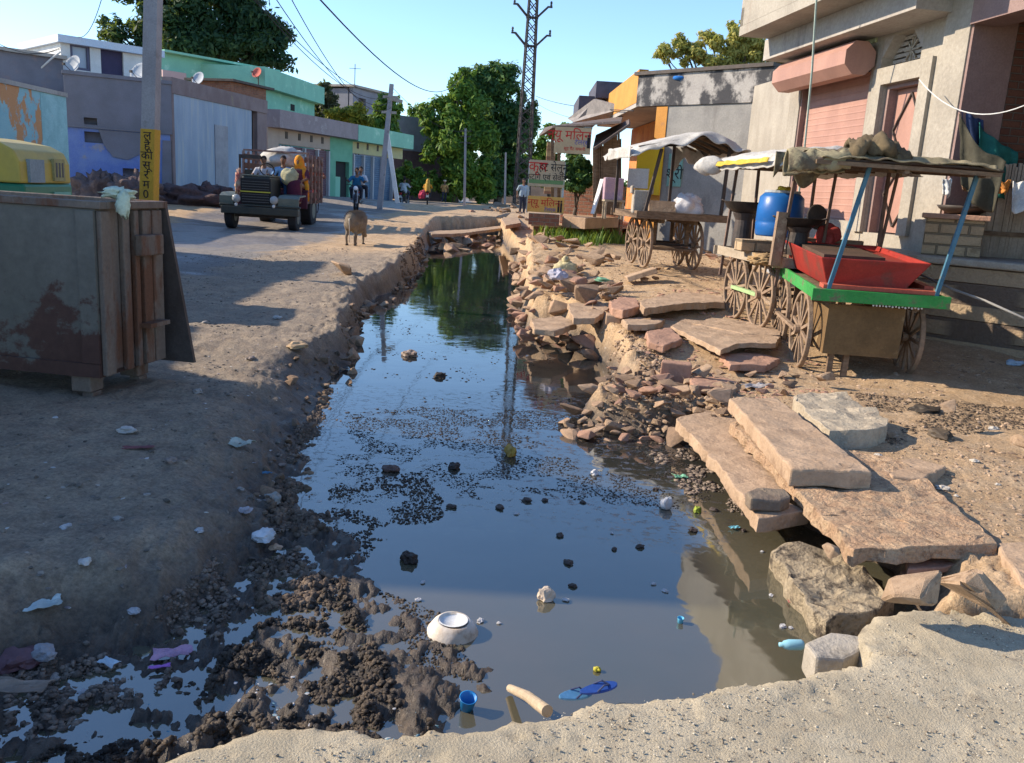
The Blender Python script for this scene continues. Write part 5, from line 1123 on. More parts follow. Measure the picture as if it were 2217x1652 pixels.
# ---------------------------------------------------------------- trees
def leaves(clumps, n, size, seed, flat=.5, droop=0.0):
    """many leaf blades spread through ellipsoid clumps (cx,cy,cz,rx,ry,rz,weight)"""
    rs = np.random.RandomState(seed); sub_ = []
    for c in clumps:                                                   # each clump breaks up into smaller uneven sprays
        for _ in range(13):
            d_ = rs.normal(size=3); d_ /= np.linalg.norm(d_); r_ = .35+.65*rs.rand(); f_ = .24+.28*rs.rand()
            sub_.append((c[0]+d_[0]*c[3]*r_, c[1]+d_[1]*c[4]*r_, c[2]+d_[2]*c[5]*r_, c[3]*f_, c[4]*f_, c[5]*f_))
    clumps = sub_; C = np.array([c[:6] for c in clumps]); wts = np.array([c[6] if len(c) > 6 else c[3]*c[4]*c[5] for c in clumps]); wts = wts/wts.sum()
    k = rs.choice(len(C), n, p=wts); d = rs.normal(size=(n, 3)); d /= np.linalg.norm(d, axis=1)[:, None]
    r = rs.rand(n)**.42; ctr = C[k, :3]+d*C[k, 3:6]*r[:, None]*(1+.18*rs.normal(size=(n, 1)))
    nrm = d*1.0+rs.normal(size=(n, 3))*flat+np.array([0, 0, .35]); nrm /= np.linalg.norm(nrm, axis=1)[:, None]
    t = np.cross(nrm, rs.normal(size=(n, 3))); t /= np.linalg.norm(t, axis=1)[:, None]; t[:, 2] -= droop; b = np.cross(nrm, t); s = size*(.6+.8*rs.rand(n))[:, None]
    V = np.stack([ctr-t*s, ctr+b*s*.38-t*s*.1, ctr+t*s, ctr-b*s*.38-t*s*.1], 1).reshape(-1, 3).astype(np.float32)
    me = bpy.data.meshes.new('leaves'); me.vertices.add(4*n); me.vertices.foreach_set('co', V.ravel()); me.loops.add(4*n); me.loops.foreach_set('vertex_index', np.arange(4*n, dtype=np.int32))
    me.polygons.add(n); me.polygons.foreach_set('loop_start', np.arange(0, 4*n, 4, dtype=np.int32)); me.polygons.foreach_set('loop_total', np.full(n, 4, dtype=np.int32)); me.update(); return me
def limb(q, a, b, r0, r1, seed, n=6, wob=.12):
    a, b = Vector(a), Vector(b); L = (b-a).length; pts = []
    for i in range(n+1):
        f = i/n; p = a.lerp(b, f)+Vector((N3(f*3, seed, 0), N3(f*3, seed, 9), 0))*L*wob*math.sin(f*math.pi); pts.append(p)
    q.tube(pts, [r0*(1-i/n)+r1*i/n for i in range(n+1)], 8)
m_bark = M('bark', (.12, .09, .065), (.08, .06, .045), sc=8, stretch=(1, 1, .3), bump=.6, bsc=18)
def tree(name, label, cat, base, clumps, n, size, mat, seed, r=.2, extra=None, droop=0, flat=.5, group=None):
    t = thing(name, label, cat, base, 0, group); q = MB(); top = max(c[2] for c in clumps)
    cc = [sum(c[i] for c in clumps)/len(clumps) for i in range(2)]; fork = Vector((cc[0]*.4, cc[1]*.4, top*.36))
    limb(q, (0, 0, -.2), fork, r, r*.75, seed)
    for i, c in enumerate(clumps):
        limb(q, fork, (c[0], c[1], c[2]), r*.45, r*.08, seed+i+1)
        for j in range(2):
            rn = random.Random(seed*100+i*10+j); limb(q, Vector(fork).lerp(Vector(c[:3]), .55), (c[0]+c[3]*rn.uniform(-.7, .7), c[1]+c[4]*rn.uniform(-.7, .7), c[2]+c[5]*rn.uniform(-.2, .8)), r*.2, r*.04, seed+i*7+j)
    q.build('trunk', m_bark, t, smooth=True); o = link('crown', leaves(clumps, n, size, seed, flat, droop), mat, t); return t
def px_clumps(lst, dep, base, sq=.8):                    # (px, py, radius px, radius px y, depth offset)
    out = []
    for c in lst:
        x, y, rx, ry = c[:4]; off = c[4] if len(c) > 4 else 0; p = aty(x, y, dep+off); S = (dep+off)/FPX
        out.append((p[0]-base[0], p[1]-base[1], p[2]-base[2], rx*S, max(rx, ry)*S*sq, ry*S))
    return out
lm_dark = leafmat('leaf_dark', (.018, .055, .032), (.028, .07, .038), (.05, .10, .045))
lm_mid = leafmat('leaf_mid', (.10, .22, .035), (.055, .14, .035), (.21, .33, .05))
lm_deep = leafmat('leaf_deep', (.05, .14, .05), (.03, .09, .04), (.10, .20, .055))
lm_yel = leafmat('leaf_yellowish', (.50, .45, .12), (.30, .31, .08), (.62, .52, .14))
lm_bush = leafmat('leaf_bush_yellow', (.34, .30, .03), (.12, .17, .03), (.42, .38, .06))
# big dark tree behind the left houses
b = aty(430, 420, 52); b[2] = .3
tree('large_tree', 'huge dark-leaved tree towering behind the white and mint houses', 'tree', b, px_clumps([(270, 95, 48, 45), (330, 50, 70, 55), (420, 60, 85, 70), (500, 40, 85, 70), (570, 90, 65, 45), (615, 135, 32, 20), (470, 110, 80, 38), (360, 105, 60, 35), (540, 115, 60, 30), (320, -10, 70, 50), (420, -20, 90, 50), (530, -20, 60, 50, 2), (250, 60, 30, 30)], 52, b), 42000, .19, lm_dark, 3, .5)
b = aty(695, 420, 60); b[2] = .3
tree('small_tree', 'small dull-green tree behind the mint house roof corner', 'tree', b, px_clumps([(700, 205, 24, 20), (690, 230, 20, 18), (715, 235, 18, 18), (700, 255, 28, 20)], 60, b), 2600, .2, leafmat('leaf_dull', (.06, .075, .05), (.04, .055, .035), (.10, .11, .07)), 5, .15)
b = aty(775, 420, 53); b[2] = .4
tree('flowering_bush', 'yellow-flowering bush spilling over the shop parapet', 'bush', b, px_clumps([(735, 250, 30, 14), (770, 245, 32, 18), (790, 262, 30, 14)], 53, b), 3200, .16, lm_bush, 6, .12)
b = aty(835, 420, 54); b[2] = .4
tree('green_tree', 'mid-green tree between the grey tower house and the leaning pole', 'tree', b, px_clumps([(825, 240, 26, 26), (845, 232, 22, 26), (812, 268, 30, 22), (850, 275, 22, 25)], 54, b), 4200, .18, lm_mid, 7, .15)
# big bright tree in the middle: two crowns
b = aty(985, 436, 70); b[2] = HT(b[0], b[1])
tree('bright_green_tree', 'bright green bushy tree left of the pylon, reaching down to the road', 'tree', b, px_clumps([(960, 245, 42, 32), (1000, 225, 45, 40), (940, 290, 28, 30), (975, 300, 55, 45), (1020, 290, 45, 50), (930, 335, 20, 22), (965, 355, 45, 35), (1010, 365, 45, 40), (1008, 335, 26, 22, 2), (975, 400, 40, 28), (1035, 405, 35, 28), (930, 390, 18, 22), (1008, 168, 22, 24, 1), (990, 195, 22, 24)], 70, b), 30000, .23, lm_mid, 11, .3, droop=.15)
b = aty(1075, 436, 74); b[2] = HT(b[0], b[1])
tree('deep_green_tree', 'tall deep green tree directly behind the pylon', 'tree', b, px_clumps([(1030, 160, 35, 32), (1070, 165, 42, 32), (1045, 200, 50, 40), (1095, 200, 38, 42), (1070, 250, 60, 50), (1120, 260, 36, 48), (1085, 310, 60, 50), (1140, 300, 24, 36), (1150, 250, 14, 30), (1070, 365, 52, 42), (1115, 370, 35, 40), (1075, 405, 50, 24)], 74, b), 30000, .24, lm_deep, 12, .35)
b = aty(1190, 440, 78); b[2] = .5
tree('green_tree', 'lower sunlit tree seen between the pylon and the tin-roofed shack', 'tree', b, px_clumps([(1150, 350, 26, 30), (1180, 330, 30, 30), (1205, 285, 30, 20), (1160, 385, 30, 20), (1195, 370, 30, 28), (1235, 280, 26, 12)], 78, b), 7000, .22, lm_mid, 13, .2)
b = aty(890, 440, 80); b[2] = .3
tree('green_tree', 'thin pale tree top showing over the dim house', 'tree', b, px_clumps([(890, 235, 16, 12), (910, 245, 22, 14), (905, 265, 22, 16)], 80, b), 1500, .18, lm_mid, 14, .1)
b = aty(880, 432, 66); b[2] = HT(b[0], b[1])
tree('roadside_bush', 'broad-leaved bush in front of the dim house', 'bush', b, px_clumps([(865, 385, 20, 18), (890, 375, 22, 22), (910, 395, 22, 20), (870, 405, 24, 14), (900, 415, 24, 12)], 66, b), 4500, .2, lm_mid, 15, .08)
# yellow-leaved tree behind the right-hand buildings
b = aty(1580, 440, 29); b[2] = .5
tree('yellow_leaved_tree', 'sparse yellow-leaved tree rising behind the compound wall', 'tree', b, px_clumps([(1440, 115, 26, 18), (1475, 95, 26, 20), (1500, 125, 28, 18), (1540, 90, 34, 22), (1530, 130, 30, 20), (1580, 120, 34, 28), (1600, 75, 28, 26), (1625, 115, 34, 28), (1660, 95, 34, 30), (1690, 120, 32, 30), (1650, 150, 36, 22), (1600, 155, 36, 20), (1625, 45, 22, 16), (1560, 150, 30, 16)], 29, b), 22000, .08, lm_yel, 16, .16)
me = leaves([(x*4.0, N3(x, 0, 1)*4, 2.2+1.2*N3(x*.7, 3, 3), 4, 3, 2.4) for x in range(-2, 30)], 26000, .45, 44)
tag(link('treeline', me, lm_deep, None, aty(900, 430, 120)), 'far-off line of greenery beyond the road end', kind='stuff')
# clipped hedge bush by the banner, weeds
b = aty(1248, 450, 20.2); b[2] = HT(b[0], b[1])+.2
tree('round_bush', 'dense round bush growing under the shop banner', 'bush', b, px_clumps([(1250, 355, 32, 26), (1240, 380, 28, 22), (1265, 380, 24, 24), (1245, 405, 28, 14)], 20.2, b), 7000, .07, lm_deep, 17, .06)
def weeds(name, label, poly, n, h, seed, mat, lw=.012):
    rs = random.Random(seed); xs = [p[0] for p in poly]; ys = [p[1] for p in poly]; V = []; F_ = []
    W_ = [atz(x, y, .3)[:2] for x, y in poly]; mnx, mxx = min(p[0] for p in W_), max(p[0] for p in W_); mny, mxy = min(p[1] for p in W_), max(p[1] for p in W_)
    X = np.array([rs.uniform(mnx, mxx) for _ in range(n*3)]); Y = np.array([rs.uniform(mny, mxy) for _ in range(n*3)]); dd = sdist(X, Y, W_); keep = (dd < 0)
    X, Y = X[keep][:n], Y[keep][:n]; Z = terrain(X, Y)
    for x, y, z in zip(X, Y, Z):
        a = rs.uniform(0, 6.28); L = h*rs.uniform(.4, 1.1)*(0.6+.8*max(0, N3(x*2, y*2, seed)+.4)); dx, dy = math.cos(a)*L*.4, math.sin(a)*L*.4; w_ = lw*rs.uniform(.7, 1.6); px_, py_ = -math.sin(a)*w_, math.cos(a)*w_; k = len(V)
        V += [(x-px_, y-py_, z-.02), (x+px_, y+py_, z-.02), (x+dx*.5+px_, y+dy*.5+py_, z+L*.6), (x+dx*.5-px_, y+dy*.5-py_, z+L*.6), (x+dx, y+dy, z+L)]
        F_ += [(k, k+1, k+2, k+3), (k+3, k+2, k+4)]
    me = bpy.data.meshes.new(name); me.from_pydata(V, [], F_); o = link(name, me, mat); return tag(o, label, kind='stuff')
weeds('grass', 'bright green weeds growing below the stone platform', [(1155, 535), (1165, 505), (1250, 508), (1300, 500), (1380, 512), (1370, 545), (1290, 556), (1200, 548)], 5200, .30, 4, leafmat('leaf_grass', (.14, .24, .035), (.08, .17, .03), (.24, .32, .06)), .012)
weeds('grass', 'thin scum-green weeds at the far end of the ditch', [(915, 545), (960, 520), (1080, 515), (1085, 535), (940, 550)], 900, .10, 5, lm_mid, .008)

# ---------------------------------------------------------------- slabs and stones by the ditch
def jag(P, step, jit, rn):
    Q = []
    for i in range(len(P)):
        a, b = np.array(P[i], float), np.array(P[(i+1) % len(P)], float); d = b-a; L = math.hypot(*d); nn = np.array([-d[1], d[0]])/(L+1e-9); k = max(1, int(L/step))
        for j in range(k): Q.append(tuple(a+d*j/k+nn*(rn.uniform(-jit, jit) if 1 else 0)))
    return Q
def slab(name, label, cat, px, z, th, mat, seed=0, jit=.008, step=.06, group=None, tilt=None, rough=.006):
    """stone slab whose top outline was surveyed at height z"""
    rn = random.Random(seed)
    if z is None:
        g_ = G1(sum(p[0] for p in px)/len(px), sum(p[1] for p in px)/len(px)); z = float(g_[2])+th*.55+.015
    P = [tuple(atz(x, y, z)[:2]) for x, y in px]; c = np.mean(P, axis=0); P = [tuple(np.array(p)-c) for p in P]
    Q = jag(P, step, jit, rn); bm = bmesh.new(); nq = len(Q)
    top = [bm.verts.new((x, y, 0)) for x, y in Q]; bot = [bm.verts.new((x*1.01+rn.uniform(-jit, jit), y*1.01+rn.uniform(-jit, jit), -th)) for x, y in Q]
    ft = bm.faces.new(top); bm.faces.new(bot[::-1]); sides = [bm.faces.new((top[i], bot[i], bot[(i+1) % nq], top[(i+1) % nq])) for i in range(nq)]
    bmesh.ops.recalc_face_normals(bm, faces=bm.faces); bmesh.ops.triangulate(bm, faces=[f for f in bm.faces if len(f.verts) > 4])
    for _ in range(5):
        es = [e for e in bm.edges if e.calc_length() > step*1.3]
        if not es: break
        bmesh.ops.subdivide_edges(bm, edges=es, cuts=1); bmesh.ops.triangulate(bm, faces=[f for f in bm.faces if len(f.verts) > 4])
    for v in bm.verts:
        w_ = v.co*6+Vector((seed, 0, 0)); v.co.z += rough*2*mnoise.noise(w_)+rough*mnoise.noise(w_*3.1); v.co.x += rough*mnoise.noise(w_+Vector((9, 0, 0))); v.co.y += rough*mnoise.noise(w_+Vector((0, 9, 0)))
    me = bpy.data.meshes.new(name); bm.to_mesh(me); bm.free(); o = link(name, me, mat, None, (c[0], c[1], z)); 
    bv = o.modifiers.new('b', 'BEVEL'); bv.width = min(.012, th*.2); bv.segments = 2; bv.limit_method = 'ANGLE'; bv.angle_limit = R(50)
    if tilt: o.rotation_euler = tilt
    return tag(o, label, cat, group)
m_dslab = M('dusty_slab', (.44, .31, .205), (.35, .24, .155), sc=4, c3=(.25, .165, .105), sc3=5, lo3=.54, hi3=.7, bump=.7, bsc=30, bdist=.015, rough=.95)
m_dirty = M('dirt_covered_slab', (.43, .275, .17), (.50, .35, .22), sc=9, c3=(.26, .165, .10), sc3=14, lo3=.52, hi3=.66, bump=1, bsc=38, bdist=.03, rough=.97, fine=.4)
slab('stone_slab', 'long smooth sandstone slab lying on top of the dirt-covered slab', 'slab', [(1578, 860), (1684, 861), (1889, 1021), (1714, 1014)], .13, .10, m_dslab, 1, .004)
slab('stone_slab', 'broad slab covered with reddish dirt beneath the long smooth slab', 'slab', [(1582, 915), (1690, 905), (1760, 960), (1960, 1000), (2160, 1176), (2050, 1182), (1885, 1187), (1850, 1190), (1716, 1050)], .025, .07, m_dirty, 2, .010, rough=.012)
slab('stone_slab', 'low slab along the right edge of the water with a broken near end', 'slab', [(1463, 905), (1530, 888), (1588, 892), (1640, 950), (1712, 1048), (1700, 1085), (1755, 1105), (1645, 1122), (1560, 1010)], -.06, .08, m_dslab, 3, .010)
slab('concrete_block', 'thick rough-edged concrete block beside the long smooth slab', 'block', [(1716, 858), (1752, 848), (1830, 851), (1880, 880), (1921, 908), (1915, 925), (1860, 932), (1800, 930), (1760, 905)], .10, .14, M('tan_concrete', (.44, .37, .27), (.36, .30, .22), sc=6, c3=(.25, .2, .15), sc3=8, bump=.8, bsc=32, bdist=.02), 4, .014, rough=.014)
slab('concrete_piece', 'pitted concrete piece sloping into the water near the culvert', 'block', [(1668, 1185), (1700, 1178), (1800, 1190), (1870, 1240), (1944, 1300), (1900, 1320), (1857, 1332), (1784, 1338), (1720, 1268)], -.16, .16, M('pitted_concrete', (.33, .26, .17), (.42, .34, .23), sc=7, c3=(.09, .07, .05), sc3=9, lo3=.50, hi3=.62, bump=1, bsc=26, bdist=.04, fine=.4), 5, .014, rough=.022, tilt=(0, -.05, 0))
slab('stone_block', 'small square stone sitting on the broken end of the low slab', 'block', [(1617, 1066), (1640, 1058), (1702, 1060), (1716, 1074), (1690, 1080), (1626, 1078)], .02, .075, M('grey_brown_stone', (.22, .17, .12), (.16, .12, .09), sc=6, bump=.7), 6, .006)
slab('stone_slab', 'short slab end poking out under the small square stone', 'slab', [(1652, 1120), (1745, 1106), (1756, 1114), (1690, 1130), (1650, 1134)], -.12, .05, m_dslab, 7, .006)
slab('stone_slab', 'upper thin slab propped under the front of the dirt-covered slab', 'slab', [(1962, 1214), (2000, 1205), (2090, 1210), (2092, 1224), (1965, 1232)], -.075, .035, m_stone2, 8, .005)
slab('stone_slab', 'lower thin slab resting on the two boulders', 'slab', [(1950, 1234), (2000, 1226), (2080, 1230), (2085, 1242), (1955, 1250)], -.125, .04, m_stone2, 9, .005)
slab('stone_slab', 'corner of a tan slab at the right edge above the culvert', 'slab', [(2160, 1174), (2260, 1168), (2400, 1250), (2290, 1300), (2210, 1262)], .02, .07, m_dslab, 10, .006)
slab('culvert_stone', 'flat pale stone leaning at the corner of the culvert beside the blue bottle', 'block', [(1742, 1388), (1800, 1372), (1866, 1378), (1874, 1402), (1830, 1424), (1768, 1424)], -.05, .12, m_concrete, 11, .008)
slab('stone_slab', 'wide flat slab on the dirt near the wheels of the middle cart', 'slab', [(1452, 706), (1480, 690), (1560, 698), (1690, 728), (1680, 742), (1600, 742), (1560, 758)], None, .05, m_dslab, 12, .008)
slab('stone_slab', 'narrow flat slab behind the wide one near the middle cart', 'slab', [(1500, 700), (1540, 688), (1640, 698), (1690, 712), (1690, 725), (1610, 722)], None, .07, m_dslab, 13, .006)
slab('stone_slab', 'long level slab edge between the middle cart and the rubble', 'slab', [(1385, 652), (1430, 640), (1480, 632), (1565, 640), (1568, 654), (1480, 656), (1395, 668)], None, .08, m_dslab, 14, .008)
slab('stone_slab', 'broken flagstone left of the long level slab', 'slab', [(1320, 652), (1345, 642), (1378, 645), (1385, 662), (1350, 672), (1325, 668)], None, .10, m_stone2, 15, .01)
slab('stone_slab', 'pair of planks of stone bridging the far end of the ditch', 'slab', [(925, 500), (1010, 497), (1088, 488), (1085, 494), (1000, 505), (935, 507)], .10, .10, m_dslab, 16, .01, .2)
slab('stone_slab', 'rough step slab at the right bank of the far ditch', 'slab', [(1085, 472), (1120, 470), (1128, 482), (1095, 488)], None, .12, m_dslab, 17, .01, .2)
slab('stone_slab', 'flat stone by the long ledge at the right edge', 'slab', [(2075, 668), (2150, 660), (2260, 685), (2290, 715), (2110, 690)], .30, .08, m_dslab, 18, .008)
b = atz(2185, 745, -.02); q = MB(); q.box(-.55, .9, -.05, .4, 0, .27); tag(q.build('stone_bench_base', m_brick, None, loc=b, rot=(0, 0, -.25)), 'dark brick base under the flat stone at the right edge', 'base')
q = MB(); pts = [aty(1990, 607, 8.6), aty(2060, 640, 8.2), aty(2130, 665, 7.9), aty(2240, 715, 7.5)]; q.tube([p+np.array([0, 0, .06]) for p in pts], .012, 8); tag(q.build('bent_pipe', M('grey_pipe', (.30, .29, .27), bump=0), None, smooth=True), 'long pale bent pipe lying against the stone ledge', 'pipe')
for i_, (P_, lb) in enumerate((([(1345, 690), (1400, 680), (1440, 690), (1420, 706), (1360, 708)], 'flat slab half buried right of the standing stone post'), ([(1560, 770), (1640, 760), (1690, 772), (1660, 790), (1580, 792)], 'thin flagstone in front of the wheels of the middle cart'), ([(1230, 660), (1290, 652), (1318, 668), (1290, 684), (1240, 682)], 'tilted flag near the tied sack on the rubble wall'), ([(1490, 820), (1560, 806), (1600, 822), (1560, 842), (1500, 842)], 'sunken flagstone beside the broad upright slab'), ([(1150, 690), (1215, 684), (1250, 700), (1200, 716), (1155, 712)], 'broken slab at the foot of the rubble wall by the water'), ([(1400, 720), (1450, 712), (1480, 730), (1440, 744), (1405, 738)], 'small flagstone between the stone post and the wide flat slab'), ([(1900, 1000), (1980, 985), (2050, 1010), (2000, 1040), (1930, 1035)], 'thin half-buried slab on the dirt right of the long smooth slab'))):
    slab('stone_slab', lb, 'slab', P_, None, .07, [m_dslab, m_stone2][i_ % 2], 60+i_, .012, tilt=(.05*(i_ % 3-1), .06*(i_ % 2), 0))
def stander(name, label, px0, px1, ytop, ybot, dep, wy, mat, seed):
    a, b_ = aty(px0, ybot, dep), aty(px1, ybot, dep); h = aty(px0, ytop, dep)[2]-a[2]; w_ = b_[0]-a[0]; q = MB()
    q.prism([(0, 0), (w_, -.03), (w_*1.05, wy), (w_*.1, wy*1.1)], -.15, h); o = q.build(name, mat, None, bevel=.012, loc=a, rot=(.04, .03, 0)); return tag(o, label, 'stone')
stander('standing_stone', 'upright squared stone post at the foot of the rubble wall', 1306, 1338, 681, 738, 9.6, .16, m_stone, 1)
stander('standing_stone', 'broad upright reddish slab at the head of the stone pile', 1424, 1490, 782, 842, 7.45, .10, m_stone2, 2)
# the dry-stone retaining wall and loose stones
def stone_mesh(rn, flat=.45, ang=.25):
    bm = bmesh.new(); pts = [bm.verts.new((rn.uniform(-1, 1), rn.uniform(-.8, .8), rn.uniform(-1, 1)*flat)) for _ in range(rn.randint(9, 14))]
    r = bmesh.ops.convex_hull(bm, input=bm.verts); bmesh.ops.delete(bm, geom=[g for g in r['geom_interior'] if isinstance(g, bmesh.types.BMVert)], context='VERTS')
    bmesh.ops.bevel(bm, geom=bm.edges[:], offset=.06, segments=1, affect='EDGES')
    for v in bm.verts: v.co += Vector((N3(*(v.co*3)), N3(*(v.co*3+Vector((5, 0, 0)))), N3(*(v.co*3+Vector((0, 5, 0))))))*.06
    me = bpy.data.meshes.new('stone'); bm.to_mesh(me); bm.free(); return me
rn = random.Random(21); SM = [stone_mesh(rn, rn.uniform(.35, .6)) for _ in range(9)]; SB = [stone_mesh(rn, .55) for _ in range(5)]
smats = [m_stone, m_stone2, m_dslab, M('brown_stone', (.30, .20, .13), (.22, .15, .10), sc=5, bump=.7, bsc=25)]
SMM = []
for i, me in enumerate(SM+SB):
    row = []
    for mt_ in smats:
        c = me.copy(); c.materials.append(mt_); row.append(c)
    SMM.append(row)
def scatter(poly, n, s0, s1, seed, name, label, cat, group, z=None, lift=.25, pool=range(9), mats_=(0, 1, 2, 3), avoid=None, tilt=.35, zjit=0):
    rs = random.Random(seed); W_ = np.array([G1(x, y, 6)[:2] if z is None else atz(x, y, z)[:2] for x, y in poly]); out = []
    for _ in range(n*30):
        if len(out) >= n: break
        x, y = rs.uniform(W_[:, 0].min(), W_[:, 0].max()), rs.uniform(W_[:, 1].min(), W_[:, 1].max())
        if sdist(np.array([x]), np.array([y]), W_)[0] > 0: continue
        s = rs.uniform(s0, s1)**1.0; s = s0+(s1-s0)*rs.random()**2.2
        if any((x-a)**2+(y-b_)**2 < ((s+c)*.62)**2 for a, b_, c in out): continue
        out.append((x, y, s))
    for x, y, s in out:
        me = SMM[rs.choice(list(pool))][rs.choice(mats_)]; o = bpy.data.objects.new(name, me); COL.objects.link(o); hz = max(HT(x, y), WZ-.06)
        o.location = (x, y, hz+s*lift+rs.uniform(0, zjit)); o.scale = (s, s*rs.uniform(.75, 1.1), s*rs.uniform(.7, 1.15)); o.rotation_euler = (rs.uniform(-tilt, tilt), rs.uniform(-tilt, tilt), rs.uniform(0, 6.28)); tag(o, label, cat, group)
    return out
scatter([(1118, 600), (1160, 575), (1260, 590), (1330, 640), (1300, 700), (1230, 712), (1122, 705)], 44, .11, .24, 31, 'rubble_stone', 'broken sandstone block in the rubble retaining wall beside the yellow sack', 'stone', 'stones of the rubble wall', lift=.35, zjit=.10)
scatter([(1128, 690), (1230, 712), (1290, 740), (1225, 745), (1130, 718)], 12, .10, .17, 32, 'rubble_stone', 'broken sandstone block in the rubble retaining wall beside the yellow sack', 'stone', 'stones of the rubble wall', lift=.5)
scatter([(1118, 640), (1250, 640), (1330, 680), (1325, 745), (1240, 745), (1130, 715)], 60, .10, .22, 131, 'rubble_stone', 'sandstone block low on the face of the rubble wall, close above the water', 'stone', 'stones on the face of the rubble wall', z=-.1, lift=.4, zjit=.12)
scatter([(1108, 560), (1135, 560), (1140, 640), (1118, 660)], 16, .10, .2, 132, 'rubble_stone', 'stone at the far left end of the rubble wall, along the waterline', 'stone', 'stones at the far end of the rubble wall', z=-.1, lift=.4, zjit=.1)
scatter([(1215, 880), (1290, 855), (1400, 830), (1500, 830), (1590, 880), (1560, 935), (1440, 925), (1330, 930), (1225, 915)], 120, .055, .15, 33, 'pile_stone', 'flat broken stone in the pile that juts into the water before the long slabs', 'stone', 'stones of the pile jutting into the water', lift=.55, zjit=.07, z=-.15)
scatter([(1500, 800), (1640, 790), (1740, 820), (1700, 860), (1590, 850), (1500, 850)], 34, .04, .10, 34, 'loose_stone', 'loose stone lying on the dirt between the stone pile and the nearest cart', 'stone', 'loose stones before the carts', lift=.3)
scatter([(1100, 545), (1160, 535), (1330, 560), (1350, 590), (1250, 600), (1130, 585)], 30, .12, .26, 35, 'bank_stone', 'rough stone on the bank below the green weeds', 'stone', 'stones on the bank below the weeds', lift=.25, zjit=.05)
scatter([(940, 470), (1140, 452), (1145, 500), (1090, 520), (1000, 490)], 28, .16, .42, 36, 'far_stone', 'rough stone at the far end of the ditch by the stone bridge', 'stone', 'stones round the far end of the ditch', lift=.2)
scatter([(375, 440), (380, 405), (480, 410), (500, 440), (440, 455)], 26, .22, .5, 37, 'heap_brick', 'dull broken brick in the heap before the pale blue washed house', 'brick', 'bricks heaped before the washed house', lift=.3, mats_=(1, 3), zjit=.3)
scatter([(1520, 545), (1560, 528), (1600, 560), (1570, 590), (1520, 585)], 22, .09, .17, 38, 'broken_tile', 'broken roof tile in the heap between the far and middle carts', 'tile', 'broken tiles between the carts', lift=.5, mats_=(1, 3), zjit=.12)
scatter([(735, 590), (780, 580), (790, 600), (750, 605)], 1, .27, .28, 39, 'bank_rock', 'single big stone on the left bank below the pig', 'stone', None, lift=.3, mats_=(2,))
scatter([(900, 520), (930, 545), (860, 640), (790, 670), (770, 720), (740, 780), (700, 860), (680, 850), (730, 740), (770, 650), (860, 590)], 26, .05, .14, 40, 'rim_stone', 'stone crumbling from the sunlit rim of the left bank', 'stone', 'stones along the left rim', lift=.2, mats_=(2, 3))
scatter([(620, 780), (700, 740), (730, 800), (690, 900), (640, 1000), (600, 1100), (560, 1200), (480, 1250), (560, 1050), (640, 900)], 40, .025, .07, 41, 'rim_clod', 'dry clod on the shaded near part of the left bank', 'clod', 'clods on the near left bank', lift=.3, mats_=(3,), pool=range(9, 14))
for x, y, dd, s, lb in ((1985, 1278, 2.95, .15, 'left one of the two pale boulders below the thin slabs'), (2124, 1272, 3.05, .19, 'right, larger one of the two pale boulders below the thin slabs'), (1800, 1190, 3.6, .07, 'stone lying in the water under the edge of the dirt-covered slab'), (2052, 880, 6.1, .08, 'lone dark stone on the dirt right of the concrete block'), (1790, 818, 7.3, .10, 'stone chocking the near wheel of the red-tray cart'), (2215, 960, 5.4, .10, 'dark stone cut by the right edge')):
    p = aty(x, y, dd); o = bpy.data.objects.new('boulder', SMM[9+int(s*100) % 5][2]); COL.objects.link(o); o.location = (p[0], p[1], p[2]); o.scale = (s, s*.9, s*.9); o.rotation_euler = (.3, .2, x*.1); tag(o, lb, 'boulder')
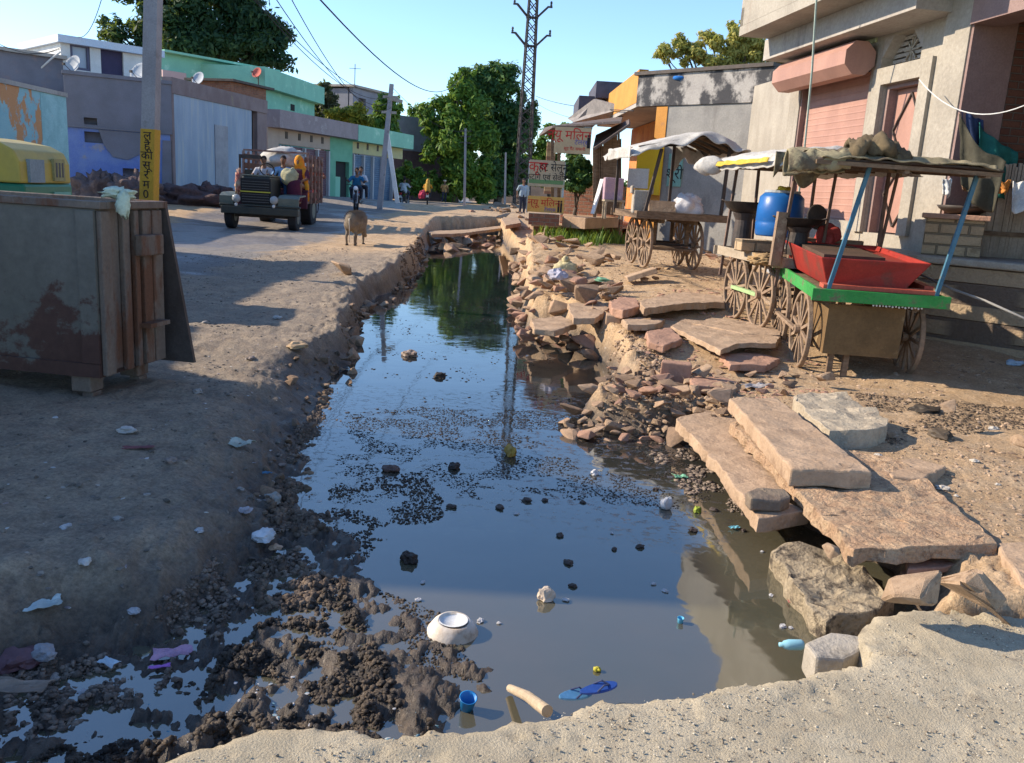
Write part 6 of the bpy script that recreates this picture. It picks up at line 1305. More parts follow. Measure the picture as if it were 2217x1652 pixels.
# gravel, clods and rubbish fragments too many to count
def chips(name, label, poly, n, s0, s1, seed, mat, z=None, flat=.5, zoff=0.0, clump=2.0, thr=-.2, subm=0, only=None):
    rs = random.Random(seed); W_ = np.array([atz(x, y, 0 if z is None else z)[:2] for x, y in poly]); X = np.array([rs.uniform(W_[:, 0].min(), W_[:, 0].max()) for _ in range(n*6)]); Y = np.array([rs.uniform(W_[:, 1].min(), W_[:, 1].max()) for _ in range(n*6)])
    dd = sdist(X, Y, W_); cl = fbm(X+seed, Y, clump, 3)-.5+thr*0; keep = (dd < 0) & (cl > thr*.5); X, Y = X[keep][:n], Y[keep][:n]; Z = terrain(X, Y) if z is None else np.full(X.shape, z); q = MB()
    bm = bmesh.new(); bmesh.ops.create_icosphere(bm, subdivisions=1, radius=1); B = np.array([v.co[:] for v in bm.verts]); Fc = np.array([[v.index for v in f.verts] for f in bm.faces]); bm.free()
    nr = np.random.RandomState(seed); k = len(X); s = s0+(s1-s0)*nr.rand(k)**3; a = nr.rand(k)*6.28; st = .35+.6*nr.rand(k); fl = flat*(.5+.9*nr.rand(k))
    V = B[None]*(.72+.56*nr.rand(k, len(B), 1)); V = V*np.stack([s, s*st, s*fl], -1)[:, None, :]; ca, sa = np.cos(a)[:, None], np.sin(a)[:, None]
    V = np.stack([V[..., 0]*ca-V[..., 1]*sa+X[:, None], V[..., 0]*sa+V[..., 1]*ca+Y[:, None], V[..., 2]+(Z+zoff)[:, None]], -1).reshape(-1, 3).astype(np.float32)
    Fa = (Fc[None]+np.arange(k)[:, None, None]*len(B)).reshape(-1, 3).astype(np.int32); me = bpy.data.meshes.new(name); me.vertices.add(len(V)); me.vertices.foreach_set('co', V.ravel()); me.loops.add(Fa.size); me.loops.foreach_set('vertex_index', Fa.ravel())
    me.polygons.add(len(Fa)); me.polygons.foreach_set('loop_start', np.arange(0, Fa.size, 3, dtype=np.int32)); me.polygons.foreach_set('loop_total', np.full(len(Fa), 3, dtype=np.int32)); me.update(); me.polygons.foreach_set('use_smooth', np.full(len(Fa), name in ('mud', 'scum')))
    return tag(link(name, me, mat), label, kind='stuff')
m_gr = M('gravel_mix', (.42, .30, .20), (.22, .15, .10), sc=9, lo=.45, hi=.55, bump=0); m_mudc = M('black_mud', (.026, .020, .016), (.085, .062, .043), sc=14, lo=.4, hi=.6, rough=.6, bump=.6, bsc=60); m_scum = M('floating_scum', (.022, .017, .013), (.055, .04, .028), sc=20, rough=.75, bump=.4, bsc=80)
chips('gravel', 'small stones scattered on the sunlit dirt', [(1130, 690), (1330, 600), (1560, 560), (1700, 700), (2217, 760), (2300, 1180), (2180, 1170), (1900, 960), (1720, 850), (1560, 830), (1330, 740)], 5200, .004, .030, 51, m_gr)
chips('gravel', 'pebbles on the wet shore between the standing stones', [(1290, 740), (1340, 735), (1450, 770), (1480, 830), (1400, 850), (1340, 840), (1300, 790)], 1800, .008, .034, 52, m_gr, zoff=.006)
chips('gravel', 'chips of stone on the shaded track', [(400, 560), (760, 540), (740, 650), (700, 780), (640, 1000), (480, 1260), (0, 1500), (-80, 1100), (0, 900), (400, 830)], 3600, .003, .020, 53, M('dull_chips', (.20, .17, .14), (.10, .085, .07), sc=9, bump=0))
chips('gravel', 'pebbles among the slabs', [(1560, 860), (1720, 850), (2217, 1000), (2217, 1190), (1850, 1200), (1500, 950)], 2600, .003, .018, 54, m_gr)
chips('gravel', 'rubble crumbs among the pile stones', [(1215, 890), (1290, 850), (1420, 825), (1600, 850), (1590, 930), (1440, 940), (1230, 925)], 2400, .008, .032, 55, m_gr, zoff=.012)
chips('mud', 'lumps of black mud along the near shore', [(730, 1130), (640, 1180), (460, 1290), (190, 1420), (0, 1500), (-100, 1700), (200, 1660), (500, 1590), (860, 1585), (1180, 1560), (1060, 1490), (880, 1420), (840, 1300)], 30000, .003, .017, 56, m_mudc, flat=.8, clump=7, thr=-.06)
chips('mud', 'rotting refuse along the left waterline', [(770, 760), (745, 820), (745, 900), (715, 1000), (715, 1120), (760, 1150), (640, 1200), (560, 1220), (540, 1100), (600, 960), (660, 850), (720, 760)], 16000, .004, .024, 57, M('rotting_refuse', (.09, .065, .048), (.20, .15, .11), sc=15, lo=.45, hi=.6, bump=.5, bsc=60), flat=.8)
chips('mud', 'crumbs of dirt and refuse down the left bank above the water', [(930, 520), (915, 560), (860, 630), (790, 670), (775, 740), (760, 820), (735, 920), (705, 1000), (640, 1010), (670, 880), (700, 780), (740, 690), (780, 640), (860, 590), (900, 530)], 9000, .006, .045, 62, M('bank_crumbs', (.22, .15, .095), (.11, .075, .05), sc=9, lo=.42, hi=.58, bump=.4, bsc=50), flat=.7, clump=4, thr=.0)
chips('scum', 'dark scum flakes floating across the middle of the water', [(740, 900), (1000, 870), (1240, 900), (1420, 950), (1500, 1010), (1560, 1110), (1300, 1090), (1100, 1060), (960, 1110), (720, 1090)], 14000, .002, .011, 58, m_scum, z=WZ+.001, flat=.22, clump=4.5, thr=.0)
chips('scum', 'sparser dark flakes floating on the rest of the water', [(790, 680), (1110, 640), (1190, 760), (1240, 900), (740, 900)], 900, .003, .020, 59, m_scum, z=WZ+.002, flat=.2, clump=2, thr=.12)
chips('scum', 'clots of refuse drifting by the near left shore', [(710, 1060), (900, 1010), (1000, 1130), (820, 1190), (780, 1260), (960, 1330), (1060, 1490), (900, 1440), (840, 1310), (730, 1180)], 3500, .003, .012, 60, m_mudc, z=WZ+.002, flat=.4, clump=4, thr=.05)
chips('mud', 'coarse dark refuse spread over the shaded left bank', [(760, 760), (700, 900), (690, 1100), (640, 1190), (470, 1290), (250, 1380), (0, 1450), (0, 1330), (250, 1270), (430, 1160), (540, 1010), (640, 860)], 9000, .004, .020, 63, M('bank_refuse', (.13, .10, .08), (.25, .20, .16), sc=17, lo=.45, hi=.6, bump=.5, bsc=60), flat=.6, clump=3, thr=.0)
chips('scum', 'leaf litter floating by the low slab', [(1380, 940), (1490, 945), (1560, 1020), (1640, 1120), (1500, 1090), (1430, 1010)], 900, .006, .032, 61, M('pale_litter', (.26, .20, .15), (.12, .09, .07), sc=18, lo=.4, hi=.6, bump=0), z=WZ+.003, flat=.25, clump=4, thr=.05)

# ---------------------------------------------------------------- litter one can count
def crumple(name, label, cat, px, py, s, col, seed, z=None, flat=.5, group=None, rough=.6, lift=.0):
    p = G1(px, py) if z is None else atz(px, py, z); q = MB(); bm = bmesh.new(); bmesh.ops.create_icosphere(bm, subdivisions=3, radius=1)
    for v in bm.verts:
        n = v.co.copy(); k = 1+.55*mnoise.noise(n*1.6+Vector((seed*7.1, 0, 0)))+.35*abs(mnoise.noise(n*3.3+Vector((0, seed*3.3, 0)))); v.co = Vector((n.x*k, n.y*k*.75, max(-.3, n.z*k)*flat))*s
    me = bpy.data.meshes.new(name); bm.to_mesh(me); bm.free(); o = link(name, me, M('litter_%s' % '_'.join('%02d' % int(c*99) for c in col), col, tuple(c*.62 for c in col), sc=9/s*.02+8, rough=rough, bump=.2, fine=.1), None, (p[0], p[1], p[2]+s*flat*.35+lift), (0, 0, seed*1.7)); return tag(o, label, cat, group)
WH = (.62, .60, .58)
def patch(name, label, cat, px, py, w_, h_, col, seed, z=None, rot=0, group=None, thick=.002, curl=.3):
    p = G1(px, py) if z is None else atz(px, py, z); n = 8; q = MB(); vs = []; rs = random.Random(seed)
    for j in range(n+1):
        for i in range(n+1):
            a, b_ = (i/n-.5), (j/n-.5); k = 1+.25*N3(a*3, b_*3, seed); vs.append((a*w_*k, b_*h_*k, curl*min(w_, h_)*(N3(a*3.5, b_*3.5, seed+2)+.35)+.006))
    q.add(vs, [(j*(n+1)+i, j*(n+1)+i+1, (j+1)*(n+1)+i+1, (j+1)*(n+1)+i) for j in range(n) for i in range(n)]); o = q.build(name, M('litter_%s' % '_'.join('%02d' % int(c*99) for c in col), col, tuple(c*.62 for c in col), sc=12, rough=.6, bump=.2, fine=.1), None, smooth=False, fix=False, loc=(p[0], p[1], p[2]+.003), rot=(0, 0, rot)); so = o.modifiers.new('s', 'SOLIDIFY'); so.thickness = thick; return tag(o, label, cat, group)
W0 = WZ+.001
p = atz(980, 1368, W0); t = thing('foam_bowl', 'upturned white foam bowl floating in the near water', 'bowl', p); t.scale = (1.5, 1.5, 1.5); q = MB(); q.lathe([(.070, -.01), (.070, .004), (.056, .026), (.045, .036), (.040, .036), (.038, .030), (0, .031)], 26); q.build('bowl', M('dirty_foam', (.66, .60, .52), (.45, .36, .27), sc=12, c3=(.3, .22, .15), sc3=14, rough=.7), t, smooth=True, rot=(.08, .05, 0)); q = MB(); q.lathe([(.041, .0365), (.037, .038), (.036, .033), (0, .034)], 22); q.build('base_ring', m_white, t, smooth=True)
crumple('knotted_bag', 'knotted cream bag standing up in the water beyond the foam bowl', 'bag', 1182, 1298, .036, (.62, .50, .38), 2, W0, 1.2)
crumple('knotted_bag', 'yellow-brown knotted bag in the middle of the scum', 'bag', 1105, 985, .05, (.40, .25, .05), 3, W0, .9)
crumple('plastic_bag', 'white pointed bag floating off the low slab', 'bag', 1441, 1100, .036, WH, 4, W0, 1.3)
crumple('coconut_shell', 'dark hollow coconut shell floating in the shaded water', 'coconut shell', 886, 1215, .045, (.035, .025, .02), 5, W0, .7)
crumple('paper_ball', 'pale crumpled ball floating at the edge of the shade', 'paper', 1287, 1027, .026, WH, 6, W0, .9)
crumple('floating_lump', 'pale lump floating in the far water', 'lump', 886, 770, .09, (.32, .24, .18), 7, W0, .5)
crumple('floating_lump', 'dark lump floating left of the pylon reflection', 'lump', 952, 816, .06, (.06, .045, .03), 8, W0, .5)
crumple('floating_lump', 'brown raft of refuse near the left shore in the scum', 'lump', 845, 1018, .055, (.11, .065, .05), 9, W0, .4); crumple('floating_lump', 'dark clod floating right of the brown raft', 'lump', 983, 1013, .045, (.045, .035, .03), 10, W0, .6)
for i, (x, y) in enumerate(((1262, 1088), (1212, 1160), (1140, 1085), (1180, 1084), (978, 1098), (1330, 1190), (1385, 1185), (1082, 1100), (1420, 1060), (1230, 1220), (1610, 1150), (1545, 1105), (1500, 1150), (1240, 1270))): crumple('floating_scrap', 'dark little clot floating in the shaded middle of the water', 'scrap', x, y, .017+.012*((i*7) % 5)/5, (.07, .05, .04), 20+i, W0, .5, 'little dark clots on the water')
for i, (x, y) in enumerate(((1325, 1155), (1415, 1265), (1440, 1280), (1695, 1357), (1712, 1360), (1670, 1290), (1225, 1300), (1040, 1345), (1080, 1350), (915, 1262), (1118, 1113), (1700, 1255), (1650, 1195), (780, 1230), (905, 1300))): crumple('floating_scrap', 'pale little scrap floating on the near water', 'scrap', x, y, .010+.009*((i*5) % 4)/4, (.48, .47, .47), 40+i, W0, .5, 'little pale scraps on the water')
patch('wrapper', 'light blue wrapper floating beside the low slab', 'wrapper', 1590, 1145, .06, .03, (.18, .48, .58), 3, W0, .5); patch('wrapper', 'pink wrapper floating under the pitted concrete piece', 'wrapper', 1722, 1308, .07, .03, (.45, .16, .13), 4, W0, -.2); patch('wrapper', 'green wrapper among the leaf litter off the low slab', 'wrapper', 1472, 1035, .09, .06, (.18, .42, .26), 5, W0, .3)
crumple('leaf_twig', 'yellow-green leafy twig floating off the low slab', 'twig', 1510, 1108, .028, (.30, .36, .04), 8, W0, .8); crumple('leaf_twig', 'small yellow leaf by the blue slippers', 'leaf', 1292, 1452, .014, (.45, .40, .04), 9, W0, .8)
def cup(label, px, py, z, col, r=.028, h=.06, tilt=(0, 0, 0)):
    p = G1(px, py) if z is None else atz(px, py, z); q = MB(); q.lathe([(0, 0), (r*.72, 0), (r, h), (r*1.06, h+.002), (r*.93, h), (r*.66, .005), (0, .005)], 20); o = q.build('plastic_cup', M('cup_%d' % int(col[2]*100), col, rough=.4, bump=0, fine=0), None, smooth=True, loc=p, rot=tilt); return tag(o, label, 'cup')
cup('bright blue cup stuck in the black mud by the culvert', 1010, 1535, None, (.02, .20, .50), .030, .055, (.25, .1, 0)); cup('small light blue cup floating in the murky near water', 1472, 1352, W0-.01, (.10, .40, .60), .014, .032, (.1, 0, 0))
def slipper(label, px, py, z, col, rz, tilt=(0, 0)):
    p = atz(px, py, z); t = thing('slipper', label, 'slipper', p, rz); t.rotation_euler = (tilt[0], tilt[1], rz); t.scale = (.5, .5, .5); q = MB(); pts = [(.125*math.cos(a)*(1), (.043+.006*math.cos(a))*math.sin(a)) for a in [k*2*math.pi/20 for k in range(20)]]; q.prism(pts, 0, .016); q.build('sole', M('slipper_%d' % int(col[2]*100), col, rough=.5, bump=.1), t, bevel=.003)
    for s_ in (-1, 1):
        q = MB(); q.tube([(.07, 0, .016), (.03, s_*.025, .04), (-.02, s_*.040, .016)], .006, 6); q.build('strap', M('slipper_strap', (.05, .06, .12), bump=0), t)
slipper('dark blue slipper lying on the culvert edge', 1296, 1492, -.005, (.015, .05, .22), .25, (.1, -.15)); slipper('blue slipper with its toe over the water beside the other slipper', 1246, 1506, -.03, (.08, .22, .38), .5, (.2, .1))
p = atz(1722, 1405, -.20); q = MB(); q.lathe([(0, 0), (.018, .003), (.021, .012), (.021, .06), (.016, .08), (.009, .088), (.009, .10), (0, .101)], 16); tag(q.build('plastic_bottle', M('bottle_blue', (.25, .50, .60), rough=.2, bump=0, fine=0), None, smooth=True, loc=p+np.array([.03, 0, .02]), rot=(0, -PI/2, .1)), 'light blue bottle lying in the water at the culvert corner', 'bottle')
q = MB(); a, b_ = atz(1104, 1490, WZ+.02), atz(1185, 1540, -.12); q.tube([a, (a+b_)/2+np.array([0, 0, .01]), b_], [.014, .018, .02], 14); tag(q.build('fallen_log', M('pale_log', (.50, .40, .28), (.40, .31, .21), sc=8, stretch=(1, .3, 1), bump=.5), None, smooth=False), 'pale short log sloping from the culvert into the water', 'log')
crumple('cloth_scrap', 'crumpled white cloth on the dark shore', 'cloth', 572, 1165, .062, (.60, .62, .63), 12, None, .5); crumple('stone_chip', 'small orange-tan chip beside the white cloth', 'stone', 597, 1188, .028, (.52, .34, .22), 13)
patch('paper_sheet', 'folded pale sheet of paper lying on the shaded track', 'paper', 92, 1310, .14, .10, (.50, .58, .56), 6, None, .6, curl=.15); patch('paper_sheet', 'pale torn wrapper on the shaded track above the white cloth', 'wrapper', 512, 962, .20, .10, (.50, .53, .45), 7, None, -.2)
crumple('plastic_bag', 'translucent white bag halfway along the near left shore', 'bag', 590, 1085, .06, (.28, .27, .24), 14); crumple('plastic_bag', 'small white bag on the shore under the pale wrapper', 'bag', 528, 1108, .035, (.40, .38, .42), 15)
for i, (x, y, s) in enumerate(((143, 1142, .030), (255, 1125, .028), (185, 1218, .035), (105, 1275, .012), (432, 1150, .03), (318, 1072, .02), (590, 1045, .02), (610, 1008, .03), (290, 1325, .03), (445, 700, .05), (600, 690, .06), (545, 778, .05), (640, 755, .07), (428, 850, .05), (275, 935, .06), (370, 1000, .05), (180, 1500, .02), (118, 1470, .03), (690, 1090, .03), (560, 1085, .02), (120, 905, .02), (520, 1060, .025))): crumple('litter_scrap', 'dull pale scrap of litter trodden into the shaded left bank', 'litter', x, y, s*.8, [(.42, .42, .43), (.32, .29, .26), (.5, .48, .45), (.25, .2, .17)][i % 4], 60+i, None, .45, 'scraps of litter on the left bank')
patch('pink_wrapper', 'pink wrapper in the puddle on the near left', 'wrapper', 372, 1420, .13, .07, (.50, .30, .42), 11, WZ+.01, .3); patch('purple_wrapper', 'small purple wrapper strip beside the pink wrapper', 'wrapper', 345, 1448, .07, .02, (.40, .15, .50), 12, WZ+.01, .4); patch('white_wrapper', 'white wrapper torn open in the near puddle', 'wrapper', 235, 1440, .07, .04, (.50, .60, .66), 13, WZ+.01, -.4)
patch('card_scrap', 'curled brown card at the left edge of the mud', 'cardboard', 30, 1492, .22, .08, (.28, .21, .16), 14, -.16, .1); crumple('refuse_bag', 'maroon and grey refuse bag at the left edge of the mud', 'bag', 45, 1440, .07, (.16, .08, .09), 17, None, .6); crumple('refuse_bag', 'whitish refuse bag above the curled card', 'bag', 95, 1420, .045, (.33, .32, .33), 18, None, .6)
patch('blue_scrap', 'blue scrap of plastic half sunk in the left-hand slope', 'plastic', 578, 1170-143, .05, .03, (.06, .17, .28), 15); patch('red_scrap', 'faded red strip of cloth on the shaded track', 'cloth', 300, 972, .16, .05, (.20, .07, .075), 16, None, .3, curl=.2); crumple('straw_tuft', 'sunlit tuft of straw at the edge of the left bank', 'straw', 645, 752, .09, (.52, .36, .2), 19, None, .4)
q = MB()
for a in range(3): q.blob(((a-1)*.06, .0, .11), (.15, .12, .13), 3, .35, 2, a)
q.blob((0, 0, .26), (.06, .05, .07), 3, .5, 3, 7); p = G1(1222, 600); tag(q.build('tied_sack', CM('cream_sack', (.55, .47, .26), (.45, .38, .22)), None, smooth=True, loc=p), 'full cream sack tied at the neck on the rubble wall', 'sack')
crumple('plastic_bag', 'lilac-white plastic bag among the rubble wall stones', 'bag', 1205, 640, .15, (.52, .50, .58), 21, None, .6, lift=.22); crumple('plastic_bag', 'green scrap of plastic by the broken flagstone', 'plastic', 1300, 632, .09, (.2, .42, .25), 22, None, .4, lift=.15)
p = G1(1385, 612); q = MB(); q.prismx([(-.14, 0), (.14, 0), (.11, .05), (-.1, .07)], -.22, .24); tag(q.build('flagstone', m_dslab, None, loc=p+np.array([0, 0, .10]), rot=(.1, -.35, .1), bevel=.01), 'flat stone tilted on smaller stones near the far cart', 'stone')
for dx, dz, s in ((.08, .05, .10), (.22, .08, .09), (.24, .22, .07)): o = bpy.data.objects.new('prop_stone', SMM[10][0]); COL.objects.link(o); o.location = (p[0]+dx, p[1], p[2]+dz); o.scale = (s, s, s*.8); o.rotation_euler = (0, 0, dx*20); tag(o, 'small stone under or beside the tilted flat stone', 'stone', 'stones propping the tilted flat stone')
patch('cloth_scrap', 'grey-white cloth lying among the loose stones before the nearest cart', 'cloth', 1640, 838, .30, .12, (.48, .44, .42), 23, None, .4, curl=.25); crumple('blue_white_bag', 'white and blue packet lying in the shade at the right edge', 'packet', 2196, 790, .07, (.42, .55, .66), 24, None, .5)
crumple('leaf_litter', 'brown refuse heap in the sun right of the concrete block', 'refuse', 2035, 945, .10, (.12, .09, .06), 25, None, .35); crumple('leaf_litter', 'low dark refuse patch near the right edge behind the concrete block', 'refuse', 2000, 890, .12, (.07, .055, .04), 26, None, .25)
for i, (x, y) in enumerate(((1655, 1120-60), (1880, 1080), (2040, 1060), (2070, 1075), (2110, 1000), (1900, 990), (2160, 1050), (1985, 1030), (2150, 930))): crumple('litter_scrap', 'pale scrap of litter on the sunlit dirt right of the slabs', 'litter', x, y, .015+.01*(i % 3), (.50, .46, .40), 90+i, None, .5, 'scraps of litter right of the slabs')
heap('rubble_heap', 'mound of broken brick and earth before the blue ground floor', 'rubble heap', aty(212, 425, 27.5), (.75, .7, .72), M('rubble_earth', (.14, .10, .10), (.22, .15, .13), sc=5, bump=1, bsc=9, bdist=.1), 3, amp=.6, fr=3)
heap('rubble_heap', 'darker mound of rubble right beside the cement pole', 'rubble heap', aty(290, 430, 27), (.8, .7, .68), M('rubble_earth', (.14, .10, .10)), 6, amp=.6, fr=3)
heap('rubble_heap', 'long low mound of reddish rubble before the pale blue washed house', 'rubble heap', aty(425, 436, 28.5), (1.3, .8, .5), M('rubble_red', (.16, .095, .085), (.10, .07, .07), sc=5, bump=1, bsc=9, bdist=.1), 9, amp=.6, fr=3)
chips('gravel', 'grit on the cement road', [(350, 1650), (900, 1590), (1300, 1530), (1880, 1450), (1920, 1340), (2300, 1340), (2400, 1800), (300, 1800)], 5000, .001, .0055, 71, M('road_grit', (.50, .44, .34), (.20, .16, .12), sc=40, lo=.48, hi=.52, bump=0), z=.004, flat=.7, clump=3, thr=-.3)
chips('litter', 'tiny pale scraps trodden all over the left track and bank', [(400, 560), (780, 560), (760, 760), (700, 1000), (680, 1180), (300, 1380), (0, 1450), (-60, 1000), (380, 860)], 700, .003, .020, 72, M('pale_scraps', (.48, .46, .43), (.25, .20, .20), sc=30, lo=.48, hi=.52, bump=0), flat=.25, clump=1, thr=-.3)
chips('litter', 'tiny pale and coloured scraps caught in the near mud', [(730, 1130), (560, 1240), (330, 1350), (0, 1500), (-50, 1650), (300, 1640), (850, 1580), (1050, 1500), (860, 1350)], 420, .002, .012, 73, M('mud_scraps', (.42, .42, .43), (.12, .25, .32), sc=40, lo=.5, hi=.56, bump=0), flat=.3, clump=1, thr=-.3, zoff=.006)
chips('mud', 'dark damp refuse on the dirt behind the concrete block', [(1840, 850), (1960, 862), (2217, 880), (2260, 925), (2050, 935), (1930, 960), (1890, 890)], 4000, .003, .020, 74, M('damp_refuse', (.06, .045, .03), (.16, .11, .07), sc=20, lo=.4, hi=.6, bump=.4), flat=.5, clump=3, thr=.02)
chips('gravel', 'brick and stone bits strewn across the dirt before the carts', [(1340, 700), (1560, 640), (1700, 760), (1900, 830), (1780, 860), (1560, 840), (1400, 780)], 900, .012, .05, 75, m_stone2, flat=.4, clump=2, thr=.0)
scatter([(925, 520), (960, 505), (1085, 505), (1095, 530), (1000, 535), (940, 538)], 26, .14, .34, 81, 'far_stone', 'broken slab piece heaped in the water at the far end of the ditch', 'stone', 'slab pieces at the far end of the ditch', z=-.15, lift=.35, zjit=.12)
scatter([(925, 545), (905, 600), (850, 640), (790, 660), (772, 740), (755, 800), (735, 790), (750, 730), (765, 655), (840, 620), (890, 585), (908, 545)], 55, .06, .16, 82, 'bank_clod', 'earth clod or stone stuck in the face of the left bank above the water', 'clod', 'clods in the face of the left bank', z=-.12, lift=.3, zjit=.06, mats_=(3, 2), pool=range(9, 14))
# ---------------------------------------------------------------- people: each body one continuous remeshed surface, clothes and hair as children
def caps_mesh(caps, balls, vox, smooth=3):
    q = MB()
    for a, b_, r0, r1 in caps:
        a, b_ = Vector(a), Vector(b_); n = 3; pts = [a.lerp(b_, i/n) for i in range(n+1)]; rs = [r0+(r1-r0)*i/n for i in range(n+1)]; d = (b_-a).normalized()
        pts = [a-d*r0*.7, a-d*r0*.35]+pts+[b_+d*r1*.35, b_+d*r1*.7]; rs = [r0*.55, r0*.88]+rs+[r1*.88, r1*.55]; q.tube(pts, rs, 12)
    for c, r in balls: q.blob(c, r if isinstance(r, tuple) else (r, r, r), 2, 0)
    me = q.mesh(True); o = bpy.data.objects.new('tmp', me); COL.objects.link(o); m_ = o.modifiers.new('r', 'REMESH'); m_.mode = 'VOXEL'; m_.voxel_size = vox; m_.use_smooth_shade = True
    s = o.modifiers.new('s', 'SMOOTH'); s.factor = .5; s.iterations = smooth
    dg = bpy.context.evaluated_depsgraph_get(); out = bpy.data.meshes.new_from_object(o.evaluated_get(dg)); bpy.data.objects.remove(o); return out
SKIN = M('skin_brown', (.20, .105, .065), (.17, .09, .055), sc=6, bump=.05, rough=.6, fine=.05); HAIR = M('black_hair', (.015, .012, .012), bump=.2, bsc=60)
m_jeans = CM('dark_trousers', (.035, .04, .06))
def J(*p): return Vector(p)
def person(label, loc, rz, pose, shirt, trousers=None, group=None, scale=1.0, turban=None, veil=None, skirt=None):
    """pose: dict of joints in metres; figure faces -y"""
    t = thing('person', label, 'person', loc, rz, group); t.scale = (scale,)*3; P = pose; hip, neck, head = P['hip'], P['neck'], P['head']; caps = []; balls = []
    up = (neck-hip).normalized(); sh = P.get('shw', .19)
    caps += [(hip+J(-.07, 0, 0), hip+up*.22+J(-.04, 0, 0), .10, .10), (hip+J(.07, 0, 0), hip+up*.22+J(.04, 0, 0), .10, .10), (hip+up*.2, neck-up*.10, .12, .12), (neck-up*.12+J(-.10, 0, 0), neck-up*.12+J(.10, 0, 0), .085, .085), (neck-up*.05, head-J(0, 0, .05), .055, .05)]
    balls += [(head, (.078, .095, .115)), (head+J(0, -.01, -.06), (.055, .07, .06)), (head+J(0, -.098, -.015), (.014, .02, .022)), (head+J(-.08, 0, -.01), (.012, .02, .03)), (head+J(.08, 0, -.01), (.012, .02, .03)), (head+J(0, -.083, -.065), (.028, .012, .010))]
    arms, legs = [], []
    for s, k in ((-1, 'l'), (1, 'r')):
        S_ = neck-up*.10+J(s*sh, 0, 0); E, Hn = P['el'+k], P['ha'+k]; arms += [(S_, E, .052, .042), (E, Hn, .040, .028)]; d = (Hn-E).normalized(); pc = Hn+d*.05; side = d.cross(J(0, 0, 1)); side = side.normalized() if side.length > .1 else J(1, 0, 0)
        caps.append((Hn, pc, .030, .032))
        for f in range(4):
            off = side*(f-1.5)*.019; mid = pc+d*(.045+.008*(1-abs(f-1.4)))+off; caps += [(pc+off*.8, mid, .011, .010), (mid, mid+d*.022+J(0, 0, -.022), .010, .008)]
        caps.append((Hn+side*.028, Hn+side*.055+d*.04+J(0, 0, -.01), .012, .010))
        Kn, A_, = P['kn'+k], P['an'+k]; legs += [(hip+J(s*.09, 0, 0), Kn, .085, .058), (Kn, A_, .056, .038)]; fd = P.get('foot', J(0, -1, 0)); caps += [(A_-J(0, 0, .03), A_+fd*.15-J(0, 0, .045), .038, .030)]
    body = link('body', caps_mesh(caps+arms+legs, balls, .016), SKIN, t)
    tor = [(hip+J(-.07, 0, -.02), hip+up*.22+J(-.05, 0, 0), .125, .118), (hip+J(.07, 0, -.02), hip+up*.22+J(.05, 0, 0), .125, .118), (hip+up*.2, neck-up*.12, .145, .13), (neck-up*.12+J(-.12, 0, 0), neck-up*.12+J(.12, 0, 0), .095, .095)]
    slv = [(a, a.lerp(b_, .95), r0+.016, r1+.020) for (a, b_, r0, r1) in arms[0::2]]; link('shirt', caps_mesh(tor+slv, [], .02, 2), shirt, t)
    if skirt: link('skirt', caps_mesh([(hip, P['knl'].lerp(P['knr'], .5), .16, .19), (P['knl'].lerp(P['knr'], .5), P['anl'].lerp(P['anr'], .5)+J(0, 0, .05), .18, .21)], [], .025, 2), skirt, t)
    elif trousers: link('trousers', caps_mesh([(a, b_, r0+.014, r1+.018) for a, b_, r0, r1 in legs]+[(hip+J(-.06, 0, 0), hip+J(.06, 0, 0), .12, .12)], [], .02, 2), trousers, t)
    q = MB()
    if veil:
        link('veil', caps_mesh([(head+J(0, .03, .02), neck+J(0, .08, -.05), .125, .15), (neck+J(0, .09, -.05), hip+J(0, .14, .05), .17, .14), (neck+J(.14, .0, -.1), hip+J(.2, -.05, .05), .09, .06), (hip+J(.2, -.03, .05), hip+J(.26, -.05, -.35), .07, .03)], [(head+J(0, .02, .03), (.11, .12, .13))], .02, 3), veil, t)
    elif turban:
        q.blob(head+J(0, .01, .07), (.125, .135, .085), 3, .25, 3, 2); q.build('turban', turban, t, smooth=True)
    else:
        q.blob(head+J(0, .018, .035), (.086, .100, .092), 3, .1, 4, 1); q.build('hair', HAIR, t, smooth=True)
    q = MB()
    for s in (-1, 1): q.blob(head+J(s*.032, -.086, .008), (.012, .008, .008), 2, 0)
    q.build('eyes', m_black, t, smooth=True)
    return t
sit = dict(hip=J(0, 0, .0), neck=J(0, -.04, .50), head=J(0, -.07, .66), ell=J(-.27, -.14, .22), elr=J(.27, -.14, .22), hal=J(-.22, -.40, .26), har=J(.22, -.40, .26), knl=J(-.15, -.42, .06), knr=J(.15, -.42, .06), anl=J(-.15, -.40, -.36), anr=J(.15, -.40, -.36))
ride = dict(sit, ell=J(-.30, -.20, .24), elr=J(.30, -.20, .24), hal=J(-.32, -.46, .28), har=J(.32, -.46, .28), neck=J(0, -.10, .50), head=J(0, -.15, .66), anl=J(-.17, -.25, -.38), anr=J(.17, -.25, -.38), knl=J(-.2, -.42, -.02), knr=J(.2, -.42, -.02))
pill = dict(sit, hal=J(-.14, -.22, .22), har=J(.14, -.22, .22), knl=J(-.26, -.34, 0), knr=J(.26, -.34, 0), anl=J(-.27, -.2, -.38), anr=J(.27, -.2, -.38))
walk = dict(hip=J(0, 0, .88), neck=J(0, -.03, 1.40), head=J(0, -.06, 1.56), ell=J(-.26, .08, 1.10), elr=J(.26, -.05, 1.10), hal=J(-.27, .02, .86), har=J(.25, -.22, .92), knl=J(-.10, -.16, .48), knr=J(.10, .04, .48), anl=J(-.09, -.22, .09), anr=J(.09, .24, .13))
def cc(n, c): return CM(n, c)
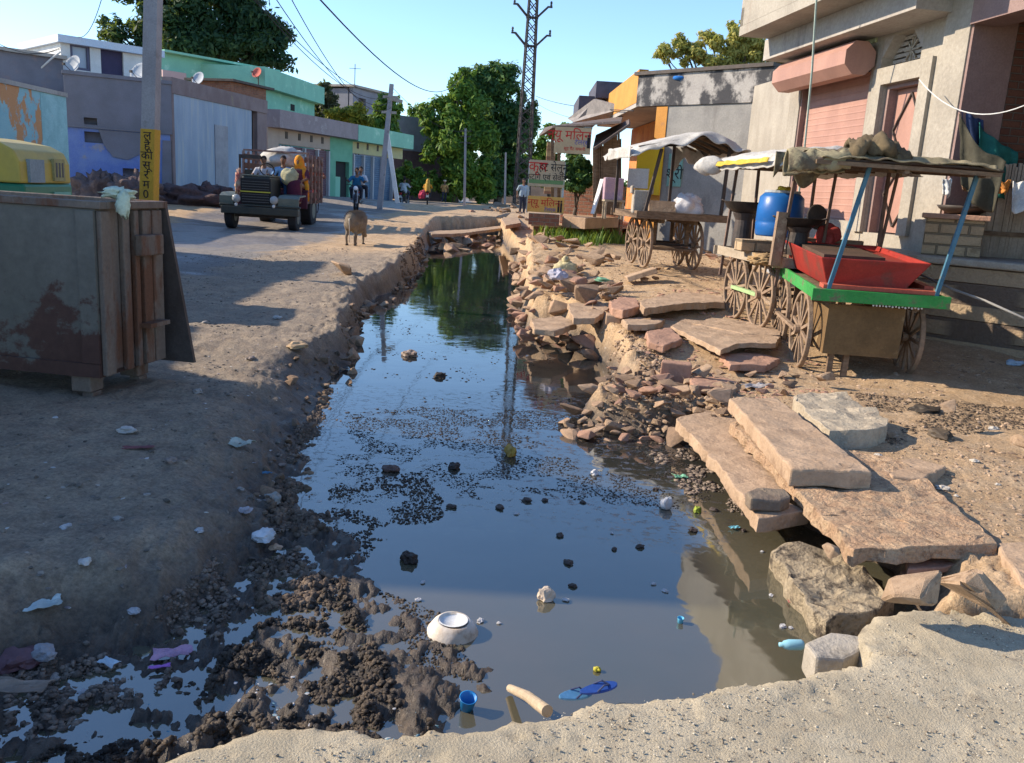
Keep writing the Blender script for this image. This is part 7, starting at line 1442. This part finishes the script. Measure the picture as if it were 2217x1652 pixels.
# ---------------------------------------------------------------- motorcycles
def ringw(parent, y, r, mat=None):
    q = MB(); ring(q, r, .075, .085, 24, c=(0, 0, 0)); w_ = q.build('wheel', m_black, parent, loc=(0, y, r)); q = MB(); ring(q, r-.076, .02, .05, 20)
    for k in range(8): a = k*PI/4; q.bar((0, .02*math.cos(a), .02*math.sin(a)), (0, (r-.08)*math.cos(a), (r-.08)*math.sin(a)), .012)
    q.tube([(-.05, 0, 0), (.05, 0, 0)], .04, 10); q.build('rim', M('steel_rim', (.35, .35, .36), rough=.35, metal=.7, bump=0), w_); return w_
def motorcycle(label, loc, rz, group, tank=None, scale=1.0):
    t = thing('motorcycle', label, 'motorcycle', loc, rz, group); t.scale = (scale,)*3; m_t = tank or M('black_gloss', (.02, .02, .025), rough=.25, bump=0, fine=0); m_chr = M('steel_rim', (.35, .35, .36))
    ringw(t, -.66, .30); ringw(t, .62, .30)
    q = MB(); q.blob((0, -.12, .80), (.13, .27, .12), 3, 0); q.build('tank', m_t, t, smooth=True)
    q = MB(); q.prismx([(.05, .74), (.75, .80), (.78, .86), (.45, .86), (.1, .82)], -.13, .13); q.build('seat', m_black, t, bevel=.03)
    q = MB(); q.tube([(0, -.35, .78), (0, -.3, .4), (0, .15, .35), (0, .62, .3)], .03, 8); q.tube([(0, -.35, .78), (0, .5, .76)], .025, 8); q.box(-.13, .13, -.22, .18, .28, .56); q.tube([(.16, -.1, .3), (.17, .3, .28), (.18, .85, .34)], [.03, .035, .05], 8); q.build('frame', m_dark, t)
    q = MB()
    for s in (-1, 1): q.tube([(s*.075, -.66, .30), (s*.075, -.42, .86)], .022, 8)
    q.build('fork', m_chr, t)
    q = MB(); q.tube([(-.36, -.24, .98), (-.2, -.33, .98), (0, -.4, .93), (.2, -.33, .98), (.36, -.24, .98)], .014, 6)
    for s in (-1, 1): q.tube([(s*.22, -.33, .98), (s*.30, -.34, 1.12)], .007, 5); q.blob((s*.32, -.34, 1.14), (.055, .012, .035), 2, 0)
    q.build('handlebar', m_dark, t)
    q = MB(); q.blob((0, -.50, .86), (.085, .06, .085), 3, 0); q.build('headlight', M('headlamp_glass', (.75, .76, .78), rough=.15, bump=0, fine=0), t, smooth=True)
    q = MB(); q.prismx([(-.98, .42), (-.86, .57), (-.66, .63), (-.46, .57), (-.48, .54), (-.66, .60), (-.84, .54), (-.94, .42)], -.06, .06); q.build('mudguard', m_t, t)
    q = MB(); q.box(-.06, .06, .78, .83, .66, .76); q.build('tail_light', M('tail_red', (.4, .02, .02), bump=0), t); q = MB(); q.box(-.09, .09, .84, .85, .46, .60); q.build('number_plate', m_white, t); return t
def at_ground(px, py, dep):
    p = aty(px, py, dep); p[2] = HT(p[0], p[1]); return p
def seat_on(b, rz, y, z, dx=0): c, s = math.cos(rz), math.sin(rz); return (b[0]+dx*c-y*s, b[1]+dx*s+y*c, b[2]+z)
b = at_ground(771, 457, 34); motorcycle('oncoming motorcycle with its headlight toward the viewer carrying two riders', b, .12, 'motorcycles on the far road')
person('rider in a teal blue shirt steering the oncoming motorcycle', seat_on(b, .12, .18, .86), .12, ride, cc('teal_shirt', (.015, .13, .26)), m_jeans)
person('pillion rider in a white shirt behind the teal-shirted rider', seat_on(b, .12, .52, .92, .10), .12, dict(pill, head=J(.03, -.05, .66)), cc('white_shirt', (.60, .62, .66)), m_jeans)
b = at_ground(875, 446, 50); motorcycle('motorcycle ridden away by one person in a pale shirt', b, PI-.15, 'motorcycles on the far road', M('maroon_gloss', (.16, .02, .04), rough=.3, bump=0))
person('rider in a pale grey shirt seen from behind on the middle motorcycle', seat_on(b, PI-.15, .2, .84), PI-.15, ride, cc('pale_shirt', (.48, .52, .54)), m_jeans)
b = at_ground(925, 441, 58); motorcycle('farthest motorcycle ridden away with a pink bundle on its side', b, PI+.1, 'motorcycles on the far road', M('maroon_gloss', (.16, .02, .04)))
person('rider wearing a mustard orange wrap on the farthest motorcycle', seat_on(b, PI+.1, .25, .86), PI+.1, sit, cc('mustard_cloth', (.52, .24, .02)), m_jeans, veil=cc('mustard_veil', (.50, .30, .06)))
p = seat_on(b, PI+.1, .6, .62, .34); heap('pink_bundle', 'pink bundle strapped to the left side of the farthest motorcycle', 'bundle', p, (.22, .25, .28), CM('pink_bundle_cloth', (.42, .04, .09)), 4)
b = at_ground(961, 437, 66); person('man in a tan and yellow shirt and pale turban walking on the far road', b, PI, walk, cc('tan_yellow_shirt', (.52, .28, .10)), m_jeans, turban=CM('cream_turban', (.60, .50, .36)))
b = at_ground(1131, 440, 42); person('man in a pale blue shirt standing beyond the sign stand', b, .3, dict(walk, knl=J(-.1, -.02, .48), anl=J(-.1, 0, .1), knr=J(.1, 0, .48), anr=J(.1, .02, .1)), cc('pale_blue_shirt', (.32, .42, .50)), m_jeans)
# ---------------------------------------------------------------- red bicycle with rider beside the trailer
b = at_ground(682, 468, 29); t = thing('bicycle', 'red bicycle coming along the road behind the trailer', 'bicycle', b, .1); m_rb = M('red_bike_paint', (.42, .05, .03), rough=.4, bump=0)
for y in (-.52, .52): q = MB(); ring(q, .34, .03, .03, 26); w_ = q.build('wheel', m_black, t, loc=(0, y, .34)); q = MB(); [q.bar((0, 0, 0), (0, .31*math.cos(k*PI/6), .31*math.sin(k*PI/6)), .006) for k in range(12)]; q.build('spokes', M('steel_rim', (.35, .35, .36)), w_)
q = MB(); A_, B_, C_, D_ = (0, -.40, .85), (0, .0, .30), (0, .16, .84), (0, .52, .34); [q.tube([x, y], .022, 6) for x, y in ((A_, B_), (A_, C_), (B_, C_), (B_, D_), (C_, D_), (A_, (0, -.52, .34)))]; q.build('frame', m_rb, t)
q = MB(); q.tube([(-.28, -.3, 1.0), (0, -.4, .98), (.28, -.3, 1.0)], .014, 6); q.tube([(0, -.4, .85), (0, -.4, .98)], .014, 6); q.build('handlebar', m_dark, t); q = MB(); q.blob((0, .2, .9), (.08, .13, .04), 2, 0); q.build('saddle', m_black, t, smooth=True)
q = MB(); q.prismx([(-.2, .45), (-.1, .72), (.1, .72), (.15, .35)], -.05, .05); q.build('chain_guard', m_rb, t)
person('cyclist in a rust red shirt on the red bicycle', seat_on(b, .1, .16, .95), .1, dict(ride, neck=J(0, -.16, .48), head=J(0, -.24, .62), anl=J(-.12, -.25, -.62), anr=J(.12, -.1, -.5), knl=J(-.13, -.38, -.2), knr=J(.13, -.36, -.12)), cc('rust_shirt', (.36, .07, .03)), m_jeans)

# ---------------------------------------------------------------- home-built tractor truck with passengers and slatted trailer
b = at_ground(560, 497, 23.2); rz = .03; t = thing('tractor_truck', 'home-built dark tractor truck with round headlights and an open slatted body', 'tractor', b, rz)
m_tk = M('sooty_green_steel', (.035, .04, .035), (.05, .05, .04), sc=4, rough=.5, bump=.2); m_tf = M('grey_green_fender', (.10, .12, .10), (.14, .15, .12), sc=3, rough=.45)
q = MB(); q.box(-1.0, 1.05, -.02, .22, .42, .62); q.box(-1.05, 1.1, .0, .12, .63, .68); q.build('bumper', m_tk, t, bevel=.02)
q = MB(); q.box(-.48, .28, .12, 1.3, .64, 1.42); bn = q.build('bonnet', m_tk, t, bevel=.05)
q = MB(); q.box(-.50, .30, .085, .118, .70, 1.36); gl = q.build('grille', m_black, bn)
for k in range(9): q = MB(); q.box(-.46, .26, .068, .083, .74+k*.067, .755+k*.067); q.build('slat', M('dull_steel', (.12, .12, .12), rough=.4, metal=.5, bump=0), gl)
q = MB(); q.box(-.50, .30, .05, .082, 1.0, 1.03); q.build('yellow_strip', M('yellow_trim', (.45, .42, .06)), bn); q = MB(); q.box(-.47, .27, .13, 1.25, 1.423, 1.46); q.build('bonnet_top', m_tf, bn, bevel=.01)
for x in (-.60, .40):
    q = MB(); q.lathe([(0, -.05), (.10, -.04), (.115, .02), (.06, .10), (0, .12)], 16, (0, 0, 0)); q.build('headlight', M('dull_lamp_glass', (.34, .36, .36), rough=.2, bump=0, fine=0), t, smooth=True, loc=(x, .03, .82), rot=(-PI/2, 0, 0))
    q = MB(); q.blob((x, .02, .66), (.05, .04, .05), 2, 0); q.build('indicator', m_white, t, smooth=True)
for x0, x1 in ((-1.05, -.68), (.50, 1.05)):
    q = MB(); q.prismx([(.05, .60), (.05, .88), (.25, .96), (.95, .98), (.95, .94), (.28, .92), (.10, .84), (.10, .60)], x0, x1); q.build('fender', m_tf, t)
for x in (-.86, .84): q = MB(); q.tube([(x-.11, 0, 0), (x+.11, 0, 0)], .36, 22); w_ = q.build('wheel', m_black, t, bevel=.04, loc=(0, .48, .36)); q = MB(); q.tube([(x-.115, 0, 0), (x+.115, 0, 0)], .16, 14); q.build('rim', m_tf, w_)
for x in (-.62, .62): q = MB(); q.tube([(x-.16, 0, 0), (x+.16, 0, 0)], .50, 24); w_ = q.build('wheel', m_black, t, bevel=.05, loc=(0, 3.3, .50)); q = MB(); q.tube([(x-.165, 0, 0), (x+.165, 0, 0)], .24, 14); q.build('rim', m_tf, w_)
q = MB(); q.box(-.45, -.33, .2, 4.2, .5, .62); q.box(.20, .32, .2, 4.2, .5, .62); q.box(-.332, .199, .4, .5, .5, .6); q.box(-.9, .95, .43, .53, .33, .41); q.box(-.6, .6, 3.25, 3.35, .45, .55); q.build('chassis', m_dark, t)
q = MB(); q.box(-.95, 1.0, 1.32, 1.42, .60, 1.05); q.box(-.95, 1.0, 1.42, 2.0, 1.05, 1.12); q.build('bench_seat', M('maroon_seat', (.10, .03, .05)), t, bevel=.02)
q = MB(); q.tube([(-.1, 1.1, 1.30), (-.1, 1.28, 1.62)], .02, 6); q.build('steering_column', m_dark, t); q = MB(); pts = [(-.1+.2*math.cos(a), 1.28-.1*math.sin(a), 1.62+.17*math.sin(a)) for a in [k*PI/8 for k in range(17)]]; q.tube(pts, .016, 6); q.build('steering_wheel', m_black, t)
q = MB(); q.box(-.95, .78, 2.05, 4.3, .72, .80); q.build('load_floor', m_wood, t)
for s, x in ((-1, -.95), (1, .78)):
    q = MB()
    for k in range(5): q.box(x-.02, x+.02, 2.07, 4.28, .88+k*.25, 1.04+k*.25)
    sd_ = q.build('side_rack', M('brown_rack', (.12, .06, .045), (.17, .10, .07), sc=5), t)
    for k in range(5): q = MB(); y = 2.1+k*.52; q.box(x+s*.022, x+s*.08, y, y+.08, .72, 2.12); q.build('stake', M('worn_stake', (.30, .22, .18), (.2, .09, .07), sc=6), sd_)
q = MB(); q.box(-.93, .76, 2.02, 2.045, .82, 1.6); q.build('front_board', m_tk, t); q = MB(); q.box(-1.0, .88, 2.1, 2.2, 2.123, 2.17); q.build('rack_rail', M('worn_stake', (.30, .22, .18)), t)
q = MB(); q.box(-.95, -.35, 1.5, 1.6, 1.9, 2.0); q.box(-.95, -.9, 1.5, 1.55, 1.1, 1.899); q.build('mirror_bracket', m_dark, t)
def on_t(x, y, z): c, s = math.cos(rz), math.sin(rz); return (b[0]+x*c-y*s, b[1]+x*s+y*c, b[2]+z)
heap('load_sack', 'cream covered load piled up behind the tractor passengers', 'load', on_t(.0, 2.6, 1.95), (.62, .5, .34), m_cream, 9, amp=.25)
person('man in a grey-white shirt driving the tractor truck', on_t(-.30, 1.72, 1.22), rz+.05, sit, cc('greyish_shirt', (.50, .50, .54)), m_jeans)
person('man in a light blue shirt sitting in the middle on the tractor truck', on_t(.26, 1.70, 1.26), rz, dict(sit, hal=J(-.1, -.42, .12), har=J(.12, -.42, .12)), cc('light_blue_shirt', (.20, .38, .62)), cc('blue_trousers', (.03, .08, .20)), turban=None)
person('woman in an orange veil seated at the side of the tractor truck holding a sack', on_t(.72, 1.62, 1.20), rz-.1, dict(sit, hal=J(-.1, -.38, .12), har=J(.12, -.38, .12)), cc('maroon_blouse', (.12, .03, .05)), veil=CM('orange_veil', (.72, .20, .015), (.60, .30, .03)), skirt=cc('dark_maroon_skirt', (.10, .02, .045)), scale=1.08)
heap('held_sack', 'yellowish sack held on the lap of the woman in orange', 'sack', on_t(.55, 1.16, 1.46), (.24, .16, .24), CM('yellowish_sack', (.48, .44, .26)), 8, amp=.2)
heap('garland', 'faded red and white garland hanging at the tractor bonnet corner', 'garland', on_t(-.62, .35, 1.22), (.09, .07, .33), CM('garland_red', (.40, .12, .10), (.5, .4, .3)), 3, amp=.7, fr=5)

# ---------------------------------------------------------------- grey-brown pig seen from behind
p = at_ground(770, 524, 20.6); t = thing('pig', 'shaggy grey-brown pig with a hanging tail seen from behind on the left bank', 'pig', p, 2.98); s = 1.0; t.scale = (.78, .9, 1.0)
caps = [((0, .32, .56), (0, -.30, .55), .22, .235), ((0, -.30, .52), (.03, -.56, .42), .19, .14), ((.03, -.56, .40), (.04, -.80, .24), .125, .06), ((.04, -.78, .25), (.04, -.88, .17), .055, .045), ((0, .1, .47), (0, -.2, .45), .2, .21)]
for sx in (-1, 1):
    caps += [((sx*.12, .34, .48), (sx*.13, .27, .33), .12, .075), ((sx*.13, .27, .33), (sx*.13, .40, .20), .062, .042), ((sx*.13, .40, .20), (sx*.13, .36, .03), .038, .034), ((sx*.12, -.28, .42), (sx*.12, -.31, .22), .085, .05), ((sx*.12, -.31, .22), (sx*.12, -.28, .03), .042, .034)]
balls = [((0, .40, .52), (.17, .12, .18))]
link('body', caps_mesh([(a, c, r0, r1) for a, c, r0, r1 in caps], balls, .02, 3), M('bristly_hide', (.25, .20, .14), (.17, .135, .10), sc=5, c3=(.26, .19, .16), sc3=3, lo3=.58, hi3=.7, bump=1, bsc=45, bdist=.02), t)
for sx in (-1, 1): q = MB(); q.prismy([(sx*.05, .50), (sx*.15, .66), (sx*.17, .50)], -.50, -.47); q.build('ear', M('bristly_hide', (.2, .2, .2)), t, bevel=.008)
q = MB(); q.tube([(0, .50, .62), (-.03, .57, .55), (-.05, .59, .35), (-.04, .57, .14), (-.03, .56, .08)], [.020, .016, .011, .010, .016], 7); q.build('tail', M('pale_tail', (.40, .36, .30)), t, smooth=True)
for sx in (-1, 1):
    for y in (.35, -.29): q = MB(); q.box(sx*.13-.035, sx*.13+.035, y-.05, y+.035, -.01, .035); q.build('hoof', m_dark, t, bevel=.01)
# hair tufts along the back
V = []; F_ = []; rs = random.Random(4)
for i in range(3000):
    y = rs.uniform(-.45, .42); a = rs.uniform(-1.5, 1.5); r = .225-.05*max(0, -y-.2); x0, z0 = r*math.sin(a), .555+r*math.cos(a); k = len(V); L_ = rs.uniform(.03, .075); V += [(x0, y-.004, z0-.01), (x0, y+.004, z0-.01), (x0*(1+L_*1.5), y+.05, z0+L_*math.cos(a)*.8)]; F_.append((k, k+1, k+2))
me = bpy.data.meshes.new('bristles'); me.from_pydata(V, [], F_); link('bristles', me, M('bristle', (.20, .17, .13), bump=0), t)['kind'] = 'stuff'

# ---------------------------------------------------------------- turn lettering into plain meshes
dg = bpy.context.evaluated_depsgraph_get()
for o in [o for o in scene.objects if o.type == 'FONT']:
    me = bpy.data.meshes.new_from_object(o.evaluated_get(dg)); n = bpy.data.objects.new('lettering', me); par = o.parent; n.location = o.location; n.rotation_euler = o.rotation_euler; n.scale = o.scale; n.parent = par
    bpy.data.objects.remove(o); COL.objects.link(n)
